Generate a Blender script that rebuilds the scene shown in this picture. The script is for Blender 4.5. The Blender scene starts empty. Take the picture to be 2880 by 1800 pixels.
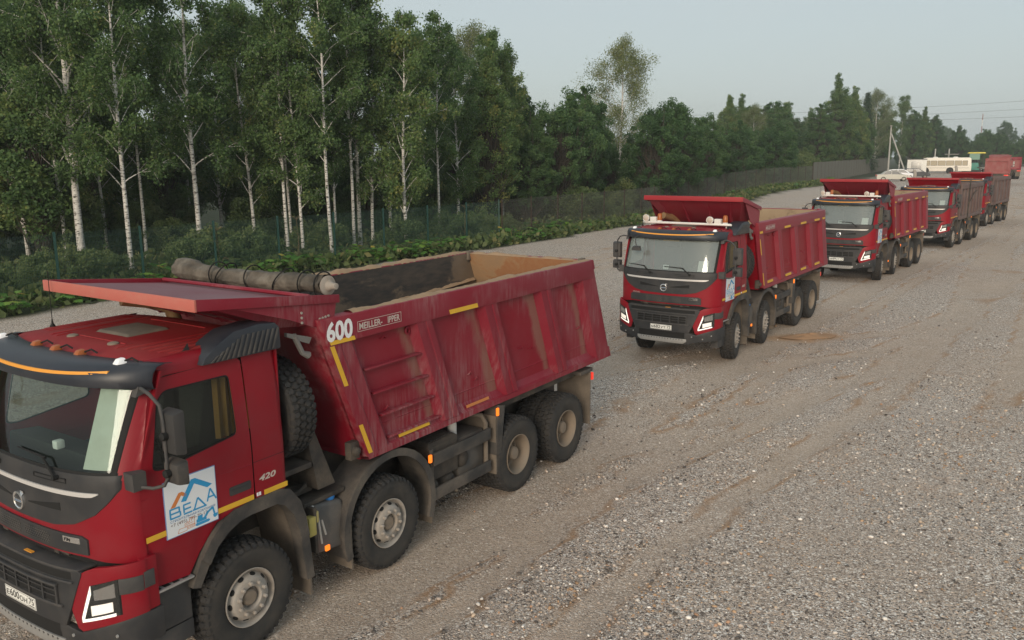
import bpy, bmesh, math, random
import numpy as np
from mathutils import Vector, Matrix, noise as mnoise
R = math.radians
random.seed(7)
SC = bpy.context.scene
COL = SC.collection

# ---------------------------------------------------------------- camera
cam_d = bpy.data.cameras.new('camera')
cam = bpy.data.objects.new('camera', cam_d)
COL.objects.link(cam)
SC.camera = cam
CAM_H, PITCH, ROLL, FPX = 4.668, 10.951, -0.533, 2373.2
cam_d.sensor_width = 36.0
cam_d.lens = FPX / 2880.0 * 36.0
cam_d.clip_start = 0.1
cam_d.clip_end = 6000
_p, _r = R(PITCH), R(ROLL)
_fw = Vector((0, math.cos(_p), -math.sin(_p)))
_ri = Vector((1, 0, 0))
_up = _ri.cross(_fw)
_r2 = _ri * math.cos(_r) + _up * math.sin(_r)
_u2 = -_ri * math.sin(_r) + _up * math.cos(_r)
cam.matrix_world = Matrix(((_r2.x, _u2.x, -_fw.x, 0), (_r2.y, _u2.y, -_fw.y, 0), (_r2.z, _u2.z, -_fw.z, CAM_H), (0, 0, 0, 1)))

# ---------------------------------------------------------------- sky, sun, exposure
SUN_EL, SUN_AZ = 18.0, 196.0          # azimuth measured clockwise from +Y (behind the camera, to the left)
world = bpy.data.worlds.new('World')
SC.world = world
world.use_nodes = True
wn, wl = world.node_tree.nodes, world.node_tree.links
wn.clear()
w_out = wn.new('ShaderNodeOutputWorld')
w_bg = wn.new('ShaderNodeBackground')
w_sky = wn.new('ShaderNodeTexSky')
w_sky.sky_type = 'NISHITA'
w_sky.sun_disc = False
w_sky.sun_elevation = R(SUN_EL)
w_sky.sun_rotation = R(SUN_AZ)
w_sky.air_density = 1.0
w_sky.dust_density = 3.0
w_mix = wn.new('ShaderNodeMix')
w_mix.data_type = 'RGBA'
w_mix.inputs[0].default_value = 0.80       # thin even cloud over the clear sky
w_mix.inputs[7].default_value = (3.98, 4.42, 4.48, 1)
w_tc = wn.new('ShaderNodeTexCoord')
w_no = wn.new('ShaderNodeTexNoise')
w_no.inputs['Scale'].default_value = 2.2
w_no.inputs['Detail'].default_value = 4
w_mp = wn.new('ShaderNodeMapping')
w_mp.inputs['Scale'].default_value = (1, 1, 3.5)
w_mr = wn.new('ShaderNodeMapRange')
w_mr.inputs[1].default_value, w_mr.inputs[2].default_value = 0.3, 0.7
w_mr.inputs[3].default_value, w_mr.inputs[4].default_value = 0.70, 0.90
wl.new(w_tc.outputs['Generated'], w_mp.inputs[0])
wl.new(w_mp.outputs[0], w_no.inputs['Vector'])
wl.new(w_no.outputs[0], w_mr.inputs[0])
wl.new(w_mr.outputs[0], w_mix.inputs[0])
wl.new(w_sky.outputs[0], w_mix.inputs[6])
wl.new(w_mix.outputs[2], w_bg.inputs[0])
w_bg.inputs[1].default_value = 0.10
wl.new(w_bg.outputs[0], w_out.inputs[0])
sun_d = bpy.data.lights.new('sun', 'SUN')
sun_d.energy = 1.5
sun_d.angle = R(25)
sun_d.color = (1.0, 0.86, 0.70)
sun = bpy.data.objects.new('sun', sun_d)
COL.objects.link(sun)
_sd = Vector((math.sin(R(SUN_AZ)) * math.cos(R(SUN_EL)), math.cos(R(SUN_AZ)) * math.cos(R(SUN_EL)), math.sin(R(SUN_EL))))
sun.rotation_euler = _sd.to_track_quat('Z', 'Y').to_euler()
sun.location = (-20, -30, 40)
SC.view_settings.view_transform = 'Standard'
SC.view_settings.look = 'None'
SC.view_settings.exposure = 0.55
SC.view_settings.gamma = 1.0
SC.view_settings.use_curve_mapping = False
SC.render.engine = 'CYCLES'
SC.cycles.max_bounces = 8
SC.cycles.transparent_max_bounces = 16
SC.cycles.volume_bounces = 0
SC.cycles.use_denoising = True

# ---------------------------------------------------------------- materials
MATS = {}
def newmat(name):
    m = bpy.data.materials.new(name)
    m.use_nodes = True
    nt = m.node_tree
    MATS[name] = m
    return m, nt.nodes, nt.links, nt.nodes['Principled BSDF']

def setp(b, **kw):
    names = {'rough': 'Roughness', 'metal': 'Metallic', 'coat': 'Coat Weight', 'spec': 'Specular IOR Level', 'coat_rough': 'Coat Roughness'}
    for k, v in kw.items():
        b.inputs[names[k]].default_value = v

def mixc(n, l, fac, a, b):
    m = n.new('ShaderNodeMix')
    m.data_type = 'RGBA'
    for s, val in ((0, fac), (6, a), (7, b)):
        if hasattr(val, 'links'):
            l.new(val, m.inputs[s])
        elif s == 0:
            m.inputs[0].default_value = val
        else:
            m.inputs[s].default_value = (*val[:3], 1)
    return m.outputs[2]

def ramp(n, l, src, stops, mode='LINEAR'):
    r = n.new('ShaderNodeValToRGB')
    cr = r.color_ramp
    cr.interpolation = mode
    while len(cr.elements) < len(stops):
        cr.elements.new(0.5)
    for e, (p, c) in zip(cr.elements, stops):
        e.position = p
        e.color = (*c, 1) if len(c) == 3 else c
    l.new(src, r.inputs[0])
    return r.outputs[0]

def g(v):
    return (v, v, v)

def noise(n, l, scale, detail=4, rough=0.55, coord=None, mapscale=None, typ='Object', dist=0.0):
    if coord is None:
        tc = n.new('ShaderNodeTexCoord')
        coord = tc.outputs[typ]
    if mapscale:
        mp = n.new('ShaderNodeMapping')
        mp.inputs['Scale'].default_value = mapscale
        l.new(coord, mp.inputs[0])
        coord = mp.outputs[0]
    t = n.new('ShaderNodeTexNoise')
    t.inputs['Scale'].default_value = scale
    t.inputs['Detail'].default_value = detail
    t.inputs['Roughness'].default_value = rough
    t.inputs['Distortion'].default_value = dist
    l.new(coord, t.inputs['Vector'])
    return t.outputs[0]

def bump(n, l, src, b, strength=0.3, dist=0.01):
    bm_ = n.new('ShaderNodeBump')
    bm_.inputs['Strength'].default_value = strength
    bm_.inputs['Distance'].default_value = dist
    l.new(src, bm_.inputs['Height'])
    l.new(bm_.outputs[0], b.inputs['Normal'])

def mathn(n, l, op, a, b=None, clamp=False):
    m = n.new('ShaderNodeMath')
    m.operation = op
    m.use_clamp = clamp
    for i, v in ((0, a), (1, b)):
        if v is None:
            continue
        if hasattr(v, 'links'):
            l.new(v, m.inputs[i])
        else:
            m.inputs[i].default_value = v
    return m.outputs[0]

def plain(name, col, rough=0.5, metal=0.0, dust=0.0, dustcol=(0.27, 0.22, 0.17), coat=0.0, spec=0.5, scale=3.0, lo=0.42, hi=0.72, streak=None):
    """colour with a patchy film of dust"""
    m, n, l, b = newmat(name)
    setp(b, rough=rough, metal=metal, coat=coat, spec=spec)
    b.inputs['Base Color'].default_value = (*col, 1)
    if dust > 0:
        f = noise(n, l, scale, 6, 0.62, mapscale=streak)
        k = ramp(n, l, f, [(lo, g(0.0)), (hi, g(dust))])
        f2 = noise(n, l, 55, 2, 0.6)
        k2 = mathn(n, l, 'MULTIPLY', k, ramp(n, l, f2, [(0.3, g(0.65)), (0.7, g(1.0))]))
        l.new(mixc(n, l, k2, col, dustcol), b.inputs['Base Color'])
        rr = mathn(n, l, 'ADD', rough, mathn(n, l, 'MULTIPLY', k2, 0.45), True)
        l.new(rr, b.inputs['Roughness'])
        if coat > 0:
            l.new(mathn(n, l, 'SUBTRACT', coat, k2, True), b.inputs['Coat Weight'])
    return m

DUST = (0.25, 0.205, 0.165)
plain('red_cab', (0.235, 0.003, 0.012), 0.46, coat=0.15, dust=0.24, dustcol=(0.20, 0.075, 0.075), scale=2.6, spec=0.3)
plain('red_cab_roof', (0.25, 0.010, 0.014), 0.62, spec=0.3, dust=0.40, dustcol=(0.28, 0.085, 0.065), scale=3.5, lo=0.35, hi=0.75)
plain('red_clean', (0.25, 0.003, 0.012), 0.48, coat=0.10, dust=0.14, dustcol=(0.20, 0.05, 0.06), scale=2.5, spec=0.3)
plain('red_canopy_edge', (0.48, 0.135, 0.105), 0.6, dust=0.6, dustcol=(0.46, 0.21, 0.16), scale=8)
def scuffed(name, col, tan_cut, scuff_cut):
    """worn paint: pale upright scratches and clinging soil"""
    m, n, l, b = newmat(name)
    film = noise(n, l, 1.1, 5, 0.6)
    c0 = mixc(n, l, ramp(n, l, film, [(0.35, g(0.0)), (0.75, g(0.42))]), col, (0.24, 0.06, 0.078))
    fine = noise(n, l, 9.0, 4, 0.7, mapscale=(2.6, 1, 0.28))
    area = noise(n, l, 0.75, 4, 0.55, dist=0.5)
    k = mathn(n, l, 'MULTIPLY', ramp(n, l, fine, [(0.42, g(0)), (0.68, g(1))]), ramp(n, l, area, [(scuff_cut, g(0)), (scuff_cut + 0.16, g(0.6))]))
    c1 = mixc(n, l, k, c0, (0.34, 0.235, 0.235))
    # soil that has run down beside the ribs
    tc = n.new('ShaderNodeTexCoord')
    sx = n.new('ShaderNodeSeparateXYZ')
    l.new(tc.outputs['Object'], sx.inputs[0])
    x0 = mathn(n, l, 'ADD', sx.outputs[0], mathn(n, l, 'MULTIPLY', mathn(n, l, 'SUBTRACT', 3.10, sx.outputs[2]), 0.385))
    best = None
    for e_ in tan_cut:
        d_ = mathn(n, l, 'DIVIDE', mathn(n, l, 'ABSOLUTE', mathn(n, l, 'SUBTRACT', x0, e_)), 0.30)
        q_ = mathn(n, l, 'SUBTRACT', 1.0, d_, True)
        best = q_ if best is None else mathn(n, l, 'MAXIMUM', best, q_)
    soil = noise(n, l, 1.5, 6, 0.62, mapscale=(1.2, 1, 0.6), dist=0.5)
    ks = ramp(n, l, mathn(n, l, 'ADD', mathn(n, l, 'MULTIPLY', best, 0.55), mathn(n, l, 'MULTIPLY', soil, 1.0)), [(0.80, g(0)), (0.98, g(0.62))])
    c2 = mixc(n, l, ks, c1, (0.25, 0.14, 0.105))
    bump(n, l, noise(n, l, 1.3, 2, 0.4), b, 0.10, 0.03)
    l.new(c2, b.inputs['Base Color'])
    setp(b, spec=0.3)
    l.new(mathn(n, l, 'ADD', 0.5, mathn(n, l, 'MULTIPLY', k, 0.3), True), b.inputs['Roughness'])
scuffed('maroon_dusty', (0.225, 0.004, 0.016), (-2.27, -3.62, -5.0, -6.17), 0.47)
scuffed('maroon_rib', (0.215, 0.008, 0.022), (-20.0,), 0.46)
plain('canopy_top', (0.20, 0.05, 0.065), 0.55, dust=0.8, dustcol=(0.26, 0.17, 0.185), scale=1.2, lo=0.25, hi=0.6)
plain('brown_body', (0.125, 0.07, 0.064), 0.8, dust=0.85, dustcol=(0.19, 0.155, 0.142), scale=2.0, lo=0.3, hi=0.62)
plain('pink_body', (0.27, 0.06, 0.06), 0.75, dust=0.75, dustcol=(0.33, 0.19, 0.17), scale=2.0, lo=0.35, hi=0.7)
plain('black_plastic', (0.026, 0.027, 0.03), 0.55, dust=0.30, dustcol=(0.12, 0.105, 0.09), scale=4)
plain('grey_plastic', (0.045, 0.045, 0.047), 0.6, dust=0.5, dustcol=(0.15, 0.13, 0.11), scale=4)
plain('visor_plastic', (0.022, 0.026, 0.036), 0.4, dust=0.25, dustcol=(0.11, 0.105, 0.10), scale=3)
plain('dark_gap', (0.008, 0.008, 0.008), 0.8)  # near-black: black fittings, plus shade painted in for gaps, slots and recesses
plain('chassis', (0.030, 0.027, 0.025), 0.7, dust=0.75, dustcol=(0.16, 0.13, 0.10), scale=4, lo=0.35, hi=0.7)
plain('mudguard', (0.035, 0.034, 0.034), 0.65, dust=0.8, dustcol=(0.19, 0.16, 0.13), scale=2.2, lo=0.38, hi=0.72)
plain('flap', (0.10, 0.085, 0.07), 0.85, dust=0.8, dustcol=(0.22, 0.18, 0.14), scale=3, lo=0.3, hi=0.65)
plain('rubber', (0.024, 0.024, 0.024), 0.8, dust=0.7, dustcol=(0.095, 0.082, 0.068), scale=5, lo=0.36, hi=0.75)
plain('tread', (0.022, 0.022, 0.023), 0.75, dust=0.5, dustcol=(0.085, 0.073, 0.062), scale=9, lo=0.42, hi=0.75)
plain('rim', (0.34, 0.315, 0.285), 0.6, dust=0.75, dustcol=(0.27, 0.215, 0.165), scale=5, lo=0.35, hi=0.7)
plain('rim_dirty', (0.20, 0.165, 0.13), 0.75, dust=0.8, dustcol=(0.26, 0.20, 0.145), scale=5, lo=0.35, hi=0.7)
plain('steel', (0.42, 0.42, 0.41), 0.45, metal=0.5, dust=0.45, dustcol=DUST, scale=6)
plain('silver_trim', (0.72, 0.70, 0.68), 0.35, metal=0.35)
plain('chrome', (0.75, 0.75, 0.75), 0.18, metal=0.9)
plain('white_paint', (0.75, 0.74, 0.70), 0.5, dust=0.15, scale=4)
plain('white_tape', (0.78, 0.79, 0.80), 0.5)
plain('yellow_tape', (0.72, 0.42, 0.03), 0.45, dust=0.25, dustcol=(0.45, 0.30, 0.08), scale=12)
plain('orange_tape', (0.62, 0.21, 0.05), 0.55, dust=0.3, scale=6)
plain('orange_stripe', (0.80, 0.34, 0.04), 0.45, dust=0.1, scale=6)
plain('sticker_white', (0.74, 0.77, 0.80), 0.35)
plain('sticker_edge', (0.16, 0.27, 0.50), 0.4)
plain('sticker_blue', (0.03, 0.30, 0.58), 0.4)
plain('sticker_darkblue', (0.02, 0.16, 0.36), 0.4)
plain('sticker_orange', (0.62, 0.21, 0.06), 0.4)
plain('sticker_grey', (0.20, 0.13, 0.12), 0.4)
plain('plate_white', (0.80, 0.80, 0.76), 0.4)
plain('ink', (0.015, 0.015, 0.015), 0.5)
plain('letter_grey', (0.52, 0.47, 0.42), 0.5)
plain('letter_white', (0.80, 0.80, 0.81), 0.5, dust=0.15, scale=9)
plain('exhaust_metal', (0.33, 0.20, 0.10), 0.5, metal=0.4, dust=0.5, dustcol=(0.30, 0.20, 0.12), scale=5)
plain('blue_cap', (0.03, 0.20, 0.55), 0.4)
plain('tank_grey', (0.085, 0.085, 0.085), 0.55, dust=0.7, dustcol=(0.20, 0.17, 0.14), scale=3.5, lo=0.35, hi=0.7)
plain('yellow_part', (0.42, 0.36, 0.10), 0.6, dust=0.6, scale=9)
plain('amber', (0.36, 0.10, 0.02), 0.35)
plain('seat_fabric', (0.03, 0.032, 0.034), 0.85)
plain('curtain_yellow', (0.50, 0.28, 0.07), 0.8)
plain('dash', (0.018, 0.021, 0.020), 0.75, dust=0.35, dustcol=(0.05, 0.055, 0.05), scale=3)
plain('cab_lining', (0.045, 0.05, 0.048), 0.8)
plain('lamp_off', (0.52, 0.45, 0.38), 0.2)
plain('grey_iron', (0.17, 0.165, 0.16), 0.6, dust=0.5, dustcol=(0.18, 0.15, 0.12), scale=8)
plain('paper', (0.80, 0.80, 0.78), 0.7)
plain('sheet_cloth', (0.50, 0.52, 0.46), 0.8, dust=0.3, scale=5)
plain('concrete', (0.42, 0.41, 0.38), 0.85, dust=0.5, dustcol=(0.3, 0.29, 0.26), scale=5)
plain('fence_green', (0.012, 0.055, 0.045), 0.55)
plain('fence_wire', (0.045, 0.095, 0.080), 0.6)
plain('fence_grey', (0.085, 0.095, 0.088), 0.65)
plain('fence_screen', (0.10, 0.108, 0.10), 0.8)
plain('rust_post', (0.055, 0.036, 0.028), 0.8, dust=0.5, dustcol=(0.085, 0.06, 0.048), scale=6)
plain('bus_white', (0.80, 0.75, 0.66), 0.4)
plain('car_silver', (0.46, 0.45, 0.40), 0.35, metal=0.2)
plain('car_white', (0.82, 0.82, 0.84), 0.35)
plain('car_dark', (0.02, 0.022, 0.03), 0.35)
plain('car_glass', (0.05, 0.055, 0.06), 0.12)
plain('bus_curtain', (0.40, 0.34, 0.24), 0.45)
plain('paver_green', (0.03, 0.22, 0.17), 0.5, dust=0.5, scale=2, dustcol=(0.1, 0.11, 0.10))
plain('paver_yellow', (0.68, 0.55, 0.08), 0.5)
plain('paver_screen', (0.14, 0.27, 0.21), 0.4)
plain('sand_pile', (0.34, 0.205, 0.115), 0.9, dust=0.7, dustcol=(0.28, 0.20, 0.13), scale=6)
plain('dirt_ridge', (0.34, 0.23, 0.14), 0.95, dust=0.7, dustcol=(0.26, 0.19, 0.13), scale=14)
plain('roof_red', (0.30, 0.12, 0.10), 0.8)
plain('house_wall', (0.62, 0.55, 0.50), 0.8)
plain('bark_dark', (0.055, 0.045, 0.036), 0.9, dust=0.6, dustcol=(0.11, 0.10, 0.085), scale=7)

# canvas roll
m, n, l, b = newmat('canvas')
setp(b, rough=0.9)
f = noise(n, l, 3.0, 6, 0.65)
l.new(ramp(n, l, f, [(0.3, (0.045, 0.038, 0.030)), (0.5, (0.105, 0.09, 0.072)), (0.70, (0.21, 0.185, 0.15))]), b.inputs['Base Color'])
bump(n, l, noise(n, l, 9, 4), b, 0.5, 0.03)

# inside of the tipper body: scraped dark steel with dried soil, soil clings to corners and the rear, warm light painted into the tailgate
def soil_mat(name, dark, mid, light, cut):
    m, n, l, b = newmat(name)
    setp(b, rough=0.85)
    f = noise(n, l, 0.9, 7, 0.62, mapscale=(0.7, 1, 1.3), dist=0.4)
    c1 = ramp(n, l, f, [(0.0, dark), (cut, dark), (cut + 0.05, mid), (0.85, light)])
    f2 = noise(n, l, 14, 4, 0.6, mapscale=(0.25, 1, 1))
    c2 = mixc(n, l, ramp(n, l, f2, [(0.35, g(0)), (0.75, g(0.45))]), c1, mid)
    l.new(c2, b.inputs['Base Color'])
    bump(n, l, f2, b, 0.4, 0.01)
soil_mat('bed_wall', (0.040, 0.037, 0.036), (0.16, 0.12, 0.085), (0.25, 0.18, 0.12), 0.52)
soil_mat('bed_tail', (0.30, 0.13, 0.055), (0.33, 0.20, 0.105), (0.20, 0.15, 0.10), 0.52)  # rusty soil, its orange also carrying painted-in warm sunlight
soil_mat('bed_clean', (0.20, 0.15, 0.10), (0.36, 0.27, 0.18), (0.42, 0.33, 0.22), 0.42)

# glass: thin pane, mirror-like at grazing angles, faint grey-green film (on milky panes a painted sky reflection)
def glassmat(name, tint, refl=1.0, film=0.10):
    m = bpy.data.materials.new(name)
    m.use_nodes = True
    n, l = m.node_tree.nodes, m.node_tree.links
    n.clear()
    out = n.new('ShaderNodeOutputMaterial')
    tr = n.new('ShaderNodeBsdfTransparent')
    tr.inputs[0].default_value = (*tint, 1)
    gl = n.new('ShaderNodeBsdfGlossy')
    gl.inputs['Roughness'].default_value = 0.03
    gl.inputs[0].default_value = (0.9, 0.95, 0.95, 1)
    df = n.new('ShaderNodeBsdfDiffuse')
    df.inputs[0].default_value = (0.45, 0.50, 0.48, 1)
    fr = n.new('ShaderNodeLayerWeight')
    fr.inputs[0].default_value = 0.5
    k = mathn(n, l, 'MULTIPLY', mathn(n, l, 'ADD', 0.045, mathn(n, l, 'MULTIPLY', mathn(n, l, 'POWER', fr.outputs['Facing'], 5.0), 0.9)), refl, True)
    m0 = n.new('ShaderNodeMixShader')
    m0.inputs[0].default_value = film
    l.new(tr.outputs[0], m0.inputs[1])
    l.new(df.outputs[0], m0.inputs[2])
    m1 = n.new('ShaderNodeMixShader')
    l.new(k, m1.inputs[0])
    l.new(m0.outputs[0], m1.inputs[1])
    l.new(gl.outputs[0], m1.inputs[2])
    l.new(m1.outputs[0], out.inputs[0])
    MATS[name] = m
glassmat('glass', (0.74, 0.84, 0.80), 0.9, 0.012)
glassmat('glass_milky', (0.62, 0.70, 0.68), 2.2, 0.34)  # strong pale film and boosted gloss imitate sky reflected in the windscreens
glassmat('glass_side', (0.45, 0.49, 0.47), 0.9, 0.008)
glassmat('lens', (0.85, 0.85, 0.85), 1.5, 0.02)

def emis(name, col, strength, base=(0.8, 0.8, 0.8)):
    m, n, l, b = newmat(name)
    b.inputs['Base Color'].default_value = (*base, 1)
    b.inputs['Emission Color'].default_value = (*col, 1)
    b.inputs['Emission Strength'].default_value = strength
    setp(b, rough=0.2)
emis('lamp_lit', (1.0, 0.90, 0.76), 0.9)
emis('lamp_soft', (1.0, 0.84, 0.66), 0.62)
emis('lamp_marker', (1.0, 0.20, 0.015), 0.8, (0.6, 0.15, 0.02))
emis('lamp_white', (1.0, 0.97, 0.92), 0.12)
emis('lamp_red', (1.0, 0.06, 0.03), 0.5, (0.45, 0.02, 0.02))

# ---------------------------------------------------------------- mesh helper
def sstep(a, b, x):
    t = min(1.0, max(0.0, (x - a) / (b - a)))
    return t * t * (3 - 2 * t)

class MB:
    def __init__(s):
        s.v, s.f = [], []
    def add(s, vs, fs):
        o = len(s.v)
        s.v += [tuple(p) for p in vs]
        s.f += [tuple(i + o for i in q) for q in fs]
        return s
    def hexa(s, p):
        """eight corners: bottom ring then top ring"""
        return s.add(p, [(3, 2, 1, 0), (4, 5, 6, 7), (0, 1, 5, 4), (1, 2, 6, 5), (2, 3, 7, 6), (3, 0, 4, 7)])
    def box(s, x0, x1, y0, y1, z0, z1):
        return s.hexa([(x0, y0, z0), (x1, y0, z0), (x1, y1, z0), (x0, y1, z0), (x0, y0, z1), (x1, y0, z1), (x1, y1, z1), (x0, y1, z1)])
    def prism(s, poly, axis, t0, t1):
        """poly: 2d points; axis 'x' takes (y,z), 'y' takes (x,z), 'z' takes (x,y)"""
        k = len(poly)
        def P(a, b, t):
            return {'x': (t, a, b), 'y': (a, t, b), 'z': (a, b, t)}[axis]
        vs = [P(a, b, t0) for a, b in poly] + [P(a, b, t1) for a, b in poly]
        fs = [tuple(range(k))[::-1], tuple(range(k, 2 * k))]
        fs += [(i, (i + 1) % k, k + (i + 1) % k, k + i) for i in range(k)]
        return s.add(vs, fs)
    def tube(s, pts, r, n=8, cap=True):
        pts = [Vector(p) for p in pts]
        rs = r if isinstance(r, (list, tuple)) else [r] * len(pts)
        vs, fs = [], []
        prev = None
        for i, p in enumerate(pts):
            d = (pts[min(i + 1, len(pts) - 1)] - pts[max(i - 1, 0)])
            d = d.normalized() if d.length > 1e-9 else Vector((0, 0, 1))
            if prev is None:
                a = d.orthogonal().normalized()
            else:
                a = (prev - d * prev.dot(d))
                a = a.normalized() if a.length > 1e-6 else d.orthogonal().normalized()
            prev = a
            b = d.cross(a)
            for j in range(n):
                t = 2 * math.pi * j / n
                vs.append(p + (a * math.cos(t) + b * math.sin(t)) * rs[i])
        for i in range(len(pts) - 1):
            for j in range(n):
                fs.append((i * n + j, i * n + (j + 1) % n, (i + 1) * n + (j + 1) % n, (i + 1) * n + j))
        if cap:
            fs.append(tuple(range(n))[::-1])
            fs.append(tuple(range((len(pts) - 1) * n, len(pts) * n)))
        return s.add(vs, fs)
    def lathe(s, prof, n=32, axis='y', c=(0, 0, 0), closed=False, a0=0.0, a1=2 * math.pi):
        """prof: (radius, height along axis)"""
        vs, fs = [], []
        full = abs(a1 - a0 - 2 * math.pi) < 1e-6
        m = n if full else n + 1
        for r_, h in prof:
            for j in range(m):
                t = a0 + (a1 - a0) * j / n
                ca, sa = r_ * math.cos(t), r_ * math.sin(t)
                q = {'y': (ca, h, sa), 'x': (h, ca, sa), 'z': (ca, sa, h)}[axis]
                vs.append((q[0] + c[0], q[1] + c[1], q[2] + c[2]))
        k = len(prof)
        for i in range(k if closed else k - 1):
            i2 = (i + 1) % k
            for j in range(n):
                j2 = (j + 1) % m
                fs.append((i * m + j, i * m + j2, i2 * m + j2, i2 * m + j))
        return s.add(vs, fs)
    def grid(s, rows):
        """rows of points -> quads"""
        k = len(rows[0])
        vs = [p for r_ in rows for p in r_]
        fs = [(i * k + j, i * k + j + 1, (i + 1) * k + j + 1, (i + 1) * k + j) for i in range(len(rows) - 1) for j in range(k - 1)]
        return s.add(vs, fs)
    def slab(s, rows, off):
        """a curved sheet with thickness: rows of points and an offset vector function"""
        k, m = len(rows[0]), len(rows)
        top = [tuple(p) for r_ in rows for p in r_]
        bot = [tuple(Vector(p) + Vector(off)) for p in top]
        n0 = k * m
        fs = [(i * k + j, i * k + j + 1, (i + 1) * k + j + 1, (i + 1) * k + j) for i in range(m - 1) for j in range(k - 1)]
        fs += [tuple(n0 + q for q in f_[::-1]) for f_ in list(fs)]
        edge = [j for j in range(k)] + [i * k + k - 1 for i in range(1, m)] + [(m - 1) * k + j for j in range(k - 2, -1, -1)] + [i * k for i in range(m - 2, 0, -1)]
        for a, b in zip(edge, edge[1:] + edge[:1]):
            fs.append((b, a, n0 + a, n0 + b))
        return s.add(top + bot, fs)
    def mesh(s, name, mats, bevel=0.0, smooth=38, seg=2, fix=True):
        me = bpy.data.meshes.new(name)
        me.from_pydata(s.v, [], s.f)
        if bevel or fix:
            bm = bmesh.new()
            bm.from_mesh(me)
            if fix:
                bmesh.ops.recalc_face_normals(bm, faces=bm.faces)
            if bevel:
                ed = [e for e in bm.edges if len(e.link_faces) == 2 and e.calc_face_angle(0) > 0.6]
                bmesh.ops.bevel(bm, geom=ed, offset=bevel, segments=seg, affect='EDGES', clamp_overlap=True, profile=0.6)
            bm.to_mesh(me)
            bm.free()
        me.shade_smooth()
        me.set_sharp_from_angle(angle=R(smooth))
        for mm in (mats if isinstance(mats, (list, tuple)) else [mats]):
            me.materials.append(MATS[mm])
        return me

CACHE = {}
def islands(mb):
    par = list(range(len(mb.v)))
    def find(i):
        while par[i] != i:
            par[i] = par[par[i]]
            i = par[i]
        return i
    for f_ in mb.f:
        r0 = find(f_[0])
        for q in f_[1:]:
            par[find(q)] = r0
    out = {}
    for f_ in mb.f:
        out.setdefault(find(f_[0]), []).append(f_)
    res = []
    for fs in out.values():
        ids = sorted({q for f_ in fs for q in f_})
        mp = {q: i for i, q in enumerate(ids)}
        m2 = MB()
        m2.v = [mb.v[q] for q in ids]
        m2.f = [tuple(mp[q] for q in f_) for f_ in fs]
        res.append(m2)
    return res
def part(name, parent, mats, build, key=None, bevel=0.0, smooth=38, loc=None, rot=None, label=None, kind=None, seg=2, fix=True, split=False):
    """one mesh object under parent (or one for each separate piece); meshes with the same key are shared"""
    key = None if key is None else (key, str(mats))
    mes = CACHE.get(key) if key else None
    if mes is None:
        mb = MB()
        build(mb)
        mes = [q.mesh(name, mats, bevel, smooth, seg, fix) for q in (islands(mb) if split else [mb])]
        if key:
            CACHE[key] = mes
    for me in mes:
        o = bpy.data.objects.new(name, me)
        COL.objects.link(o)
        o.parent = parent
        if loc: o.location = loc
        if rot: o.rotation_euler = rot
        if label: o['label'] = label
        if kind: o['kind'] = kind
    return o

def thing(name, label, cat, loc=(0, 0, 0), rz=0.0, group=None):
    o = bpy.data.objects.new(name, None)
    COL.objects.link(o)
    o.location = loc
    o.rotation_euler = (0, 0, rz)
    o.empty_display_size = 0.3
    o['label'] = label
    o['category'] = cat
    if group: o['group'] = group
    return o

def tag(o, label, cat, group=None, kind=None):
    o['label'] = label
    o['category'] = cat
    if group: o['group'] = group
    if kind: o['kind'] = kind
    return o

def text_obj(name, txt, mat, parent, origin, right, up, height, width=None, bold=0.0, shear=0.0, align='LEFT', key=None):
    """flat lettering: origin is the lower left (or centre) of the line"""
    k = ('txt', txt, mat, bold, shear)
    me = CACHE.get(k)
    if me is None:
        cu = bpy.data.curves.new('lettering', 'FONT')
        cu.body = txt
        cu.size = 1.0
        cu.offset = bold
        cu.shear = shear
        cu.extrude = 0.0
        cu.resolution_u = 3
        ob = bpy.data.objects.new('lettering_tmp', cu)
        me = bpy.data.meshes.new_from_object(ob)
        bpy.data.objects.remove(ob)
        bpy.data.curves.remove(cu)
        co = np.empty(len(me.vertices) * 3)
        me.vertices.foreach_get('co', co)
        co = co.reshape(-1, 3)
        mn, mx = co.min(0), co.max(0)
        co = (co - mn)
        co /= (mx[1] - mn[1])
        me.vertices.foreach_set('co', co.ravel())
        me['w'] = float((mx[0] - mn[0]) / (mx[1] - mn[1]))
        me.update()
        me.name = name
        me.materials.clear()
        me.materials.append(MATS[mat])
        CACHE[k] = me
    w = me['w']
    sx = height if width is None else width / w
    o = bpy.data.objects.new(name, me)
    COL.objects.link(o)
    o.parent = parent
    right, up, org = Vector(right).normalized(), Vector(up).normalized(), Vector(origin)
    if align == 'CENTER':
        org = org - right * (sx * w / 2) - up * (height / 2)
    nr = right.cross(up)
    o.matrix_local = Matrix.Translation(org) @ Matrix((right, up, nr)).transposed().to_4x4() @ Matrix.Diagonal((sx, height, 1, 1))
    return o
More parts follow.
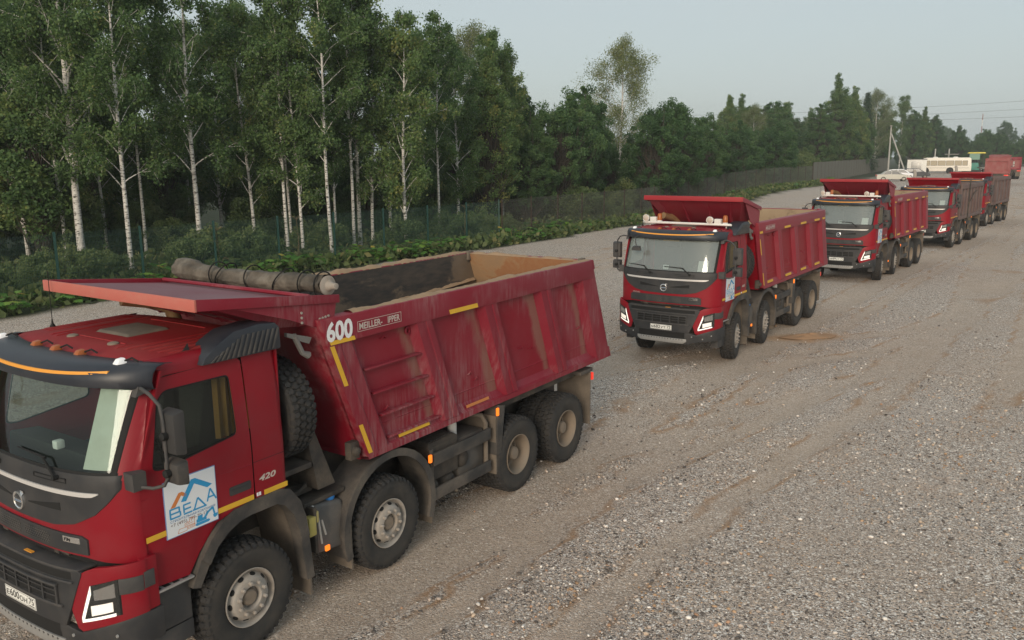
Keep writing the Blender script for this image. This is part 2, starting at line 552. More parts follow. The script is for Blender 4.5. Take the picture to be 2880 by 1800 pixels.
# ================================================================ dump truck
# truck coordinates: x forward, y to the driver's side (left), z up, origin on the ground under the front axle
A2, A3, A4 = -1.995, -4.73, -6.10
WR = 0.548
def YS(z):
    return 1.235 - (0.075 * ((z - 2.0) / 0.9) ** 1.3 if z > 2.0 else 0.0)
def XF(y, z):
    t = min(abs(y) / YS(z), 0.986)
    dx = -0.25 * max(0.0, z - 2.1) / 0.75
    return 0.9 + dx + 0.5 * (1 - t ** 2.5) ** 0.4
def XB(y, z):
    t = min(abs(y) / 1.27, 0.99)
    return 0.95 + 0.55 * (1 - t ** 2.6) ** (1 / 2.6) - 0.05 * max(0, 0.75 - z) / 0.25 * 0.6
def pl(pts):
    """piecewise linear function of |y|"""
    def f_(y):
        y = abs(y)
        if y <= pts[0][0]: return pts[0][1]
        for (a, za), (b, zb) in zip(pts, pts[1:]):
            if y <= b: return za + (zb - za) * (y - a) / (b - a)
        return pts[-1][1]
    return f_
def patch(mb, fn, y0, y1, zlo, zhi, off=0.0, th=0.01, ny=28, nz=5, extra=()):
    """curved plate on the front surface fn(y, z) between two heights"""
    L = zlo if callable(zlo) else (lambda y: zlo)
    U = zhi if callable(zhi) else (lambda y: zhi)
    Y = 1.28
    s0, s1 = math.asin(y0 / Y), math.asin(y1 / Y)
    ys = sorted(set([Y * math.sin(s0 + (s1 - s0) * i / ny) for i in range(ny + 1)] + [e for e in extra if y0 < e < y1]))
    rows = []
    for y in ys:
        a, b = L(y), U(y)
        if b - a < 0.002: b = a + 0.002
        rows.append([(fn(y, a + (b - a) * k / nz) + off, y, a + (b - a) * k / nz) for k in range(nz + 1)])
    if th: mb.slab(rows, (-th, 0, 0))
    else: mb.grid(rows)
def ray_poly(c, a, poly):
    d = (math.cos(a), math.sin(a))
    best = None
    for (x1, y1), (x2, y2) in zip(poly, poly[1:] + poly[:1]):
        ex, ey = x2 - x1, y2 - y1
        den = d[0] * ey - d[1] * ex
        if abs(den) < 1e-12: continue
        t = ((x1 - c[0]) * ey - (y1 - c[1]) * ex) / den
        u = ((x1 - c[0]) * d[1] - (y1 - c[1]) * d[0]) / den
        if t > 0 and -1e-6 <= u <= 1 + 1e-6 and (best is None or t < best): best = t
    return (c[0] + d[0] * best, c[1] + d[1] * best)
def ring_fill(mb, outer, inner, c, fn, rings=3, n=72):
    angs = [2 * math.pi * i / n - math.pi for i in range(n)] + [math.atan2(p[1] - c[1], p[0] - c[0]) for p in outer + inner]
    angs = sorted(set(round(a, 4) for a in angs))
    rows = []
    for a in angs + angs[:1]:
        o, i = ray_poly(c, a, outer), ray_poly(c, a, inner)
        rows.append([fn(i[0] + (o[0] - i[0]) * k / rings, i[1] + (o[1] - i[1]) * k / rings) for k in range(rings + 1)])
    mb.grid(rows)
def rounded(poly, r, k=4):
    out = []
    m = len(poly)
    for i in range(m):
        p0, p, p1 = Vector(poly[i - 1]), Vector(poly[i]), Vector(poly[(i + 1) % m])
        a, b = p + (p0 - p).normalized() * r, p + (p1 - p).normalized() * r
        for j in range(k + 1):
            t = j / k
            out.append(tuple(a * (1 - t) ** 2 + p * 2 * t * (1 - t) + b * t * t))
    return out

# ---- wheels
def tyre_b(mb):
    mb.lathe([(0.285, -0.13), (0.33, -0.152), (0.42, -0.164), (0.485, -0.158), (0.518, -0.14), (0.523, 0), (0.518, 0.14), (0.485, 0.158), (0.42, 0.164), (0.33, 0.152), (0.285, 0.13)], 56, closed=True)
def tread_b(mb):
    N = 42
    for row, (h, hw, ph) in enumerate(((-0.117, 0.034, 0.0), (-0.039, 0.034, 0.5), (0.039, 0.034, 0.0), (0.117, 0.034, 0.5))):
        for i in range(N):
            a = 2 * math.pi * (i + ph) / N
            w = 2 * math.pi / N * 0.40
            vs = []
            for rr, k in ((0.516, 1.0), (WR, 0.86)):
                for da, hh in ((-w, -hw * .6), (-w * .35, -hw), (w * .35, -hw), (w, -hw * .2), (w * .8, hw * .7), (w * .2, hw), (-w * .6, hw * .8)):
                    t = a + da * k
                    r2 = rr - (0.012 if abs(h + hh * k) > 0.135 else 0)
                    vs.append((r2 * math.cos(t), h + hh * k, r2 * math.sin(t)))
            fs = [tuple(range(7, 14))] + [(j, (j + 1) % 7, 7 + (j + 1) % 7, 7 + j) for j in range(7)]
            mb.add(vs, fs)
        if h in (-0.117, 0.117):      # shoulder lugs running onto the side wall
            s = 1 if h > 0 else -1
            for i in range(N):
                a = 2 * math.pi * (i + ph) / N
                w = 2 * math.pi / N * 0.33
                vs = []
                for r_, hh in ((WR - 0.012, 0.138), (0.500, 0.1625), (0.478, 0.162)):
                    for da in (-w, w):
                        vs.append((r_ * math.cos(a + da), s * hh, r_ * math.sin(a + da)))
                mb.add(vs, [(0, 1, 3, 2), (2, 3, 5, 4)])
def rim_front_b(mb):
    mb.lathe([(0.27, -0.12), (0.283, 0.12), (0.290, 0.150), (0.283, 0.152), (0.268, 0.138), (0.258, 0.095), (0.245, 0.092), (0.205, 0.150), (0.192, 0.162), (0.118, 0.165), (0.108, 0.15), (0.104, 0.10), (0.095, 0.098), (0.0, 0.098)], 40)
def hub_front_b(mb):
    mb.lathe([(0.085, 0.09), (0.082, 0.135), (0.066, 0.15), (0.0, 0.152)], 24)
def nuts_front_b(mb):
    for i in range(10):
        a = 2 * math.pi * (i + .5) / 10
        c = (0.155 * math.cos(a), 0, 0.155 * math.sin(a))
        mb.lathe([(0.0195, 0.16), (0.0195, 0.19), (0.012, 0.197), (0.0, 0.197)], 10, c=c)
def hole_shades_front_b(mb):  # raised near-black discs: shade painted in where the rim has holes
    for i in range(10):
        a = 2 * math.pi * i / 10
        u, w = Vector((math.cos(a), 0, math.sin(a))), Vector((-math.sin(a), 0, math.cos(a)))
        nrm = (u * 0.82 + Vector((0, 0.57, 0))).normalized()
        t2 = nrm.cross(w)
        c = u * 0.226 + Vector((0, 0.1225, 0))
        ring = [c + w * 0.031 * math.cos(q) + t2 * 0.022 * math.sin(q) for q in [2 * math.pi * j / 12 for j in range(12)]]
        mb.add([p + nrm * 0.003 for p in ring] + [p - nrm * 0.01 for p in ring], [tuple(range(12))] + [(j, (j + 1) % 12, 12 + (j + 1) % 12, 12 + j) for j in range(12)])
def rim_rear_b(mb):
    mb.lathe([(0.27, -0.12), (0.283, 0.12), (0.290, 0.150), (0.283, 0.152), (0.262, 0.13), (0.250, 0.02), (0.246, -0.055), (0.225, -0.07), (0.15, -0.05), (0.0, -0.05)], 40)
def hub_rear_b(mb):
    mb.lathe([(0.135, -0.06), (0.125, -0.02), (0.098, 0.0), (0.096, 0.075), (0.082, 0.092), (0.03, 0.095), (0.0, 0.10)], 24)
    for i in range(10):
        a = 2 * math.pi * (i + .5) / 10
        mb.lathe([(0.016, -0.05), (0.016, -0.01), (0.0, -0.005)], 8, c=(0.165 * math.cos(a), 0, 0.165 * math.sin(a)))
def wheel(t, x, y, side, kind, spin=0.0, steer=0.0):
    w = part('wheel', t, 'rubber', tyre_b, 'tyre', loc=(x, y, 0.543), rot=(0, spin, steer) if side > 0 else (0, spin, math.pi + steer))
    part('tread', w, 'tread', tread_b, 'tread', smooth=30)
    if kind == 'front':
        part('rim', w, 'rim', rim_front_b, 'rimf', smooth=50)
        part('hub', w, 'rim_dirty', hub_front_b, 'hubf')
        part('wheel_nut', w, 'rim', nuts_front_b, 'nutf', split=True)
        part('vent_hole_shade', w, 'dark_gap', hole_shades_front_b, 'holef', split=True)
    else:
        part('rim', w, 'rim_dirty', rim_rear_b, 'rimr', smooth=50)
        part('hub', w, 'rim_dirty', hub_rear_b, 'hubr')
    return w

# ---- cab panels
DOOR_OUT = [(-0.118, 1.50), (-0.118, 2.86), (-0.08, 2.905), (0.74, 2.885), (0.84, 2.80), (0.955, 2.34), (1.012, 2.05), (1.025, 1.86), (1.030, 1.42), (1.02, 1.08), (0.62, 1.05), (0.50, 1.22), (0.30, 1.43), (0.12, 1.50)]
DOOR_WIN = rounded([(0.02, 2.20), (0.03, 2.77), (0.70, 2.775), (0.78, 2.70), (0.905, 2.12), (0.80, 2.10)], 0.05, 3)
def ydoor(x, z):
    y = YS(z)
    if x > 0.8: y -= 0.30 * (x - 0.8) ** 2
    if z < 1.42: y -= 0.03
    elif z < 1.47: y -= 0.03 * (1.47 - z) / 0.05
    return y
def sided(fn, s):
    return lambda x, z: (x, s * fn(x, z), z)

def build_cab(t, c):
    red = c.get('cab_mat', 'red_cab')
    blk = 'black_plastic'
    # front
    part('front_panel', t, red, lambda m: patch(m, XF, -1.217, 1.217, pl([(0, 1.41), (0.8, 1.41), (1.0, 1.38), (1.217, 1.36)]), 2.13, 0, 0.02, 40, 8), 'front_panel', smooth=60)
    fp = part('cowl_panel', t, blk, lambda m: patch(m, XF, -1.15, 1.15, pl([(0, 1.645), (0.5, 1.655), (0.75, 1.70), (0.95, 1.80), (1.06, 1.905), (1.15, 2.03)]), 2.145, 0.010, 0.02, 40, 6), 'cowl', smooth=60)
    part('trim_strip', fp, 'silver_trim', lambda m: patch(m, XF, -1.0, 1.0, pl([(0, 1.952), (0.94, 1.958), (1.0, 1.985)]), pl([(0, 1.988), (1.0, 1.998)]), 0.022, 0.015, 30, 1), 'trim')
    part('swage', fp, 'dark_gap', lambda m: (patch(m, XF, -0.60, -0.14, pl([(0.14, 1.79), (0.60, 1.80)]), pl([(0.14, 1.80), (0.6, 1.87)]), 0.0125, 0.006, 8, 1), patch(m, XF, 0.14, 0.60, pl([(0.14, 1.79), (0.60, 1.80)]), pl([(0.14, 1.80), (0.6, 1.87)]), 0.0125, 0.006, 8, 1)), 'swage', split=True)
    for y0 in (-0.70, 0.28):
        part('grab_recess', fp, 'dark_gap', lambda m, y0=y0: (patch(m, XF, y0, y0 + 0.42, 2.055, 2.062, 0.014, 0.008, 6, 1), patch(m, XF, y0, y0 + 0.42, 2.090, 2.096, 0.014, 0.008, 6, 1), patch(m, XF, y0, y0 + 0.008, 2.055, 2.096, 0.014, 0.008, 1, 1), patch(m, XF, y0 + 0.412, y0 + 0.42, 2.055, 2.096, 0.014, 0.008, 1, 1)), 'grab%s' % y0)
    # round emblem with bar and arrow
    def emblem(m):
        m.lathe([(0.062, 0.0), (0.062, 0.022), (0.070, 0.028), (0.083, 0.024), (0.085, 0.0)], 32, axis='x', c=(1.408, 0, 1.775))
        m.box(1.405, 1.432, -0.066, 0.066, 1.762, 1.789)
        m.add([(1.42, 0.035, 1.822), (1.42, 0.088, 1.85), (1.42, 0.088, 1.872), (1.42, 0.035, 1.872), (1.42, 0.066, 1.872)], [(0, 1, 2, 3)])
    em = part('emblem', fp, 'chrome', emblem, 'emblem')
    text_obj('lettering', 'VOLVO', 'sticker_darkblue', fp, (1.4325, 0, 1.7755), (0, 1, 0), (0, 0, 1), 0.018, 0.105, 0.02, align='CENTER')
    # upper grille
    gp = part('upper_grille', t, blk, lambda m: patch(m, XF, -0.86, 0.86, 1.435, pl([(0, 1.60), (0.80, 1.60), (0.86, 1.57)]), 0.016, 0.03, 24, 4), 'ugrille', smooth=60)
    def honey(m):
        for i in range(26):
            for j in range(5):
                y = -0.42 + (i + (0.5 if j % 2 else 0)) * 0.0325
                if abs(y) < 0.03: continue
                z = 1.475 + j * 0.022
                x = XF(y, z) + 0.0165
                m.hexa([(x, y - .011, z - .006), (x, y + .011, z - .006), (x, y + .011, z + .006), (x, y - .011, z + .006), (x + .004, y - .011, z - .006), (x + .004, y + .011, z - .006), (x + .004, y + .011, z + .006), (x + .004, y - .011, z + .006)])
    part('grille_mesh', gp, 'grey_plastic', honey, 'honey', kind='stuff')
    bd = part('model_badge', gp, 'chrome', lambda m: patch(m, XF, 0.60, 0.79, 1.528, 1.580, 0.021, 0.008, 4, 1), 'badge')
    xa, xb_ = XF(0.61, 1.55) + 0.0225, XF(0.78, 1.55) + 0.0225
    text_obj('lettering', 'FM', 'ink', gp, (xa, 0.612, 1.536), (xb_ - xa, 0.17, 0), (0, 0, 1), 0.034, 0.085, 0.02, 0.25)
    text_obj('lettering', 'X', 'sticker_orange', gp, ((xa + xb_) / 2 - 0.003, 0.702, 1.536), (xb_ - xa, 0.17, 0), (0, 0, 1), 0.034, 0.06, 0.03, 0.25)
    xa, xb_ = XF(-0.80, 1.62) + 0.006, XF(-0.60, 1.62) + 0.006
    text_obj('lettering', 'VOLVO', 'chrome', gp, (xa, -0.81, 1.603), (xb_ - xa, 0.2, 0), (0, 0, 1), 0.034, 0.21, 0.03)
    # dark sheet painted in for the shaded gap under the front panel, with works showing
    def gapb(m):
        patch(m, lambda y, z: XF(y, z) - 0.05, -1.10, 1.10, 1.28, 1.43, 0, 0.02, 20, 1)
    part('radiator_gap_shade', t, 'dark_gap', gapb, 'gap')
    part('radiator_pipe', t, 'chassis', lambda m: (m.tube([(1.34, -0.6, 1.385), (1.36, 0, 1.39), (1.34, 0.6, 1.385)], 0.014, 6), m.box(1.30, 1.36, -.5, -.42, 1.36, 1.42), m.box(1.30, 1.36, .38, .46, 1.36, 1.42)), 'rpipe')
    # glass and its frame
    ws = part('windshield', t, c.get('glass', 'glass'), lambda m: patch(m, XF, -1.105, 1.105, 2.135, 2.93, -0.004, 0, 34, 8), 'ws', smooth=70)
    def seal(m):
        patch(m, XF, -1.125, 1.125, 2.128, 2.165, 0.002, 0.01, 30, 1)
        for s in (-1, 1):
            patch(m, XF, *sorted((s * 1.075, s * 1.118)), 2.12, 2.94, 0.003, 0.01, 3, 8)
    part('windshield_seal', ws, 'dark_gap', seal, 'seal', smooth=70)
    part('pillar', t, red, lambda m: (patch(m, XF, 1.112, 1.216, 2.10, 2.96, 0.001, 0.02, 6, 8), patch(m, XF, -1.216, -1.112, 2.10, 2.96, 0.001, 0.02, 6, 8)), 'pillar', smooth=60, split=True)
    for y0 in (-0.35, 0.60):
        def wiper(m, y0=y0):
            m.tube([(XF(y0, 2.09) + 0.03, y0, 2.10), (XF(y0 - .16, 2.2) + 0.035, y0 - 0.17, 2.235)], 0.012, 6)
            m.tube([(XF(y0 - .17, 2.235) + 0.03, y0 - 0.16, 2.235), (XF(y0 - .62, 2.26) + 0.02, y0 - 0.62, 2.25)], [0.011, 0.007], 6)
            m.tube([(XF(y0, 2.09) + 0.0, y0, 2.095), (XF(y0, 2.09) + 0.05, y0, 2.10)], 0.022, 8)
        part('wiper', ws, 'dark_gap', wiper, 'wiper%s' % y0)
    # sides: door, rear corner panel, sill over the wheel
    for s in (1, -1):
        d = part('door', t, red, lambda m, s=s: ring_fill(m, DOOR_OUT, DOOR_WIN, (0.45, 2.4), sided(ydoor, s), 5), 'door%d' % s, smooth=30)
        part('window_pane', d, 'glass_side', lambda m, s=s: m.add([(x, s * (ydoor(x, z) - 0.012), z) for x, z in DOOR_WIN], [tuple(range(len(DOOR_WIN)))]), 'pane%d' % s, smooth=80)
        wi = [(0.45 + (x - 0.45) * 0.965, 2.44 + (z - 2.44) * 0.955) for x, z in DOOR_WIN]
        part('window_seal', d, 'dark_gap', lambda m, s=s: ring_fill(m, DOOR_WIN, wi, (0.45, 2.44), lambda x, z: (x, s * (ydoor(x, z) - 0.004), z), 1), 'wseal%d' % s)
        def handle(m, s=s):
            pts = rounded([(-0.085, 1.635), (-0.085, 1.72), (0.16, 1.72), (0.16, 1.635)], 0.02, 3)
            m.prism(pts, 'y', s * 1.225, s * 1.240)
            m.box(-0.05, 0.13, *sorted((s * 1.238, s * 1.246)), 1.672, 1.686)
        part('door_handle', d, blk, handle, 'handle%d' % s)
        part('crease', d, red, lambda m, s=s: m.add([(1.02, s * 1.223, 1.905), (-0.10, s * 1.236, 1.875), (-0.10, s * 1.2405, 1.868), (1.02, s * 1.228, 1.898), (-0.10, s * 1.236, 1.862), (1.02, s * 1.222, 1.892)], [(0, 1, 2, 3), (3, 2, 4, 5)]), 'crease%d' % s)
        REAR = [(-0.54, 1.50), (-0.54, 2.93), (-0.131, 2.93), (-0.131, 1.50)]
        def rearp(m, s=s):
            rows = []
            for i in range(13):
                z = 1.50 + (2.90 - 1.50) * i / 12
                y = YS(z)
                rows.append([(-0.131, s * y, z), (-0.30, s * y, z), (-0.47, s * y, z), (-0.515, s * (y - 0.012), z), (-0.54, s * (y - 0.05), z)])
            m.grid(rows)
        part('corner_panel', t, red, rearp, 'rearp%d' % s, smooth=50)
        part('panel_seam', t, 'dark_gap', lambda m, s=s: (m.box(-0.1305, -0.1185, *sorted((s * 1.10, s * 1.222)), 1.5, 2.05), m.add([(-0.1305, s * 1.222, 2.05), (-0.1185, s * 1.222, 2.05), (-0.1185, s * 1.145, 2.9), (-0.1305, s * 1.145, 2.9)], [(0, 1, 2, 3)]), m.box(-0.50, -0.131, *sorted((s * 1.2352, s * 1.2362)), 1.872, 1.877), m.box(-0.535, 1.0, *sorted((s * 1.0, s * 1.20)), 1.44, 1.495)), 'pseam%d' % s)
        # roof side rail above the door
        def rail(m, s=s):
            rows = []
            for i in range(12):
                x = -0.54 + (0.80 + 0.54) * i / 11
                zb = 2.895 if x < 0.74 else 2.895 - (x - 0.74) * 0.6
                rows.append([(x, s * (YS(2.9) - 0.001), zb), (x, s * 1.155, 2.955), (x, s * 1.13, 3.005), (x, s * 1.07, 3.04)])
            m.grid(rows)
        part('roof_rail', t, red, rail, 'rail%d' % s, smooth=60)
        # wheel arch flare and liner
        OUT = [(0.63, 0.93), (0.52, 1.16), (0.40, 1.32), (0.27, 1.43), (0.12, 1.495), (-0.05, 1.515), (-0.42, 1.515), (-0.54, 1.47), (-0.66, 1.31), (-0.72, 1.12), (-0.755, 0.9), (-0.80, 0.42)]
        INN = [(0.55, 0.90), (0.44, 1.08), (0.34, 1.22), (0.22, 1.31), (0.08, 1.37), (-0.05, 1.385), (-0.36, 1.38), (-0.46, 1.33), (-0.56, 1.2), (-0.61, 1.05), (-0.65, 0.88), (-0.70, 0.42)]
        def flare(m, s=s):
            for (a, b), (o1, o2) in zip(zip(INN, INN[1:]), zip(OUT, OUT[1:])):
                for z_ in (0,):
                    y0, y1 = sorted((s * 1.10, s * (1.262 if o1[1] > 0.95 else 1.25)))
                    m.prism([a, b, o2, o1], 'y', y0, y1)
        part('wheel_arch', t, 'mudguard', flare, 'flare%d' % s, smooth=50)
        part('arch_liner', t, 'flap', lambda m, s=s: m.grid([[(x, s * 0.60, z), (x, s * 1.11, z)] for x, z in INN]), 'liner%d' % s, smooth=60)
        part('mud_flap', t, 'flap', lambda m, s=s: m.box(-0.80, -0.775, *sorted((s * 0.86, s * 1.20)), 0.20, 0.44), 'fflap%d' % s)
        # entry steps below the door
        def steps(m, s=s):
            m.box(0.60, 0.985, *sorted((s * 0.95, s * 1.17)), 0.62, 1.02)
            m.box(0.58, 0.96, *sorted((s * 0.98, s * 1.15)), 0.42, 0.60)
        part('step_well', t, 'grey_plastic', steps, 'steps%d' % s, bevel=0.012)
        def tread(m, s=s):
            m.box(0.60, 1.00, *sorted((s * 1.06, s * 1.245)), 1.028, 1.048)
        st = part('step', t, 'steel', tread, 'steptread%d' % s, bevel=0.005)
        part('step_slot', st, 'dark_gap', lambda m, s=s: [m.box(x0, x0 + 0.06, *sorted((s * 1.16, s * 1.22)), 1.0485, 1.0500) for x0 in (0.64, 0.73, 0.82, 0.91)], 'slots%d' % s, split=True)
    # roof
    def roof(m):
        rows = []
        for i in range(17):
            x = -0.54 + 1.52 * i / 16
            r_ = []
            for j in range(25):
                y = -1.08 + 2.16 * j / 24
                z = 3.038 + 0.032 * (1 - (y / 1.08) ** 2) ** 0.7 - (0.05 * sstep(0.62, 1.0, x) + 0.10 * sstep(0.85, 1.05, x)) - 0.02 * sstep(-0.40, -0.54, x)
                r_.append((min(x, 0.36 + 0.62 * (1 - (abs(y) / 1.3) ** 3) ** 0.5 if x > 0.5 else x), y, z))
            rows.append(r_)
        m.grid(rows)
    rf = part('cab_roof', t, c.get('roof_mat', 'red_cab_roof'), roof, 'roof', smooth=60)
    def ribs(m):
        for y, x0, x1 in ((-1.02, -.42, .55), (-.94, -.42, .60), (-.84, -.40, .62), (-.62, -.42, .70), (-.50, .48, .72), (.50, .48, .72), (.62, -.42, .70), (.74, -.42, .62), (.84, -.40, .62), (.94, -.42, .60), (1.02, -.42, .55)):
            z = 3.036 + 0.032 * (1 - (y / 1.08) ** 2) ** 0.7
            m.hexa([(x0, y - .03, z - .01), (x1, y - .03, z - .014), (x1, y + .03, z - .014), (x0, y + .03, z - .01), (x0 + .05, y - .018, z + .012), (x1 - .05, y - .018, z + .010), (x1 - .05, y + .018, z + .010), (x0 + .05, y + .018, z + .012)])
        for x in (0.55, -0.30):
            m.hexa([(x - .02, -.45, 3.05), (x + .02, -.45, 3.05), (x + .02, .45, 3.05), (x - .02, .45, 3.05), (x - .01, -.44, 3.076), (x + .01, -.44, 3.076), (x + .01, .44, 3.076), (x - .01, .44, 3.076)])
    part('roof_rib', rf, c.get('roof_mat', 'red_cab_roof'), ribs, 'roofribs', bevel=0.004, split=True)
    part('roof_hatch', rf, 'flap', lambda m: m.hexa([(-.09, -.36, 3.05), (.40, -.36, 3.05), (.40, .22, 3.05), (-.09, .22, 3.05), (-.05, -.31, 3.092), (.35, -.31, 3.092), (.35, .17, 3.092), (-.05, .17, 3.092)]), 'hatch', bevel=0.012)
    for y in (-.33, .34):
        part('roof_cap', rf, 'rim_dirty', lambda m, y=y: m.lathe([(0.055, 3.05), (0.05, 3.078), (0.03, 3.086), (0, 3.086)], 16, axis='z', c=(.61, y, 0)), 'rcap%s' % y)
    part('aerial', rf, 'dark_gap', lambda m: (m.lathe([(0.04, 3.03), (0.032, 3.05), (0.012, 3.085), (0.006, 3.13)], 12, axis='z', c=(.42, -1.04, 0)), m.tube([(.42, -1.04, 3.1), (.40, -1.06, 3.62)], 0.004, 5)), 'aerial')
    part('aerial', rf, 'dark_gap', lambda m: m.hexa([(.33, 1.0, 3.03), (.44, 1.0, 3.03), (.44, 1.06, 3.03), (.33, 1.06, 3.03), (.34, 1.01, 3.06), (.38, 1.02, 3.05), (.38, 1.04, 3.05), (.34, 1.05, 3.11)]), 'aerial2')
    part('rear_wall', t, red, lambda m: m.box(-0.54, -0.52, -1.18, 1.18, 1.42, 3.02), 'rwall')
    # sun visor
    VP = [(-0.22, 3.040), (-0.10, 3.050), (0.03, 3.035), (0.10, 2.985), (0.125, 2.92), (0.115, 2.865), (0.06, 2.85)]
    def XV(y):
        tt = min(abs(y) / 1.255, 0.985)
        return 0.60 + 0.56 * (1 - tt ** 2.4) ** (1 / 2.4)
    def visor(m):
        rows = []
        for i in range(41):
            y = 1.255 * math.sin(R(-80 + 160 * i / 40)) * 0.992
            k = 1 - 0.45 * (abs(y) / 1.25) ** 6
            rows.append([(XV(y) + px_ * k, y, z - 0.03 * (abs(y) / 1.25) ** 8) for px_, z in VP])
        m.slab(rows, (-0.015, 0, -0.008))
    vi = part('sun_visor', t, 'visor_plastic', visor, 'visor', smooth=60)
    def stripe(m):
        rows = []
        for i in range(33):
            y = -1.0 + 2.0 * i / 32
            q = (abs(y) / 1.0) ** 2
            z0, z1 = 2.945 + 0.035 * q, 2.972 + 0.030 * q
            xx = lambda z: XV(y) + 0.05 + 0.085 * (1 - ((z - 2.9) / 0.17) ** 2) - 0.03 * q + 0.002
            rows.append([(xx(z0), y, z0), (xx(z1) + 0.002, y, z1)])
        m.slab(rows, (-0.03, 0, -0.004))
    part('visor_stripe', vi, 'orange_stripe', stripe, 'stripe')
    for y, mt in ((-.98, 'lamp_white'), (-.35, 'amber'), (0.0, 'amber'), (.37, 'amber'), (.98, 'lamp_white')):
        x = XV(y) - 0.20 if abs(y) < .9 else XV(y) - 0.05
        part('marker_lamp', vi, mt, lambda m, x=x, y=y: m.hexa([(x - .05, y - .045, 3.035), (x + .045, y - .04, 3.035), (x + .045, y + .04, 3.035), (x - .05, y + .045, 3.035), (x - .04, y - .03, 3.085), (x + .015, y - .028, 3.078), (x + .015, y + .028, 3.078), (x - .04, y + .03, 3.085)]), 'mlamp%s' % y, bevel=0.012)
        part('lamp_bracket', vi, 'dark_gap', lambda m, x=x, y=y: m.tube([(x - .03, y + .03, 3.06), (x - .06, y + .09, 3.085), (x - .09, y + .13, 3.05)], 0.009, 5), 'mbr%s' % y)
    # air intake with slats behind the door
    for s in ((1,) if not c.get('both_intakes') else (1, -1)):
        IP = [(0.34, 2.915), (0.30, 2.985), (0.14, 3.09), (-0.02, 3.165), (-0.30, 3.19), (-0.50, 3.17), (-0.555, 3.12), (-0.555, 2.905)]
        ai = part('air_intake', t, 'visor_plastic', lambda m: m.prism(IP, 'y', s * 0.93, s * 1.235), 'intake', bevel=0.022, smooth=40)
        def slats(m):
            for i in range(13):
                x = 0.23 - i * 0.058
                ztop = 2.95 + min(0.17, 0.17 * (i + 1) / 6.0)
                m.hexa([(x, 1.232, 2.925), (x + .026, 1.232, 2.925), (x + .026, 1.246, 2.925), (x, 1.246, 2.925), (x - .075, 1.232, ztop), (x - .049, 1.232, ztop), (x - .049, 1.246, ztop), (x - .075, 1.246, ztop)])
        part('slat', ai, 'grey_plastic', slats, 'slats', bevel=0.004, split=True)
    # interior
    def dash(m):
        m.hexa([(0.62, -1.06, 1.5), (1.02, -1.06, 1.5), (1.02, 1.06, 1.5), (0.62, 1.06, 1.5), (0.66, -1.06, 2.07), (0.98, -1.0, 2.12), (0.98, 1.0, 2.12), (0.66, 1.06, 2.07)])
        m.box(0.60, 0.74, 0.20, 0.92, 1.95, 2.15)
    it = part('dashboard', t, 'dash', dash, 'dash', bevel=0.03)
    part('cab_lining', t, 'cab_lining', lambda m: (m.box(-0.515, -0.47, -1.14, 1.14, 1.5, 2.98), m.box(-0.5, 0.70, -1.05, 1.05, 2.965, 2.985), m.box(-0.5, 0.95, -1.1, 1.1, 1.45, 1.49)), 'lining')
    part('steering_wheel', it, 'dark_gap', lambda m: (m.tube([(0.50 + .10 * math.sin(a), 0.55 + .23 * math.cos(a), 2.12 + .20 * math.sin(a)) for a in [2 * math.pi * k / 20 for k in range(21)]], 0.016, 6, False), m.box(.48, .53, .36, .74, 2.10, 2.14)), 'swheel')
    for y in (-0.55, 0.55):
        part('seat', t, 'seat_fabric', lambda m, y=y: (m.box(-0.25, 0.30, y - .27, y + .27, 1.7, 1.86), m.hexa([(-.36, y - .26, 1.82), (-.2, y - .26, 1.82), (-.2, y + .26, 1.82), (-.36, y + .26, 1.82), (-.44, y - .22, 2.5), (-.3, y - .22, 2.5), (-.3, y + .22, 2.5), (-.44, y + .22, 2.5)]), m.box(-.45, -.33, y - .14, y + .14, 2.5, 2.72)), 'seat%s' % y, bevel=0.04)
    def curt(m):
        rows = [[(-0.30 + 0.42 * i / 14, 1.06 + 0.022 * math.sin(i * 2.1), z) for i in range(15)] for z in (2.15, 2.5, 2.80)]
        m.grid(rows)
    part('curtain', t, 'curtain_yellow', curt, 'curt', smooth=70)
    part('grab_rail', t, 'amber', lambda m: m.tube([(-0.05, 0.95, 2.1), (0.0, 0.98, 2.5), (-0.02, 0.95, 2.85)], 0.018, 6), 'grabrail')
    if c.get('white_sheet'):
        part('sun_sheet', t, 'sheet_cloth', lambda m: patch(m, lambda y, z: XF(y, z) - 0.045, 0.80, 1.04, 2.17, 2.84, 0, 0.002, 8, 4), 'sheet', smooth=70, label='white sheet hung inside the windshield beside the driver')
        part('dice_box', t, 'paper', lambda m: m.box(0.98, 1.06, -0.05, 0.03, 2.13, 2.21), 'dice', bevel=0.015)
    if c.get('papers'):
        part('paper_sheet', t, 'paper', lambda m: patch(m, lambda y, z: XF(y, z) - 0.02, 0.74, 0.95, 2.17, 2.40, 0, 0.002, 4, 1), 'psheet')
        part('paper_sheet', t, 'paper', lambda m: patch(m, lambda y, z: XF(y, z) - 0.02, -0.06, 0.07, 2.19, 2.28, 0, 0.002, 4, 1), 'psheet2')
        part('route_card', t, 'curtain_yellow', lambda m: patch(m, lambda y, z: XF(y, z) - 0.02, -0.16, 0.22, 2.80, 2.87, 0, 0.002, 4, 1), 'rcard')
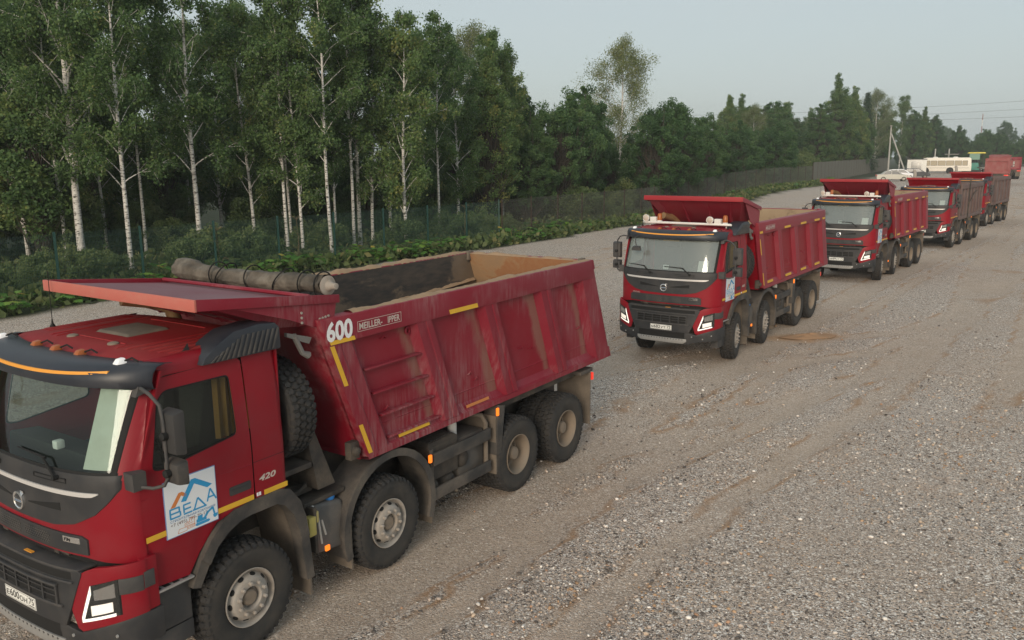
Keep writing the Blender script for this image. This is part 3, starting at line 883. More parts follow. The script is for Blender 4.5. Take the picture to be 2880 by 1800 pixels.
    # mirrors
    for s in (1, -1):
        def arm(m, s=s):
            m.tube([(0.90, s * 1.17, 2.84), (0.95, s * 1.26, 2.86), (0.95, s * 1.36, 2.83), (0.92, s * 1.44, 2.74), (0.91, s * 1.46, 2.6), (0.91, s * 1.46, 2.12), (0.93, s * 1.43, 2.05), (0.99, s * 1.36, 2.03), (1.07, s * 1.24, 2.05)], 0.016, 8)
            m.box(1.00, 1.12, *sorted((s * 1.16, s * 1.29)), 2.02, 2.17)
            m.hexa([(0.80, s * 1.13, 2.80), (0.97, s * 1.13, 2.78), (0.97, s * 1.20, 2.78), (0.80, s * 1.20, 2.82), (0.80, s * 1.12, 2.88), (0.93, s * 1.12, 2.87), (0.93, s * 1.19, 2.86), (0.80, s * 1.18, 2.87)])
        ma = part('mirror', t, 'grey_plastic', arm, 'mirarm%d' % s, smooth=50)
        def hous(m, s=s):
            for z0, z1 in ((2.31, 2.70), (2.05, 2.27)):
                y0, y1 = sorted((s * 1.37, s * 1.60))
                m.hexa([(0.80, y0, z0), (0.90, y0 + .02, z0 + .015), (0.90, y1 - .02, z0 + .015), (0.80, y1, z0), (0.80, y0, z1), (0.90, y0 + .02, z1 - .03), (0.90, y1 - .02, z1 - .03), (0.80, y1, z1)])
        part('mirror_housing', ma, 'mudguard' if c.get('dirty') else 'grey_plastic', hous, 'mirh%d' % s, bevel=0.025, split=True)
        part('mirror_clamp', ma, 'dark_gap', lambda m, s=s: [m.lathe([(0.035, 0.0), (0.035, 0.05), (0.02, 0.06), (0, 0.06)], 12, axis='x', c=(0.895, s * 1.47, z)) for z in (2.48, 2.16)], 'mirc%d' % s, split=True)
        part('mirror_glass', ma, 'chrome', lambda m, s=s: [m.box(0.797, 0.7995, *sorted((s * 1.395, s * 1.575)), z0, z1) for z0, z1 in ((2.33, 2.68), (2.07, 2.25))], 'mirg%d' % s, split=True)
    part('kerb_mirror', t, 'grey_plastic', lambda m: (m.tube([(1.02, -0.80, 2.90), (1.33, -0.76, 2.87), (1.42, -0.72, 2.78), (1.44, -0.68, 2.66)], 0.012, 6), m.hexa([(1.40, -.80, 2.58), (1.46, -.80, 2.58), (1.46, -.58, 2.58), (1.40, -.58, 2.58), (1.38, -.77, 2.68), (1.47, -.77, 2.66), (1.47, -.61, 2.66), (1.38, -.61, 2.68)])), 'kerbm', bevel=0.0)
    # bumper
    LOW = pl([(0, 0.535), (0.62, 0.535), (0.86, 0.60), (1.25, 0.64)])
    bp = part('bumper', t, blk, lambda m: (patch(m, XB, -1.255, 1.255, LOW, pl([(0, 0.83), (0.66, 0.80), (0.80, 0.76), (1.255, 0.93)]), 0, 0.06, 36, 5), [m.box(0.93, 1.085, *sorted((s * 1.14, s * 1.258)), 0.64, 0.92) for s in (-1, 1)]), 'bumper', bevel=0.012, smooth=50)
    part('skid_plate', bp, 'steel', lambda m: patch(m, XB, -0.60, 0.60, pl([(0, 0.545), (0.52, 0.545), (0.60, 0.60)]), pl([(0, 0.655), (0.60, 0.655)]), 0.014, 0.02, 14, 1), 'skid', bevel=0.004)
    part('skid_stud', bp, 'grey_plastic', lambda m: [m.lathe([(0.012, 0), (0.012, 0.006), (0, 0.006)], 8, axis='x', c=(XB(y, .6) + 0.014, y, .635)) for y in [-.5 + .067 * i for i in range(16)]], 'skidribs', split=True)
    part('bumper_bolt', bp, 'steel', lambda m: [m.lathe([(0.016, 0), (0.014, 0.012), (0, 0.012)], 8, axis='x', c=(XB(y, z) + 0.001, y, z)) for y, z in ((-.72, .72), (.72, .72), (-.95, .68), (.95, .68), (-1.12, .76), (1.12, .76))], 'bbolts', split=True)
    CPL = pl([(0, 0.80), (0.66, 0.80), (0.73, 0.95), (0.88, 1.30)])
    cp = part('bumper_panel', t, blk, lambda m: patch(m, XB, -0.88, 0.88, CPL, pl([(0, 1.335), (0.84, 1.335), (0.88, 1.325)]), 0.012, 0.03, 30, 5, (0.66, 0.73, -.66, -.73)), 'bpanel', bevel=0.006, smooth=50)
    part('bumper_ledge', cp, 'grey_plastic', lambda m: (m.slab([[(XB(y, 1.3) + 0.015, y, 1.345), (XB(y, 1.3) - 0.20, y, 1.335)] for y in [-.86 + 1.72 * i / 20 for i in range(21)]], (0, 0, -0.02)), patch(m, XB, -0.80, 0.80, 1.215, 1.235, 0.03, 0.03, 20, 1), patch(m, XB, -0.62, 0.62, 1.165, 1.185, 0.045, 0.04, 20, 1), patch(m, XB, -0.66, 0.66, 0.975, 1.0, 0.035, 0.03, 20, 1)), 'bledge', bevel=0.004)
    def lowg(m):
        for y0, y1 in ((-.60, -.23), (-.19, .19), (.23, .60)):
            patch(m, XB, y0, y1, 1.005, 1.16, 0.0135, 0.02, 6, 1)
        patch(m, XB, -0.78, 0.78, 1.245, 1.315, 0.0135, 0.02, 16, 1)
        patch(m, XB, -0.56, 0.56, 0.665, 0.80, 0.004, 0.02, 14, 1)
    part('lower_grille_shade', cp, 'dark_gap', lowg, 'lowg', split=True)  # dark patches painted in for the shaded depth of the openings
    def bars(m):
        for z in (1.06, 1.11):
            patch(m, XB, -0.60, 0.60, z, z + 0.012, 0.026, 0.02, 14, 1)
        for y in (-.60, -.42, -.21, 0, .21, .42, .60):
            patch(m, XB, y - .012, y + .012, 1.0, 1.165, 0.030, 0.025, 1, 1)
    part('grille_bar', cp, blk, bars, 'gbars', split=True)
    part('tow_flap', cp, 'orange_stripe', lambda m: patch(m, XB, 0.08, 0.20, 1.337, 1.35, -0.03, 0.03, 2, 1), 'towflap')
    for s in (1, -1):
        yy = lambda a, b: sorted((s * a, s * b))
        cn = part('bumper_corner', t, red, lambda m: (patch(m, XB, *yy(0.74, 1.255), pl([(0.74, 0.95), (0.80, 0.765), (1.255, 0.925)]), pl([(0.74, 0.97), (0.885, 1.33), (1.0, 1.375), (1.255, 1.40)]), 0.003, 0.04, 16, 5), m.box(0.955, 1.09, *yy(1.16, 1.2475), 0.93, 1.40)), 'bcorner%d' % s, bevel=0.01, smooth=50)
        HL, HU = pl([(0.845, 0.865), (1.155, 0.955)]), pl([(0.845, 0.90), (0.955, 1.215), (1.155, 1.275)])
        hl = part('headlight', t, 'dark_gap', lambda m: patch(m, XB, *yy(0.845, 1.165), HL, HU, 0.008, 0.02, 12, 4, (s * 0.955,)), 'hl%d' % s, smooth=60)
        part('daylight_strip', hl, 'lamp_lit', lambda m: (patch(m, XB, *yy(0.85, 1.13), HL, lambda y: HL(y) + 0.026, 0.012, 0.006, 10, 1), patch(m, XB, *yy(0.85, 0.955), lambda y: HU(y) - 0.075 if abs(y) > 0.87 else HL(y), HU, 0.012, 0.006, 8, 1)), 'drl%d' % s)
        part('dipped_beam', hl, 'lamp_soft', lambda m: patch(m, XB, *yy(0.945, 1.115), lambda y: HL(y) + 0.045, pl([(0.945, 1.03), (1.115, 1.075)]), 0.012, 0.006, 6, 2), 'beam%d' % s)
        part('main_beam', hl, 'chrome', lambda m: patch(m, XB, *yy(0.98, 1.135), pl([(0.98, 1.085), (1.135, 1.115)]), pl([(0.98, 1.175), (1.135, 1.24)]), 0.012, 0.006, 6, 2), 'mbeam%d' % s)
        part('headlight_lens', hl, 'lens', lambda m: patch(m, XB, *yy(0.845, 1.165), HL, HU, 0.022, 0, 12, 4, (s * 0.955,)), 'hlens%d' % s, smooth=60)
        ind = part('turn_indicator', t, 'grey_plastic', lambda m: (patch(m, XB, *yy(1.165, 1.257), 1.135, 1.275, 0.016, 0.012, 6, 2), m.box(0.99, 1.085, *yy(1.24, 1.262), 1.145, 1.29)), 'turn%d' % s, bevel=0.006)
    # number plate
    npl = part('number_plate', t, 'plate_white', lambda m: m.box(1.508, 1.514, -0.26, 0.26, 0.832, 0.944), 'nplate', bevel=0.002)
    part('plate_border', npl, 'ink', lambda m: [m.box(1.5142, 1.5148, *q) for q in ((-.255, .255, .934, .937), (-.255, .255, .839, .842), (-.255, -.252, .842, .934), (.252, .255, .842, .934), (.128, .131, .842, .934), (.15, .24, .850, .858))], 'pborder')
    pa, pb, pc, pd = c['plate']
    for tx, y, w, h, z in ((pa, -0.235, 0.05, 0.052, 0.858), (pb, -0.175, 0.16, 0.070, 0.858), (pc, -0.005, 0.12, 0.052, 0.858), (pd, 0.150, 0.085, 0.058, 0.870)):
        text_obj('lettering', tx, 'ink', npl, (1.5152, y, z), (0, 1, 0), (0, 0, 1), h, w, 0.012)
    # tape along the cab side and number on the corner panel
    tp_ = part('reflective_tape', t, 'yellow_tape', lambda m: (m.box(0.03, 1.02, 1.2355, 1.2380, 1.515, 1.565) if c.get('sticker') != 'wide' else m.box(0.03, 1.02, 1.2355, 1.2380, 1.515, 1.565), m.box(-0.11, 0.03, 1.2355, 1.2380, 1.515, 1.565), m.box(-0.525, -0.235, 1.2355, 1.2380, 1.515, 1.565)), 'cabtape', split=True)
    part('tape_tick', tp_, 'white_tape', lambda m: (m.box(-0.165, -0.145, 1.2355, 1.2380, 1.53, 1.565), m.box(-0.195, -0.172, 1.2355, 1.2380, 1.53, 1.565)), 'tapetick', split=True)
    text_obj('lettering', c.get('power', '420'), 'letter_grey', tp_, (-0.185, 1.2372, 1.665), (-1, 0, -0.02), (0, 0, 1), 0.062, 0.205, 0.03, 0.2)
    # company notice on the door
    if c.get('sticker'):
        S0, S1, Z0, Z1 = 0.83, 0.30, 1.47, 1.99
        U, V = lambda u: S0 + (S1 - S0) * u, lambda v: Z0 + (Z1 - Z0) * v
        yb = 1.2405
        sk = part('door_sticker', t, 'sticker_edge', lambda m: m.hexa([(U(0), 1.214, V(0)), (U(1), 1.214, V(0)), (U(1), yb, V(0)), (U(0), yb, V(0)), (U(0), 1.214, V(1)), (U(1), 1.214, V(1)), (U(1), yb, V(1)), (U(0), yb, V(1))]), 'stk0', label='white company notice with blue peaked roof and digger print')
        part('sticker_face', sk, 'sticker_white', lambda m: m.hexa([(U(.012), yb, V(.012)), (U(.988), yb, V(.012)), (U(.988), yb + .0012, V(.012)), (U(.012), yb + .0012, V(.012)), (U(.012), yb, V(.988)), (U(.988), yb, V(.988)), (U(.988), yb + .0012, V(.988)), (U(.012), yb + .0012, V(.988))]), 'stk1')
        y2 = yb + 0.0022
        def flat(m, *polys):
            for q in polys:
                m.add([(U(u), y2, V(v)) for u, v in q], [tuple(range(len(q)))])
        def strip2(m, p0, p1, w):
            a, b = Vector(p0), Vector(p1)
            nn = Vector((-(b - a).y, (b - a).x)).normalized() * w / 2
            flat(m, [a + nn, b + nn, b - nn, a - nn])
        part('printed_roof', sk, 'sticker_blue', lambda m: flat(m, [(.30, .57), (.52, .90), (.60, .90), (.92, .69), (.82, .655), (.575, .81), (.40, .555)], ), 'prf')
        part('printed_roof', sk, 'sticker_orange', lambda m: flat(m, [(.10, .52), (.27, .745), (.335, .745), (.425, .68), (.40, .63), (.315, .685), (.19, .52)]), 'pro')
        def veda(m):
            w = 0.030
            for p0, p1 in (((.09, .34), (.09, .50)), ((.08, .50), (.27, .50)), ((.08, .42), (.27, .42)), ((.08, .34), (.27, .34)), ((.275, .34), (.275, .42)), ((.26, .42), (.26, .50)),
                           ((.345, .36), (.345, .49)), ((.335, .50), (.48, .50)), ((.345, .42), (.48, .42)), ((.335, .34), (.50, .34)),
                           ((.54, .35), (.62, .54)), ((.62, .54), (.76, .35)), ((.51, .345), (.78, .345)),
                           ((.80, .40), (.87, .62)), ((.87, .62), (.98, .40)), ((.83, .47), (.95, .47))):
                strip2(m, p0, p1, w)
        part('printed_letter', sk, 'sticker_blue', veda, 'veda', split=False)
        text_obj('lettering', 'СТРОИТЕЛЬНАЯ КОМПАНИЯ', 'sticker_darkblue', sk, (U(.08), y2, V(.265)), (-1, 0, 0), (0, 0, 1), 0.021, 0.46, 0.008)
        text_obj('lettering', '+7 (495) 799-70-17', 'sticker_grey', sk, (U(.08), y2, V(.175)), (-1, 0, 0), (0, 0, 1), 0.038, 0.375, 0.004)
        def digger(m):
            flat(m, [(.56, .04), (.80, .04), (.83, .065), (.80, .09), (.56, .09), (.53, .065)], [(.56, .095), (.76, .095), (.76, .13), (.73, .15), (.56, .15)], [(.58, .15), (.68, .15), (.69, .21), (.60, .21)])
            strip2(m, (.72, .13), (.80, .22), .045); strip2(m, (.79, .21), (.90, .265), .04); strip2(m, (.895, .27), (.925, .13), .035)
            flat(m, [(.89, .13), (.985, .14), (.98, .09), (.93, .065), (.90, .085)])
        part('printed_digger', sk, 'sticker_blue', digger, 'digger')
        def dozer(m):
            w = 0.008
            for p0, p1 in (((.20, .04), (.37, .04)), ((.37, .04), (.385, .10)), ((.385, .10), (.23, .11)), ((.23, .11), (.20, .04)), ((.34, .12), (.34, .17)), ((.34, .17), (.44, .17)), ((.42, .17), (.44, .23)), ((.44, .23), (.52, .23)), ((.52, .23), (.52, .11)), ((.34, .12), (.53, .11)), ((.40, .06), (.52, .06)), ((.40, .10), (.53, .10)), ((.52, .06), (.53, .10)), ((.40, .06), (.39, .1)), ((.42, .08), (.52, .08)), ((.36, .145), (.5, .145)), ((.47, .17), (.47, .23)), ((.395, .17), (.395, .20))):
                strip2(m, p0, p1, w)
        part('printed_dozer', sk, 'sticker_orange', dozer, 'dozer')
    # headboard lamps on a roof bar
    if c.get('lamp_bar'):
        bar = part('lamp_bar', t, 'white_paint', lambda m: (m.tube([(0.10, -1.02, 3.12), (0.28, -1.08, 3.14), (0.34, -1.0, 3.145), (0.36, 0, 3.145), (0.34, 1.0, 3.145), (0.28, 1.08, 3.14), (0.10, 1.02, 3.12)], 0.028, 8), m.tube([(0.10, -1.02, 3.12), (0.10, 1.02, 3.12)], 0.02, 8), [m.tube([(0.2, y, 3.0), (0.2, y, 3.14)], 0.018, 6) for y in (-.95, .95)]), 'lbar')
        for y in (-0.98, 0.62):
            part('work_lamp', bar, 'white_paint', lambda m, y=y: m.lathe([(0.0, 0.28), (0.05, 0.29), (0.078, 0.33), (0.085, 0.38), (0.08, 0.392), (0.07, 0.39)], 20, axis='x', c=(0, y, 3.24)), 'wlamp%s' % y)
            part('lamp_glass', bar, 'lamp_off', lambda m, y=y: m.lathe([(0.072, 0.387), (0.05, 0.396), (0.0, 0.40)], 20, axis='x', c=(0, y, 3.24)), 'wlg%s' % y)
            part('bracket', bar, 'white_paint', lambda m, y=y: (m.box(0.24, 0.36, y + .10, y + .25, 3.16, 3.27),), 'wbr%s' % y, bevel=0.006)
        for y in (-0.68, 0.94):
            part('beacon', bar, 'amber', lambda m, y=y: m.lathe([(0.055, 3.19), (0.058, 3.22), (0.05, 3.33), (0.035, 3.35), (0, 3.352)], 16, axis='z', c=(0.25, y, 0)), 'beac%s' % y)
            part('beacon_base', bar, 'white_paint', lambda m, y=y: m.lathe([(0.05, 3.13), (0.06, 3.15), (0.06, 3.19), (0, 3.19)], 16, axis='z', c=(0.25, y, 0)), 'beacb%s' % y)
    if c.get('stack'):
        part('exhaust_stack', t, 'rim', lambda m: m.tube([(-0.72, -0.95, 1.6), (-0.72, -0.95, 3.45), (-0.74, -0.96, 3.66), (-0.84, -1.02, 3.80)], 0.085, 12), 'stack', smooth=60)
    else:
        part('exhaust_pipe', t, 'exhaust_metal', lambda m: (m.tube([(-0.70, -0.62, 2.2), (-0.70, -0.62, 2.95), (-0.66, -0.64, 3.12), (-0.52, -0.70, 3.20), (-0.20, -0.80, 3.27)], 0.078, 14), m.tube([(-0.47, -0.715, 3.213), (-0.445, -0.722, 3.219)], 0.083, 14)), 'exh', smooth=60)
def SH(x0, z):
    """the tipper body leans: every upright follows this slope"""
    return x0 - 0.385 * (3.10 - z)
def shear_box(m, xa, xb, y0, y1, z0, z1):
    m.hexa([(SH(xa, z0), y0, z0), (SH(xb, z0), y0, z0), (SH(xb, z0), y1, z0), (SH(xa, z0), y1, z0), (SH(xa, z1), y0, z1), (SH(xb, z1), y0, z1), (SH(xb, z1), y1, z1), (SH(xa, z1), y1, z1)])
XT0, XT1 = -1.03, -6.78
RIBX = (-2.57, -3.93, -5.31)

def ridge(m, pts, w, h, seed, step=0.05):
    """crumbly line of dried soil along a polyline"""
    rnd = random.Random(seed)
    rows = []
    for (a, b) in zip(pts, pts[1:]):
        a, b = Vector(a), Vector(b)
        k = max(2, int((b - a).length / step))
        d = (b - a).normalized()
        sd = d.cross(Vector((0, 0, 1))).normalized()
        for i in range(k + 1):
            p = a.lerp(b, i / k)
            hh = h * (0.25 + 0.9 * abs(mnoise.noise(p * 2.3 + Vector((seed, 0, 0)))) * 2 + 0.4 * rnd.random())
            ww = w * (0.75 + 0.35 * rnd.random())
            rows.append([p - sd * ww, p - sd * ww * 0.5 + Vector((0, 0, hh * 0.8)), p + sd * ww * 0.1 * rnd.uniform(-1, 1) + Vector((0, 0, hh)), p + sd * ww * 0.55 + Vector((0, 0, hh * 0.7)), p + sd * ww])
    m.grid(rows)

def body_sheared(t, c):
    wall, rib = c['body_mat'], c['rib_mat']
    bd = part('tipper_body', t, wall, lambda m: ([shear_box(m, XT1, XT0, *sorted((s * 1.135, s * 1.172)), 1.46, 2.85) for s in (1, -1)], shear_box(m, XT0 - 0.05, XT0, -1.2, 1.2, 1.45, 3.07), m.box(SH(XT1, 1.45), SH(XT0, 1.45), -1.12, 1.12, 1.40, 1.46)), 'tbody', bevel=0.0)
    for s in (1, -1):
        yy = lambda a, b: sorted((s * a, s * b))
        part('top_rail', bd, rib, lambda m: shear_box(m, XT1 - .004, XT0 + .003, *yy(1.10, 1.272), 2.815, 3.10), 'trail%d' % s, bevel=0.018)
        def brail(m):
            z = [(1.172, 1.60), (1.215, 1.515), (1.255, 1.495), (1.255, 1.425), (1.12, 1.405)]
            rows = [[(SH(x, zz), s * y, zz) for y, zz in z] for x in (XT0, XT1)]
            m.grid(rows)
        part('bottom_rail', bd, rib, brail, 'brail%d' % s, smooth=20)
        for x0 in RIBX:
            def ribb(m):
                b = lambda q, z, y: (SH(q, z), s * y, z)
                for z0, z1 in ((1.505, 2.83),):
                    prof = [(x0 + .22, 1.172), (x0 + .135, 1.262), (x0 + .03, 1.262), (x0 + .02, 1.254), (x0 - .03, 1.254), (x0 - .04, 1.262), (x0 - .13, 1.262), (x0 - .22, 1.172)]
                    m.grid([[b(q, z, y) for q, y in prof] for z in (z0, z1)])
                    m.add([b(q, z0, y) for q, y in prof], [tuple(range(len(prof)))])
            part('rib', bd, rib, ribb, 'rib%d%s' % (s, x0), smooth=20)
        def post(m):
            b = lambda q, z, y: (SH(q, z), s * y, z)
            m.grid([[b(q, z, y) for q, y in ((XT0 + .002, 1.172), (XT0 + .002, 1.262), (XT0 - .16, 1.262), (XT0 - .18, 1.252), (XT0 - .34, 1.252), (XT0 - .44, 1.172))] for z in (1.46, 2.83)])
        part('corner_post', bd, rib, post, 'fpost%d' % s, smooth=20)
        def rpost(m):
            b = lambda q, z, y: (SH(q, z), s * y, z)
            m.grid([[b(q, z, y) for q, y in ((XT1 + .52, 1.172), (XT1 + .38, 1.262), (XT1 - .003, 1.262), (XT1 - .003, 1.12))] for z in (1.43, 2.83)])
        part('corner_post', bd, rib, rpost, 'rpost%d' % s, smooth=20)
        part('weld_seam', bd, wall, lambda m: m.add([(SH(XT0, 1.76), s * 1.1725, 1.76), (SH(XT1, 1.76), s * 1.1725, 1.76), (SH(XT1, 1.75), s * 1.179, 1.75), (SH(XT0, 1.75), s * 1.179, 1.75), (SH(XT1, 1.735), s * 1.1725, 1.735), (SH(XT0, 1.735), s * 1.1725, 1.735)], [(0, 1, 2, 3), (3, 2, 4, 5)]), 'weld%d' % s)
    def loops(m):
        for x0, z in ((-1.9, 2.72), (-2.55 + .95, 1.9), (-3.2, 1.95), (-4.7, 2.0), (-6.1, 2.05), (-3.3, 1.85), (-4.45, 2.05)):
            x = SH(x0, z)
            m.tube([(x - .03, 1.168, z), (x - .03, 1.20, z + .01), (x, 1.205, z + .04), (x + .03, 1.20, z + .01), (x + .03, 1.168, z)], 0.008, 6)
        for x0 in (-2.32, -6.33):
            m.lathe([(0.03, 1.17), (0.045, 1.18), (0.05, 1.20), (0.03, 1.205), (0.028, 1.18)], 14, axis='y', c=(SH(x0, 2.74), 0, 2.74))
    part('lashing_ring', bd, rib, loops, 'loops', split=True)
    # open inside
    prof = [(1.10, 3.085), (1.085, 2.35), (1.06, 2.0), (0.98, 1.75), (0.80, 1.58), (0.55, 1.52), (0.0, 1.50)]
    prof = prof + [(-y, z) for y, z in prof[-2::-1]]
    part('bed_lining', bd, c['bed_mat'], lambda m: m.grid([[(SH(XT0 - 0.055 + (XT1 + 0.11 - XT0) * i / 14, z), y, z) for y, z in prof] for i in range(15)]), 'bedlin', smooth=45)
    part('tailgate', bd, [c['tail_mat'], wall][0], lambda m: shear_box(m, XT1 + .005, XT1 + .05, -1.10, 1.10, 1.46, 3.085), 'tgate', bevel=0.004)
    part('headboard_lining', bd, c['bed_mat'], lambda m: shear_box(m, XT0 - .062, XT0 - .054, -1.09, 1.09, 1.5, 3.06), 'hlin')
    part('tailgate_hinge', bd, c.get('hinge_mat', rib), lambda m: [m.box(SH(XT1, 3.0) - .03, SH(XT1, 3.0) + .12, *sorted((s * 1.06, s * 1.13)), 2.97, 3.13) for s in (1, -1)], 'thinge', bevel=0.015, split=True)
    part('tail_frame', bd, rib, lambda m: (shear_box(m, XT1 - .10, XT1, -1.25, 1.25, 2.95, 3.10), shear_box(m, XT1 - .10, XT1, -1.25, 1.25, 1.42, 1.6), [shear_box(m, XT1 - .08, XT1 - .002, y - .06, y + .06, 1.6, 2.95) for y in (-1.18, -.4, .4, 1.18)]), 'tframe', bevel=0.008)
    # headboard canopy over the cab
    cx0, cz0, cx1, cz1, wl_ = c['canopy']
    ed = c['canopy_edge']
    tilt = lambda x: cz0 + (cz1 - cz0) * (x - cx0) / (cx1 - cx0)
    cn = part('canopy', t, c['canopy_mat'], lambda m: m.hexa([(cx0, -1.22, cz0 - .012), (cx1, -1.22, cz1 - .012), (cx1, 1.22, cz1 - .012), (cx0, 1.22, cz0 - .012), (cx0, -1.22, cz0), (cx1, -1.22, cz1), (cx1, 1.22, cz1), (cx0, 1.22, cz0)]), 'canopy%s' % cz1)
    part('canopy_front_edge', cn, ed, lambda m: m.box(cx1 - .012, cx1 + .012, -1.236, 1.236, cz1 - .075, cz1 + .035), 'cedge%s' % cz1, bevel=0.005)
    for s in (1, -1):
        part('canopy_lip', cn, rib, lambda m: m.hexa([(cx0 - .12, s * 1.215, cz0 - .045), (cx1 - .013, s * 1.215, cz1 - .07), (cx1 - .013, s * 1.236, cz1 - .07), (cx0 - .12, s * 1.236, cz0 - .045), (cx0 - .12, s * 1.215, cz0 + .04), (cx1 - .013, s * 1.215, cz1 + .035), (cx1 - .013, s * 1.236, cz1 + .035), (cx0 - .12, s * 1.236, cz0 + .04)]), 'clip%s%d' % (cz1, s), bevel=0.004)
        part('gusset_plate', cn, rib, lambda m: m.prism([(cx0 - .10, tilt(cx0 - .10) - .02), (cx1 - .25, tilt(cx1 - .25) - .03), (cx0 + .55, 3.16), (cx0 + .22, 3.03), (cx0 - .05, 3.02)], 'y', *sorted((s * 1.19, s * 1.203))), 'gus%s%d' % (cz1, s))
    part('hopper_front', cn, rib, lambda m: m.hexa([(-1.05, -wl_, 3.02), (-0.72, -wl_, 3.06), (-0.72, wl_, 3.06), (-1.05, wl_, 3.02), (cx0 + .02, -1.18, tilt(cx0) - .016), (cx1 - .05, -1.18, tilt(cx1 - .05) - .016), (cx1 - .05, 1.18, tilt(cx1 - .05) - .016), (cx0 + .02, 1.18, tilt(cx0) - .016)]), 'hop%s' % cz1)
    def webs(m):
        for y in (-.75, -.28, .28, .75):
            m.add([(-.715, y - .01, 3.05), (cx1 - .09, y * 1.2 - .01, tilt(cx1 - .09) - .03), (cx1 - .05, y * 1.2 - .01, tilt(cx1 - .05) - .02), (-.66, y - .01, 3.05 + 0.0), (-.715, y + .01, 3.05), (cx1 - .09, y * 1.2 + .01, tilt(cx1 - .09) - .03), (cx1 - .05, y * 1.2 + .01, tilt(cx1 - .05) - .02), (-.66, y + .01, 3.05)], [(0, 1, 2, 3), (7, 6, 5, 4), (3, 2, 6, 7)])
            m.hexa([(-.70, y - .012, 3.06), (-.60, y - .012, 3.06), (-.60, y + .012, 3.06), (-.70, y + .012, 3.06), (-.62, y * 1.08 - .012, 3.2), (-.36, y * 1.08 - .012, 3.36), (-.36, y * 1.08 + .012, 3.36), (-.62, y * 1.08 + .012, 3.2)])
    part('canopy_web', cn, rib, webs, 'webs%s' % cz1, split=True)
    # tape
    def tape(m):
        B = lambda x0, x1, z0, z1, y=1.2735: shear_box(m, x1, x0, y, y + .002, z0, z1)
        if c['tape'] == 'old':
            B(-1.06, -1.42, 2.817, 2.862); shear_box(m, -3.64, -3.06, 1.2735, 1.2755, 2.825, 2.88)
            B(-1.05, -1.11, 2.34, 2.80, 1.263); B(-1.05, -1.11, 1.50, 1.86, 1.263)
            shear_box(m, -2.16, -1.60, 1.232, 1.236, 1.525, 1.565)
        else:
            for x0 in (-2.95, -4.35, -5.65): shear_box(m, x0 - .5, x0, 1.2735, 1.2755, 2.835, 2.89)
            shear_box(m, -6.7, -6.45, 1.2735, 1.2755, 2.835, 2.89); shear_box(m, -1.28, -1.06, 1.2735, 1.2755, 2.835, 2.89)
            B(-1.05, -1.10, 2.30, 2.70, 1.263); B(-1.05, -1.10, 1.52, 1.84, 1.263)
            for x0 in (-1.35, -2.85, -4.2, -5.55): shear_box(m, x0 - .48, x0, 1.238, 1.242, 1.535, 1.60)
    part('reflective_tape', bd, 'yellow_tape', tape, 'btape' + c['tape'], split=True)
    # maker's plate
    z = 2.945
    fr = part('maker_plate', bd, rib, lambda m: m.box(-2.27, -1.56, 1.2725, 1.2745, 2.885, 3.005), 'mplate')
    part('plate_rim', fr, 'letter_grey', lambda m: [m.box(*q[:2], 1.2746, 1.2754, *q[2:]) for q in ((-2.265, -1.565, 2.996, 3.001), (-2.265, -1.565, 2.889, 2.894), (-2.265, -2.260, 2.894, 2.996), (-1.570, -1.565, 2.894, 2.996))], 'prim')
    if c['tape'] == 'old':
        text_obj('lettering', 'MEILLER-', 'letter_grey', fr, (-1.590, 1.2756, 2.908), (-1, 0, 0), (0, 0, 1), 0.072, 0.36, 0.02)
        text_obj('lettering', 'IPPER', 'letter_grey', fr, (-2.04, 1.2756, 2.908), (-1, 0, 0), (0, 0, 1), 0.072, 0.20, 0.02)
    else:
        text_obj('lettering', 'MEILLER-KIPPER', 'letter_grey', fr, (-1.590, 1.2756, 2.908), (-1, 0, 0), (0, 0, 1), 0.072, 0.65, 0.02)
    part('tilt_bracket', t, 'grey_iron', lambda m: (m.hexa([(-0.98, 1.12, 2.86), (-0.70, 1.12, 2.98), (-0.70, 1.16, 2.98), (-0.98, 1.16, 2.86), (-1.02, 1.12, 2.92), (-0.70, 1.12, 3.02), (-0.70, 1.16, 3.02), (-1.02, 1.16, 2.92)]), m.tube([(-0.80, 1.14, 2.98), (-0.90, 1.14, 2.78), (-0.98, 1.14, 2.74)], [0.03, 0.028, 0.04], 8)), 'tbr')

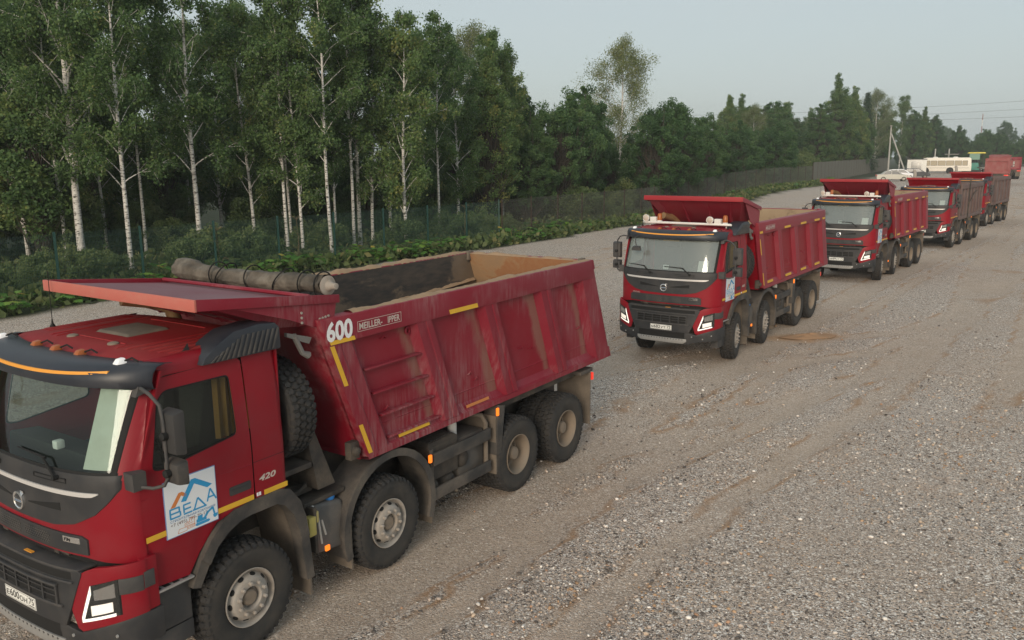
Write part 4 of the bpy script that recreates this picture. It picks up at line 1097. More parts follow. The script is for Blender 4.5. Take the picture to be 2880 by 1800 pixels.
def body_upright(t, c):
    """older body with many narrow upright ribs"""
    wall, rib = c['body_mat'], c['rib_mat']
    X0, X1 = -1.0, -6.9
    bd = part('tipper_body', t, wall, lambda m: ([m.box(X1, X0, *sorted((s * 1.15, s * 1.19)), 1.40, 3.05) for s in (1, -1)], m.box(X0 - .05, X0, -1.15, 1.15, 1.4, 3.1), m.box(X1, X0, -1.15, 1.15, 1.36, 1.42)), 'ubody')
    for s in (1, -1):
        yy = lambda a, b: sorted((s * a, s * b))
        part('top_rail', bd, rib, lambda m: m.box(X1, X0, *yy(1.12, 1.272), 2.86, 3.08), 'utr%d' % s, bevel=0.012)
        part('bottom_rail', bd, rib, lambda m: m.box(X1, X0, *yy(1.12, 1.265), 1.32, 1.50), 'ubr%d' % s, bevel=0.012)
        nr = c.get('nrib', 8)
        for i in range(nr):
            x = X0 - 0.06 - (X0 - X1 - .12) * i / (nr - 1)
            part('rib', bd, rib, lambda m: m.box(x - .06, x + .06, *yy(1.19, 1.262), 1.50, 2.86), 'urib%d%.2f' % (s, x), bevel=0.01)
    part('bed_lining', bd, c['bed_mat'], lambda m: m.box(X1 + .06, X0 - .06, -1.14, 1.14, 1.5, 1.6), 'ubed')
    part('tailgate', bd, c['tail_mat'], lambda m: m.box(X1, X1 + .05, -1.149, 1.149, 1.42, 3.05), 'utail')
    if c.get('ladder'):
        part('ladder', bd, rib, lambda m: (m.tube([(-1.35, 1.30, 1.3), (-1.35, 1.30, 3.0)], .018, 6), m.tube([(-1.68, 1.30, 1.3), (-1.68, 1.30, 3.0)], .018, 6), [m.tube([(-1.35, 1.30, z), (-1.68, 1.30, z)], .016, 6) for z in (1.4, 1.7, 2.0, 2.3, 2.6, 2.9)]), 'uladder')
    if c.get('shovel_rail'):
        part('tie_rod', bd, 'chassis', lambda m: m.tube([(-2.8, 1.30, 1.2), (-2.8, 1.31, 3.3)], .03, 6), 'urod')
        part('slack_rope', bd, 'chassis', lambda m: m.tube([(-2.8, 1.30, 2.1), (-3.4, 1.29, 2.25), (-4.2, 1.29, 2.6), (-5.0, 1.29, 2.7)], .025, 6), 'urope')
    cn = part('canopy', t, c['canopy_mat'], lambda m: m.hexa([(-1.05, -1.15, 3.12), (-0.2, -1.2, 3.40), (-0.2, 1.2, 3.40), (-1.05, 1.15, 3.12), (-1.05, -1.15, 3.32), (-0.2, -1.2, 3.43), (-0.2, 1.2, 3.43), (-1.05, 1.15, 3.32)]), 'ucan')
    part('canopy_front_edge', cn, c['canopy_edge'], lambda m: m.box(-0.21, -0.17, -1.22, 1.22, 3.36, 3.46), 'uedge', bevel=0.006)
    part('hopper_front', cn, c['hop_mat'], lambda m: m.hexa([(-1.08, -1.1, 2.6), (-0.9, -1.1, 2.6), (-0.9, 1.1, 2.6), (-1.08, 1.1, 2.6), (-1.08, -1.14, 3.12), (-0.25, -1.18, 3.37), (-0.25, 1.18, 3.37), (-1.08, 1.14, 3.12)]), 'uhop')

def build_chassis(t, c):
    ch = part('chassis_frame', t, 'chassis', lambda m: ([m.box(-7.0, 0.9, *sorted((s * .38, s * .46)), 0.80, 1.08) for s in (1, -1)], [m.box(x, x + .12, -.4, .4, .85, 1.0) for x in (-1.2, -3.0, -4.2, -5.4, -6.7)], m.box(-.45, .85, -.5, .5, .62, 1.4), m.box(-6.9, -1.6, -.62, .62, 1.085, 1.405), m.box(-6.6, -1.9, -.37, .37, .62, 1.09), m.box(-6.75, -4.3, -1.05, 1.05, 1.24, 1.40)), 'frame')  # last box added to darken the bright gap above the rear wheels
    part('axle', t, 'chassis', lambda m: [(m.tube([(x, -1.0, .54), (x, 1.0, .54)], .075, 10), m.lathe([(0.0, -.2), (.2, -.14), (.25, 0), (.2, .14), (0, .2)], 16, axis='y', c=(x, 0, .58)) if x < -3 else None) for x in (0, A2, A3, A4)], 'axles', split=True)
    for x, k in ((0, 'front'), (A2, 'front'), (A3, 'rear'), (A4, 'rear')):
        for s in (1, -1):
            wheel(t, x, s * 1.077, s, k, random.uniform(0, 6), R(c.get('steer', 0)) * (1 if x == 0 else .65) if k == 'front' else 0)
            if k == 'rear':
                wheel(t, x, s * 0.735, s, k, random.uniform(0, 6))
    for s in (1, -1):
        yy = lambda a, b: sorted((s * a, s * b))
        # mudguard over the second axle
        def mg(m):
            cx, cz = -2.05, 0.62
            a0, a1 = -22, 200
            n_ = 22
            for r0, r1, ya, yb in ((0.74, 0.765, 0.80, 1.20), (0.70, 0.79, 1.195, 1.235)):
                for i in range(n_):
                    ta, tb = R(a0 + (a1 - a0) * i / n_), R(a0 + (a1 - a0) * (i + 1) / n_)
                    q = [(cx - r0 * math.cos(ta), cz + r0 * math.sin(ta)), (cx - r0 * math.cos(tb), cz + r0 * math.sin(tb)), (cx - r1 * math.cos(tb), cz + r1 * math.sin(tb)), (cx - r1 * math.cos(ta), cz + r1 * math.sin(ta))]
                    m.prism(q, 'y', *yy(ya, yb))
        part('mudguard', t, 'mudguard', mg, 'mg2%d' % s, smooth=50)
        part('mud_flap', t, 'flap', lambda m: (m.box(-1.42, -1.395, *yy(.84, 1.19), .22, .75), m.box(-2.83, -2.805, *yy(.84, 1.19), .22, .80)), 'mgflap%d' % s, split=True)
        part('mud_flap', t, 'flap', lambda m: (m.box(-4.20, -4.175, *yy(.60, 1.22), .42, 1.25), m.box(-6.88, -6.86, *yy(.60, 1.22), .40, 1.30)), 'rflap%d' % s, split=True)
        part('flap_bracket', t, 'mudguard', lambda m: (m.hexa([(-4.28, s * 1.0, .70), (-4.16, s * 1.0, .70), (-4.16, s * 1.24, .70), (-4.28, s * 1.24, .70), (-4.38, s * 1.0, 1.36), (-4.22, s * 1.0, 1.40), (-4.22, s * 1.24, 1.40), (-4.38, s * 1.24, 1.36)]), m.box(-6.95, -6.55, *yy(.5, 1.22), 1.28, 1.34)), 'fbr%d' % s, bevel=0.012, split=True)
        # side guards
        sg = part('side_guard', t, 'mudguard', lambda m: (m.box(-4.08, -2.86, *yy(1.17, 1.21), .955, 1.115), m.box(-4.08, -2.86, *yy(1.17, 1.21), .505, .655), m.box(-2.90, -2.84, *yy(1.14, 1.17), .45, 1.16)), 'sguard%d' % s, bevel=0.01)
        part('guard_post', sg, 'flap', lambda m: (m.tube([(-4.05, s * 1.14, .48), (-4.05, s * 1.14, 1.18), (-3.98, s * 1.12, 1.30), (-3.8, s * .9, 1.34)], .032, 8), m.tube([(-3.75, s * .6, .95), (-3.75, s * 1.16, 1.0)], .03, 6)), 'gpost%d' % s)
        part('marker_lamp', t, 'lamp_marker', lambda m: (m.box(-2.80, -2.75, *yy(1.20, 1.232), 1.03, 1.13),), 'mk1%d' % s, bevel=0.01)
        part('marker_lamp', t, 'lamp_marker', lambda m: (m.box(-4.21, -4.16, *yy(1.235, 1.262), 1.26, 1.37),), 'mk2%d' % s, bevel=0.01)
        part('marker_lamp', t, 'lamp_marker', lambda m: (m.box(-1.06, -1.00, *yy(1.20, 1.225), .60, .66),), 'mk3%d' % s, bevel=0.008)
        part('tail_lamp', t, 'lamp_red', lambda m: m.box(-7.02, -6.96, *yy(.75, 1.2), 1.12, 1.24), 'tlamp%d' % s, bevel=0.01)
    # equipment between the axles on the driver's side
    bx = part('battery_box', t, 'chassis', lambda m: (m.box(-3.45, -2.86, .62, 1.12, .72, 1.17), m.hexa([(-3.46, .60, 1.175), (-2.85, .60, 1.175), (-2.85, 1.13, 1.175), (-3.46, 1.13, 1.175), (-3.42, .64, 1.21), (-2.89, .64, 1.21), (-2.89, 1.09, 1.21), (-3.42, 1.09, 1.21)])), 'bbox', bevel=0.01)
    part('lid_ridge', bx, 'grey_plastic', lambda m: [m.box(-3.40 + .05 * i, -3.375 + .05 * i, .66, 1.07, 1.209, 1.222) for i in range(10)], 'lidr', split=True)
    part('air_tank', t, 'chassis', lambda m: ([m.lathe([(0, -.33), (.10, -.31), (.145, -.24), (.15, 0), (.145, .24), (.10, .31), (0, .33)], 16, axis='y', c=(x, .78, z)) for x, z in ((-2.98, .60), (-3.32, .58), (-3.62, .80))]), 'atank', smooth=60, split=True)
    part('filler_cap', t, 'white_paint', lambda m: m.lathe([(0.06, 1.1), (.06, 1.26), (.05, 1.28), (0, 1.28)], 14, axis='z', c=(-3.60, .92, 0)), 'fcap')
    part('fuel_tank', t, 'tank_grey', lambda m: m.box(-4.12, -3.55, .55, 1.05, .5, 1.08), 'ftank', bevel=0.04)
    # stowage behind the cab
    tk = part('fluid_tank', t, 'tank_grey', lambda m: (m.hexa([(-1.38, .62, .52), (-.95, .62, .55), (-.95, 1.12, .55), (-1.38, 1.16, .52), (-1.38, .62, 1.04), (-.98, .62, 1.10), (-.98, 1.05, 1.10), (-1.38, 1.12, 1.04)]),), 'adb', bevel=0.05, seg=3)
    part('tank_cap', tk, 'blue_cap', lambda m: m.lathe([(.055, 0), (.06, .02), (.058, .05), (.04, .06), (0, .06)], 14, axis='z', c=(-1.27, 1.02, 1.06)), 'adbcap')
    part('tank_strap', tk, 'steel', lambda m: m.tube([(-.93, 1.13, .60), (-.92, 1.14, .85), (-.97, 1.08, 1.09), (-1.0, .9, 1.12)], .018, 6), 'adbstrap')
    part('bracket_plate', t, 'chassis', lambda m: (m.box(-1.45, -.86, .45, 1.08, 1.10, 1.15), m.box(-1.1, -.58, .3, .95, 1.2, 1.26), m.tube([(-.75, .9, 1.15), (-1.0, .95, 1.28), (-1.3, .7, 1.3)], .025, 6), m.tube([(-.62, .8, 1.3), (-1.2, .85, 1.22)], .02, 6), m.box(-.92, -.88, .9, 1.2, .62, 1.12)), 'brp', bevel=0.008)
    if c.get('dirty'):
        part('hand_winch', t, 'yellow_part', lambda m: (m.box(-.90, -.80, 1.12, 1.21, .83, 1.04), m.box(-.95, -.90, 1.12, 1.20, .95, 1.08)), 'winch', bevel=0.015)
        part('tool_clip', t, 'steel', lambda m: (m.tube([(-.95, 1.18, 1.0), (-.97, 1.2, .70)], .012, 6), m.tube([(-1.0, 1.18, .95), (-1.03, 1.2, .78)], .012, 6)), 'clip')
    # spare wheel standing across behind the cab
    sp = part('spare_wheel', t, 'rubber', tyre_b, 'tyre', loc=(-0.80, 0.72, 2.16), rot=(0, 0.3, -math.pi / 2))
    part('tread', sp, 'tread', tread_b, 'tread', smooth=30)
    part('rim', sp, 'rim_dirty', rim_rear_b, 'rimr', smooth=50)
    part('spare_carrier', t, 'chassis', lambda m: (m.box(-1.02, -.62, .55, .62, 1.2, 1.6), m.box(-1.0, -.62, .25, 1.08, 1.52, 1.58), m.hexa([(-1.30, .50, 1.25), (-1.05, .50, 1.25), (-1.05, 1.10, 1.25), (-1.30, 1.10, 1.25), (-1.10, .50, 1.95), (-1.0, .50, 1.95), (-1.0, 1.0, 1.95), (-1.10, 1.0, 1.95)])), 'spc', bevel=0.01)
    part('pivot_bolt', t, 'chassis', lambda m: (m.lathe([(.05, 1.16), (.055, 1.21), (.04, 1.24), (0, 1.245)], 12, axis='y', c=(-1.53, 0, 1.56)), m.box(-1.60, -1.46, 1.1, 1.19, 1.46, 1.66)), 'pivot', bevel=0.01)

def dump_truck(label, x, y, rz, c, group='red dump trucks driving in a column'):
    t = thing('dump_truck', label, 'truck', (x, y, c.get('z', -0.035)), R(rz), group)
    build_chassis(t, c)
    build_cab(t, c)
    (body_upright if c.get('upright') else body_sheared)(t, c)
    return t
# ================================================================ ground
EDGE = [(-60, -38), (-24, 12), (-19, 19), (-15.3, 24.8), (-14.0, 27.3), (1.0, 46.2), (9.1, 58.5), (24.9, 84.2), (38.6, 104.4), (61, 141), (82, 178), (100, 208), (130, 226), (220, 240), (700, 300)]
FENCE = [(-44, -7), (-22, 20.5), (-16, 27.8), (-2.7, 44.6), (9.0, 61.8), (20.8, 84), (39, 110), (56, 141), (88, 199)]
def signed(P, poly):
    """signed distance of points to a polyline, positive on its left"""
    best = np.full(len(P), 1e9)
    sg = np.zeros(len(P))
    for (ax, ay), (bx, by) in zip(poly, poly[1:]):
        d = np.array((bx - ax, by - ay), float)
        L = d @ d
        q = P - np.array((ax, ay))
        t = np.clip((q @ d) / L, 0, 1)
        w = q - t[:, None] * d
        dd = np.hypot(w[:, 0], w[:, 1])
        cr = d[0] * q[:, 1] - d[1] * q[:, 0]
        m_ = dd < best
        best[m_] = dd[m_]
        sg[m_] = np.sign(cr[m_])
    return best * sg
def fbm(P, scale, seed, octv=4):
    """cheap value noise on 2d points"""
    out = np.zeros(len(P))
    amp, tot = 1.0, 0.0
    rs = np.random.RandomState(seed)
    for o in range(octv):
        tab = rs.rand(256, 256)
        q = P * scale * 2 ** o + rs.rand(2) * 100
        i = np.floor(q).astype(int)
        f_ = q - i
        f_ = f_ * f_ * (3 - 2 * f_)
        g_ = lambda a, b: tab[(i[:, 0] + a) % 256, (i[:, 1] + b) % 256]
        v = (g_(0, 0) * (1 - f_[:, 0]) + g_(1, 0) * f_[:, 0]) * (1 - f_[:, 1]) + (g_(0, 1) * (1 - f_[:, 0]) + g_(1, 1) * f_[:, 0]) * f_[:, 1]
        out += amp * v
        tot += amp
        amp *= 0.5
    return out / tot
def smooth_np(a, b, x):
    t = np.clip((x - a) / (b - a), 0, 1)
    return t * t * (3 - 2 * t)
# wheel tracks worn into the gravel
LINE = [(-9.5, -1.0), (-3.57, 8.19), (4.24, 19.98), (12.92, 32.23), (21.6, 43.4), (30.0, 54.6), (42, 69), (60, 92), (85, 130), (110, 165)]
def offset(poly, d):
    out = []
    for i, p in enumerate(poly):
        a, b = Vector(poly[max(i - 1, 0)]), Vector(poly[min(i + 1, len(poly) - 1)])
        nn = Vector(((b - a).y, -(b - a).x)).normalized()
        out.append((p[0] + nn.x * d, p[1] + nn.y * d))
    return out
TRACKS = [(offset(LINE, d), w) for d, w in ((-1.1, .34), (1.1, .34), (-0.75, .22), (1.6, .26), (-1.9, .2), (2.4, .2))]
TRACKS = [(q, w, 0) for q, w in TRACKS]
TRACKS += [([(-6, -2), (-2, 4.2), (1.6, 9.2), (4.4, 12.6), (8.4, 17.4), (12.6, 23.2), (17.0, 30.0), (23, 40), (34, 58), (50, 84)], .22, 0),
           ([(-4, -3), (0, 3.6), (3.6, 8.6), (6.4, 12.0), (10.2, 16.8), (14.2, 22.8), (18.8, 30.0), (25, 40), (36, 58), (52, 84)], .22, 1),
           ([(-4, 5.4), (0.4, 10.4), (4.6, 14.6), (9.2, 18.8), (13.6, 24.2), (18.4, 31.5), (27, 45.5), (44, 70), (66, 100)], .20, 0),
           ([(1, 5), (9.0, 15.0), (11.5, 18.4), (14.6, 22.8), (19.6, 31.0), (29, 44), (45, 66), (66, 95)], .28, 1), ([(0, 6), (7.2, 15.6), (10.0, 19.6), (13.4, 24.6), (18.0, 32.4), (27, 45), (43, 67), (64, 96)], .28, 1),
           ([(-4, 7.6), (-1.0, 10.6), (3.0, 14.0), (7.6, 17.6), (12, 22.6), (18, 33), (28, 48)], .2, 0),
           ([(0, 14), (5.0, 18.0), (8.5, 19.6), (13, 23.5), (20, 33.5), (33, 51), (52, 76)], .26, 1), ([(2, 18), (6.0, 20.5), (10.5, 22.0), (16, 27.5), (24, 38), (36, 53), (54, 76)], .26, 1),
           ([(-20, 10), (-9, 24), (0, 36), (9, 49), (20, 66), (38, 92)], .3, 0), ([(-18, 9), (-7, 23), (2, 35), (11, 48), (22, 65), (40, 91)], .3, 0),
           ([(-14, 10), (-9, 17), (-1, 29), (7, 40), (17, 55), (34, 80)], .28, 0), ([(-16, 11), (-10.8, 18.2), (-2.8, 30.2), (5.2, 41.2), (15.2, 56.2), (32, 81)], .28, 0)]
def gz_np(P):
    """height of the yard: flat near the camera, rising a little towards the far end"""
    d = P[:, 0] * 0.52 + P[:, 1] * 0.854
    return 0.86 * smooth_np(64, 98, d)
def gz(x, y):
    return float(gz_np(np.array([[x, y]], float))[0])
def track_np(P):
    tr = np.zeros(len(P))
    for poly, w, fade in TRACKS:
        near = np.abs(signed(P, poly))
        k_ = 1 - smooth_np(w * 0.6, w * 1.2, near)
        if fade: k_ = k_ * smooth_np(11, 19, P[:, 1])          # lost in the loose gravel near the camera
        tr = np.maximum(tr, k_)
    return tr * np.clip(0.15 + 1.3 * fbm(P, 0.30, 5, 3), 0, 1)
xs = np.concatenate([np.array([-420, -300, -200, -140, -90, -65, -50, -42, -35, -30]), np.arange(-26, 45, 0.28), np.arange(45, 130, 2.5), np.array([132, 145, 165, 200, 260, 350, 500, 700])])
ys = np.concatenate([np.array([-250, -120, -80, -40, -20, -10, -4, 0]), np.arange(2, 66, 0.28), np.arange(66, 240, 2.5), np.array([245, 260, 300, 380, 520, 700, 900])])
GX, GY = np.meshgrid(xs, ys)
P2 = np.stack([GX.ravel(), GY.ravel()], 1)
sd_edge = signed(P2, EDGE) + (fbm(P2, 0.5, 3, 3) - 0.5) * 1.6
veg = smooth_np(-0.25, 0.35, sd_edge)
trk = np.clip(track_np(P2), 0, 1)
hz = gz_np(P2) - 0.05 * trk * (1 - veg) + 0.03 * (fbm(P2, 0.9, 9, 3) - 0.5) * (1 - veg) + veg * (0.12 * (fbm(P2, 0.25, 12, 3) - 0.3)) - 0.5 * smooth_np(6, 25, sd_edge)
nx, ny = len(xs), len(ys)
idx = np.arange(nx * ny).reshape(ny, nx)
quads = np.stack([idx[:-1, :-1], idx[:-1, 1:], idx[1:, 1:], idx[1:, :-1]], -1).reshape(-1, 4)
gm = bpy.data.meshes.new('ground')
gm.vertices.add(nx * ny)
gm.vertices.foreach_set('co', np.column_stack([P2, hz]).ravel())
gm.loops.add(quads.size)
gm.loops.foreach_set('vertex_index', quads.ravel().astype(np.int32))
gm.polygons.add(len(quads))
gm.polygons.foreach_set('loop_start', np.arange(0, quads.size, 4, dtype=np.int32))
gm.update(calc_edges=True)
_q = (P2 - np.array((7.75, 21.5))) @ np.array(((.985, .17), (-.17, .985))).T
_q = np.hypot(_q[:, 0] / 1.25, _q[:, 1] / .62) + (fbm(P2, 2.2, 77, 3) - .5) * .7
sand = np.clip(1 - smooth_np(.55, 1.05, _q), 0, 1) * .8
for nm, arr in (('veg', veg), ('fine', trk), ('sand', sand)):
    at = gm.attributes.new(nm, 'FLOAT', 'POINT')
    at.data.foreach_set('value', arr.astype(np.float32))
gm.shade_smooth()

m, n, l, b = newmat('gravel_ground')
setp(b, rough=0.92, spec=0.25)
tc = n.new('ShaderNodeTexCoord')
def vor(scale, feat='F1'):
    v = n.new('ShaderNodeTexVoronoi')
    v.inputs['Scale'].default_value = scale
    v.feature = feat
    l.new(tc.outputs['Object'], v.inputs['Vector'])
    return v
def attr(name):
    a = n.new('ShaderNodeAttribute')
    a.attribute_name = name
    return a.outputs['Fac']
STONES = [(0.0, (0.062, 0.052, 0.046)), (0.16, (0.17, 0.142, 0.122)), (0.36, (0.36, 0.305, 0.262)), (0.60, (0.52, 0.43, 0.362)), (0.74, (0.62, 0.475, 0.355)), (0.84, (0.68, 0.605, 0.54)), (0.93, (0.92, 0.87, 0.80))]
v1 = vor(42)
s1 = n.new('ShaderNodeSeparateColor')
l.new(v1.outputs['Color'], s1.inputs[0])
c1 = ramp(n, l, s1.outputs[0], STONES)
v2 = vor(90)
s2 = n.new('ShaderNodeSeparateColor')
l.new(v2.outputs['Color'], s2.inputs[0])
c2 = ramp(n, l, s2.outputs[1], STONES)
big = noise(n, l, 0.55, 5, 0.6, tc.outputs['Object'])
stones = mixc(n, l, ramp(n, l, s1.outputs[1], [(0.50, g(0)), (0.56, g(1))]), c2, c1)
# damp brown and rusty patches, sandy fines in the tracks
brown = noise(n, l, 0.33, 6, 0.65, tc.outputs['Object'], mapscale=(1.0, 0.75, 1))
stones = mixc(n, l, ramp(n, l, brown, [(0.46, g(0)), (0.72, g(0.5))]), stones, (0.44, 0.335, 0.25))
rust = noise(n, l, 1.1, 5, 0.6, tc.outputs['Object'])
stones = mixc(n, l, ramp(n, l, rust, [(0.60, g(0)), (0.74, g(0.42))]), stones, (0.48, 0.28, 0.16))
grey = noise(n, l, 0.21, 4, 0.5, tc.outputs['Object'])
stones = mixc(n, l, ramp(n, l, grey, [(0.42, g(0)), (0.65, g(0.22))]), stones, (0.46, 0.40, 0.355))
finecol = ramp(n, l, noise(n, l, 1.6, 5, 0.6, tc.outputs['Object']), [(0.3, (0.44, 0.345, 0.265)), (0.6, (0.52, 0.415, 0.325)), (0.8, (0.48, 0.35, 0.245))])
fk = mathn(n, l, 'MULTIPLY', attr('fine'), 0.72, True)
fk = mathn(n, l, 'MULTIPLY', fk, ramp(n, l, s2.outputs[2], [(0.12, g(0.25)), (0.25, g(1))]))
gcol = mixc(n, l, fk, stones, finecol)
# rusty crumbs thrown up along the rims of the tracks
rim_ = ramp(n, l, attr('fine'), [(0.08, g(0)), (0.30, g(0.95)), (0.55, g(0))])
rim_ = mathn(n, l, 'MULTIPLY', rim_, ramp(n, l, noise(n, l, 0.8, 4, 0.6, tc.outputs['Object']), [(0.44, g(0)), (0.60, g(0.9))]))
gcol = mixc(n, l, rim_, gcol, (0.38, 0.235, 0.135))
gcol = mixc(n, l, attr('sand'), gcol, (0.46, 0.27, 0.14))
floor_ = ramp(n, l, noise(n, l, 1.3, 6, 0.65, tc.outputs['Object']), [(0.3, (0.020, 0.026, 0.012)), (0.5, (0.04, 0.05, 0.02)), (0.7, (0.07, 0.065, 0.035))])
l.new(mixc(n, l, attr('veg'), gcol, floor_), b.inputs['Base Color'])
hsum = mathn(n, l, 'ADD', mathn(n, l, 'MULTIPLY', v1.outputs['Distance'], -1.0), mathn(n, l, 'MULTIPLY', v2.outputs['Distance'], -0.5))
bump(n, l, hsum, b, 0.8, 0.016)
gm.materials.append(MATS['gravel_ground'])
ground = bpy.data.objects.new('ground', gm)
COL.objects.link(ground)
tag(ground, 'gravel yard with wheel tracks and weedy verge along the fence', 'ground', kind='structure')

# loose stones near the camera, too many to count
rs = np.random.RandomState(11)
m, n, l, b = newmat('stone')
setp(b, rough=0.85, spec=0.3)
a = n.new('ShaderNodeAttribute')
a.attribute_name = 'tint'
l.new(a.outputs['Color'], b.inputs['Base Color'])
pal = np.array([(0.11, 0.095, 0.085), (0.24, 0.21, 0.188), (0.40, 0.345, 0.30), (0.50, 0.42, 0.36), (0.58, 0.455, 0.345), (0.46, 0.28, 0.18), (0.64, 0.575, 0.51), (0.80, 0.75, 0.69)])
palw = np.array([.15, .16, .17, .16, .12, .04, .12, .08])
def stones_mesh(name, N, x0, x1, y0, y1, s0, s1, tv, tf, fall, keep_fine):
    P = np.column_stack([rs.uniform(x0, x1, N * 4), rs.uniform(y0, y1, N * 4)])
    d = np.hypot(P[:, 0], P[:, 1])
    half = np.abs(P[:, 0] / np.maximum(P[:, 1], 0.1))
    clump = fbm(P, 0.45, 21, 4)
    tr = track_np(P)
    ok = (half < 0.72) & (rs.rand(len(P)) < np.exp(-(d - 8) / fall)) & (rs.rand(len(P)) < np.clip((clump - 0.22) * 3.2, 0.25, 1)) & (rs.rand(len(P)) > np.clip(tr * 1.15, 0, keep_fine)) & (signed(P, EDGE) < -0.3)
    P = P[ok][:N]
    N = len(P)
    size = s0 + (s1 - s0) * rs.rand(N) ** 2.6
    k = len(tv)
    ang = rs.rand(N) * 6.283
    ca, sa = np.cos(ang), np.sin(ang)
    V = np.array(tv)[None] * (0.78 + 0.5 * rs.rand(N, k, 1))
    V = V * (size[:, None] * np.array([1, 1, 1])[None])[:, None, :] * np.stack([rs.uniform(.75, 1.35, N), rs.uniform(.65, 1.05, N), rs.uniform(.45, .8, N)], 1)[:, None, :]
    X = V[..., 0] * ca[:, None] - V[..., 1] * sa[:, None] + P[:, 0:1]
    Y = V[..., 0] * sa[:, None] + V[..., 1] * ca[:, None] + P[:, 1:2]
    Z = V[..., 2] + (size * 0.22)[:, None]
    co = np.stack([X, Y, Z], -1).reshape(-1, 3)
    F = (np.array(tf)[None] + (np.arange(N) * k)[:, None, None]).reshape(-1, 3)
    me = bpy.data.meshes.new(name)
    me.vertices.add(len(co)); me.vertices.foreach_set('co', co.ravel())
    me.loops.add(F.size); me.loops.foreach_set('vertex_index', F.ravel().astype(np.int32))
    me.polygons.add(len(F)); me.polygons.foreach_set('loop_start', np.arange(0, F.size, 3, dtype=np.int32))
    me.update(calc_edges=True)
    col = pal[rs.choice(len(pal), N, p=palw / palw.sum())] * rs.uniform(.8, 1.2, (N, 1))
    rp = (fbm(P, 1.0, 33, 3) > 0.60)[:, None]
    col = np.where(rp & (rs.rand(N, 1) < .35), np.array([[.44, .29, .18]]) * rs.uniform(.75, 1.2, (N, 1)), col)
    c4 = np.column_stack([np.repeat(col, k, 0), np.ones(N * k)]).astype(np.float32)
    at = me.color_attributes.new('tint', 'FLOAT_COLOR', 'POINT')
    at.data.foreach_set('color', c4.ravel())
    me.materials.append(MATS['stone'])
    o = bpy.data.objects.new(name, me)
    COL.objects.link(o)
    return o
ph = (1 + 5 ** .5) / 2
ico_v = [Vector(v).normalized() for v in ((-1, ph, 0), (1, ph, 0), (-1, -ph, 0), (1, -ph, 0), (0, -1, ph), (0, 1, ph), (0, -1, -ph), (0, 1, -ph), (ph, 0, -1), (ph, 0, 1), (-ph, 0, -1), (-ph, 0, 1))]
ico_f = [(0, 11, 5), (0, 5, 1), (0, 1, 7), (0, 7, 10), (0, 10, 11), (1, 5, 9), (5, 11, 4), (11, 10, 2), (10, 7, 6), (7, 1, 8), (3, 9, 4), (3, 4, 2), (3, 2, 6), (3, 6, 8), (3, 8, 9), (4, 9, 5), (2, 4, 11), (6, 2, 10), (8, 6, 7), (9, 8, 1)]
oct_v = [(1, 0, 0), (-1, 0, 0), (0, 1, 0), (0, -1, 0), (0, 0, 1), (0, 0, -1)]
oct_f = [(0, 2, 4), (2, 1, 4), (1, 3, 4), (3, 0, 4), (2, 0, 5), (1, 2, 5), (3, 1, 5), (0, 3, 5)]
tag(stones_mesh('gravel', 14000, -8, 18, 6, 26, .014, .030, [tuple(v) for v in ico_v], ico_f, 7.0, .95), 'loose pale and brown pebbles covering the yard near the front truck', 'gravel', kind='stuff')
tag(stones_mesh('gravel', 118000, -9, 26, 6, 40, .007, .019, oct_v, oct_f, 9.0, .90), 'fine grey gravel between the larger pebbles', 'gravel', kind='stuff')
# ================================================================ the column of trucks
plain('soil_tan', (0.21, 0.135, 0.10), 0.95, dust=0.7, dustcol=(0.27, 0.17, 0.14), scale=9)
T1C = dict(plate=('Е', '600', 'ОН', '75'), power='420', sticker=True, dirty=True, white_sheet=True, glass='glass', body_mat='maroon_dusty', rib_mat='maroon_rib', bed_mat='bed_wall', tail_mat='bed_tail', hinge_mat='flap',
           canopy=(-1.24, 3.28, 0.36, 3.475, 1.05), canopy_mat='canopy_top', canopy_edge='red_canopy_edge', tape='old')
t1 = dump_truck('dusty red dump truck numbered 600 at the front of the column', -3.568, 8.186, -123.72, T1C)
bd1 = [o for o in t1.children if o.name.startswith('tipper_body')][0]
text_obj('number', '600', 'letter_white', bd1, (-1.115, 1.2765, 2.85), (-1, 0, 0), (0, 0, 1), 0.215, 0.375, 0.035)
for z in (2.44, 2.145, 1.865, 1.58):
    part('ladder_rung', bd1, 'maroon_rib', lambda m: shear_box(m, -2.38, -1.44, 1.168, 1.245, z - .012, z + .012), None, bevel=0.004)
part('orange_tape', bd1, 'orange_tape', lambda m: shear_box(m, -3.42, -2.92, 1.226, 1.230, 1.535, 1.575))
part('dirt_crust', bd1, 'dirt_ridge', lambda m: (ridge(m, [(XT0 - .5, 1.18, 3.095), (XT1, 1.18, 3.095)], .075, .028, 1), ridge(m, [(XT0 - .05, -1.18, 3.09), (XT1, -1.18, 3.09)], .085, .045, 2), ridge(m, [(XT1 - .03, -1.15, 3.085), (XT1 - .03, 1.15, 3.085)], .08, .035, 3)), kind='stuff', smooth=80)
part('dirt_ledge', bd1, 'dirt_ridge', lambda m: (ridge(m, [(SH(XT0 - .1, 2.35), -1.075, 2.33), (SH(XT1 + .1, 2.62), -1.085, 2.62)], .05, .03, 4), ridge(m, [(SH(XT1 + .08, 2.4), -1.05, 2.4), (SH(XT1 + .08, 2.4), 1.05, 2.4)], .03, .012, 5)), kind='stuff', smooth=80)
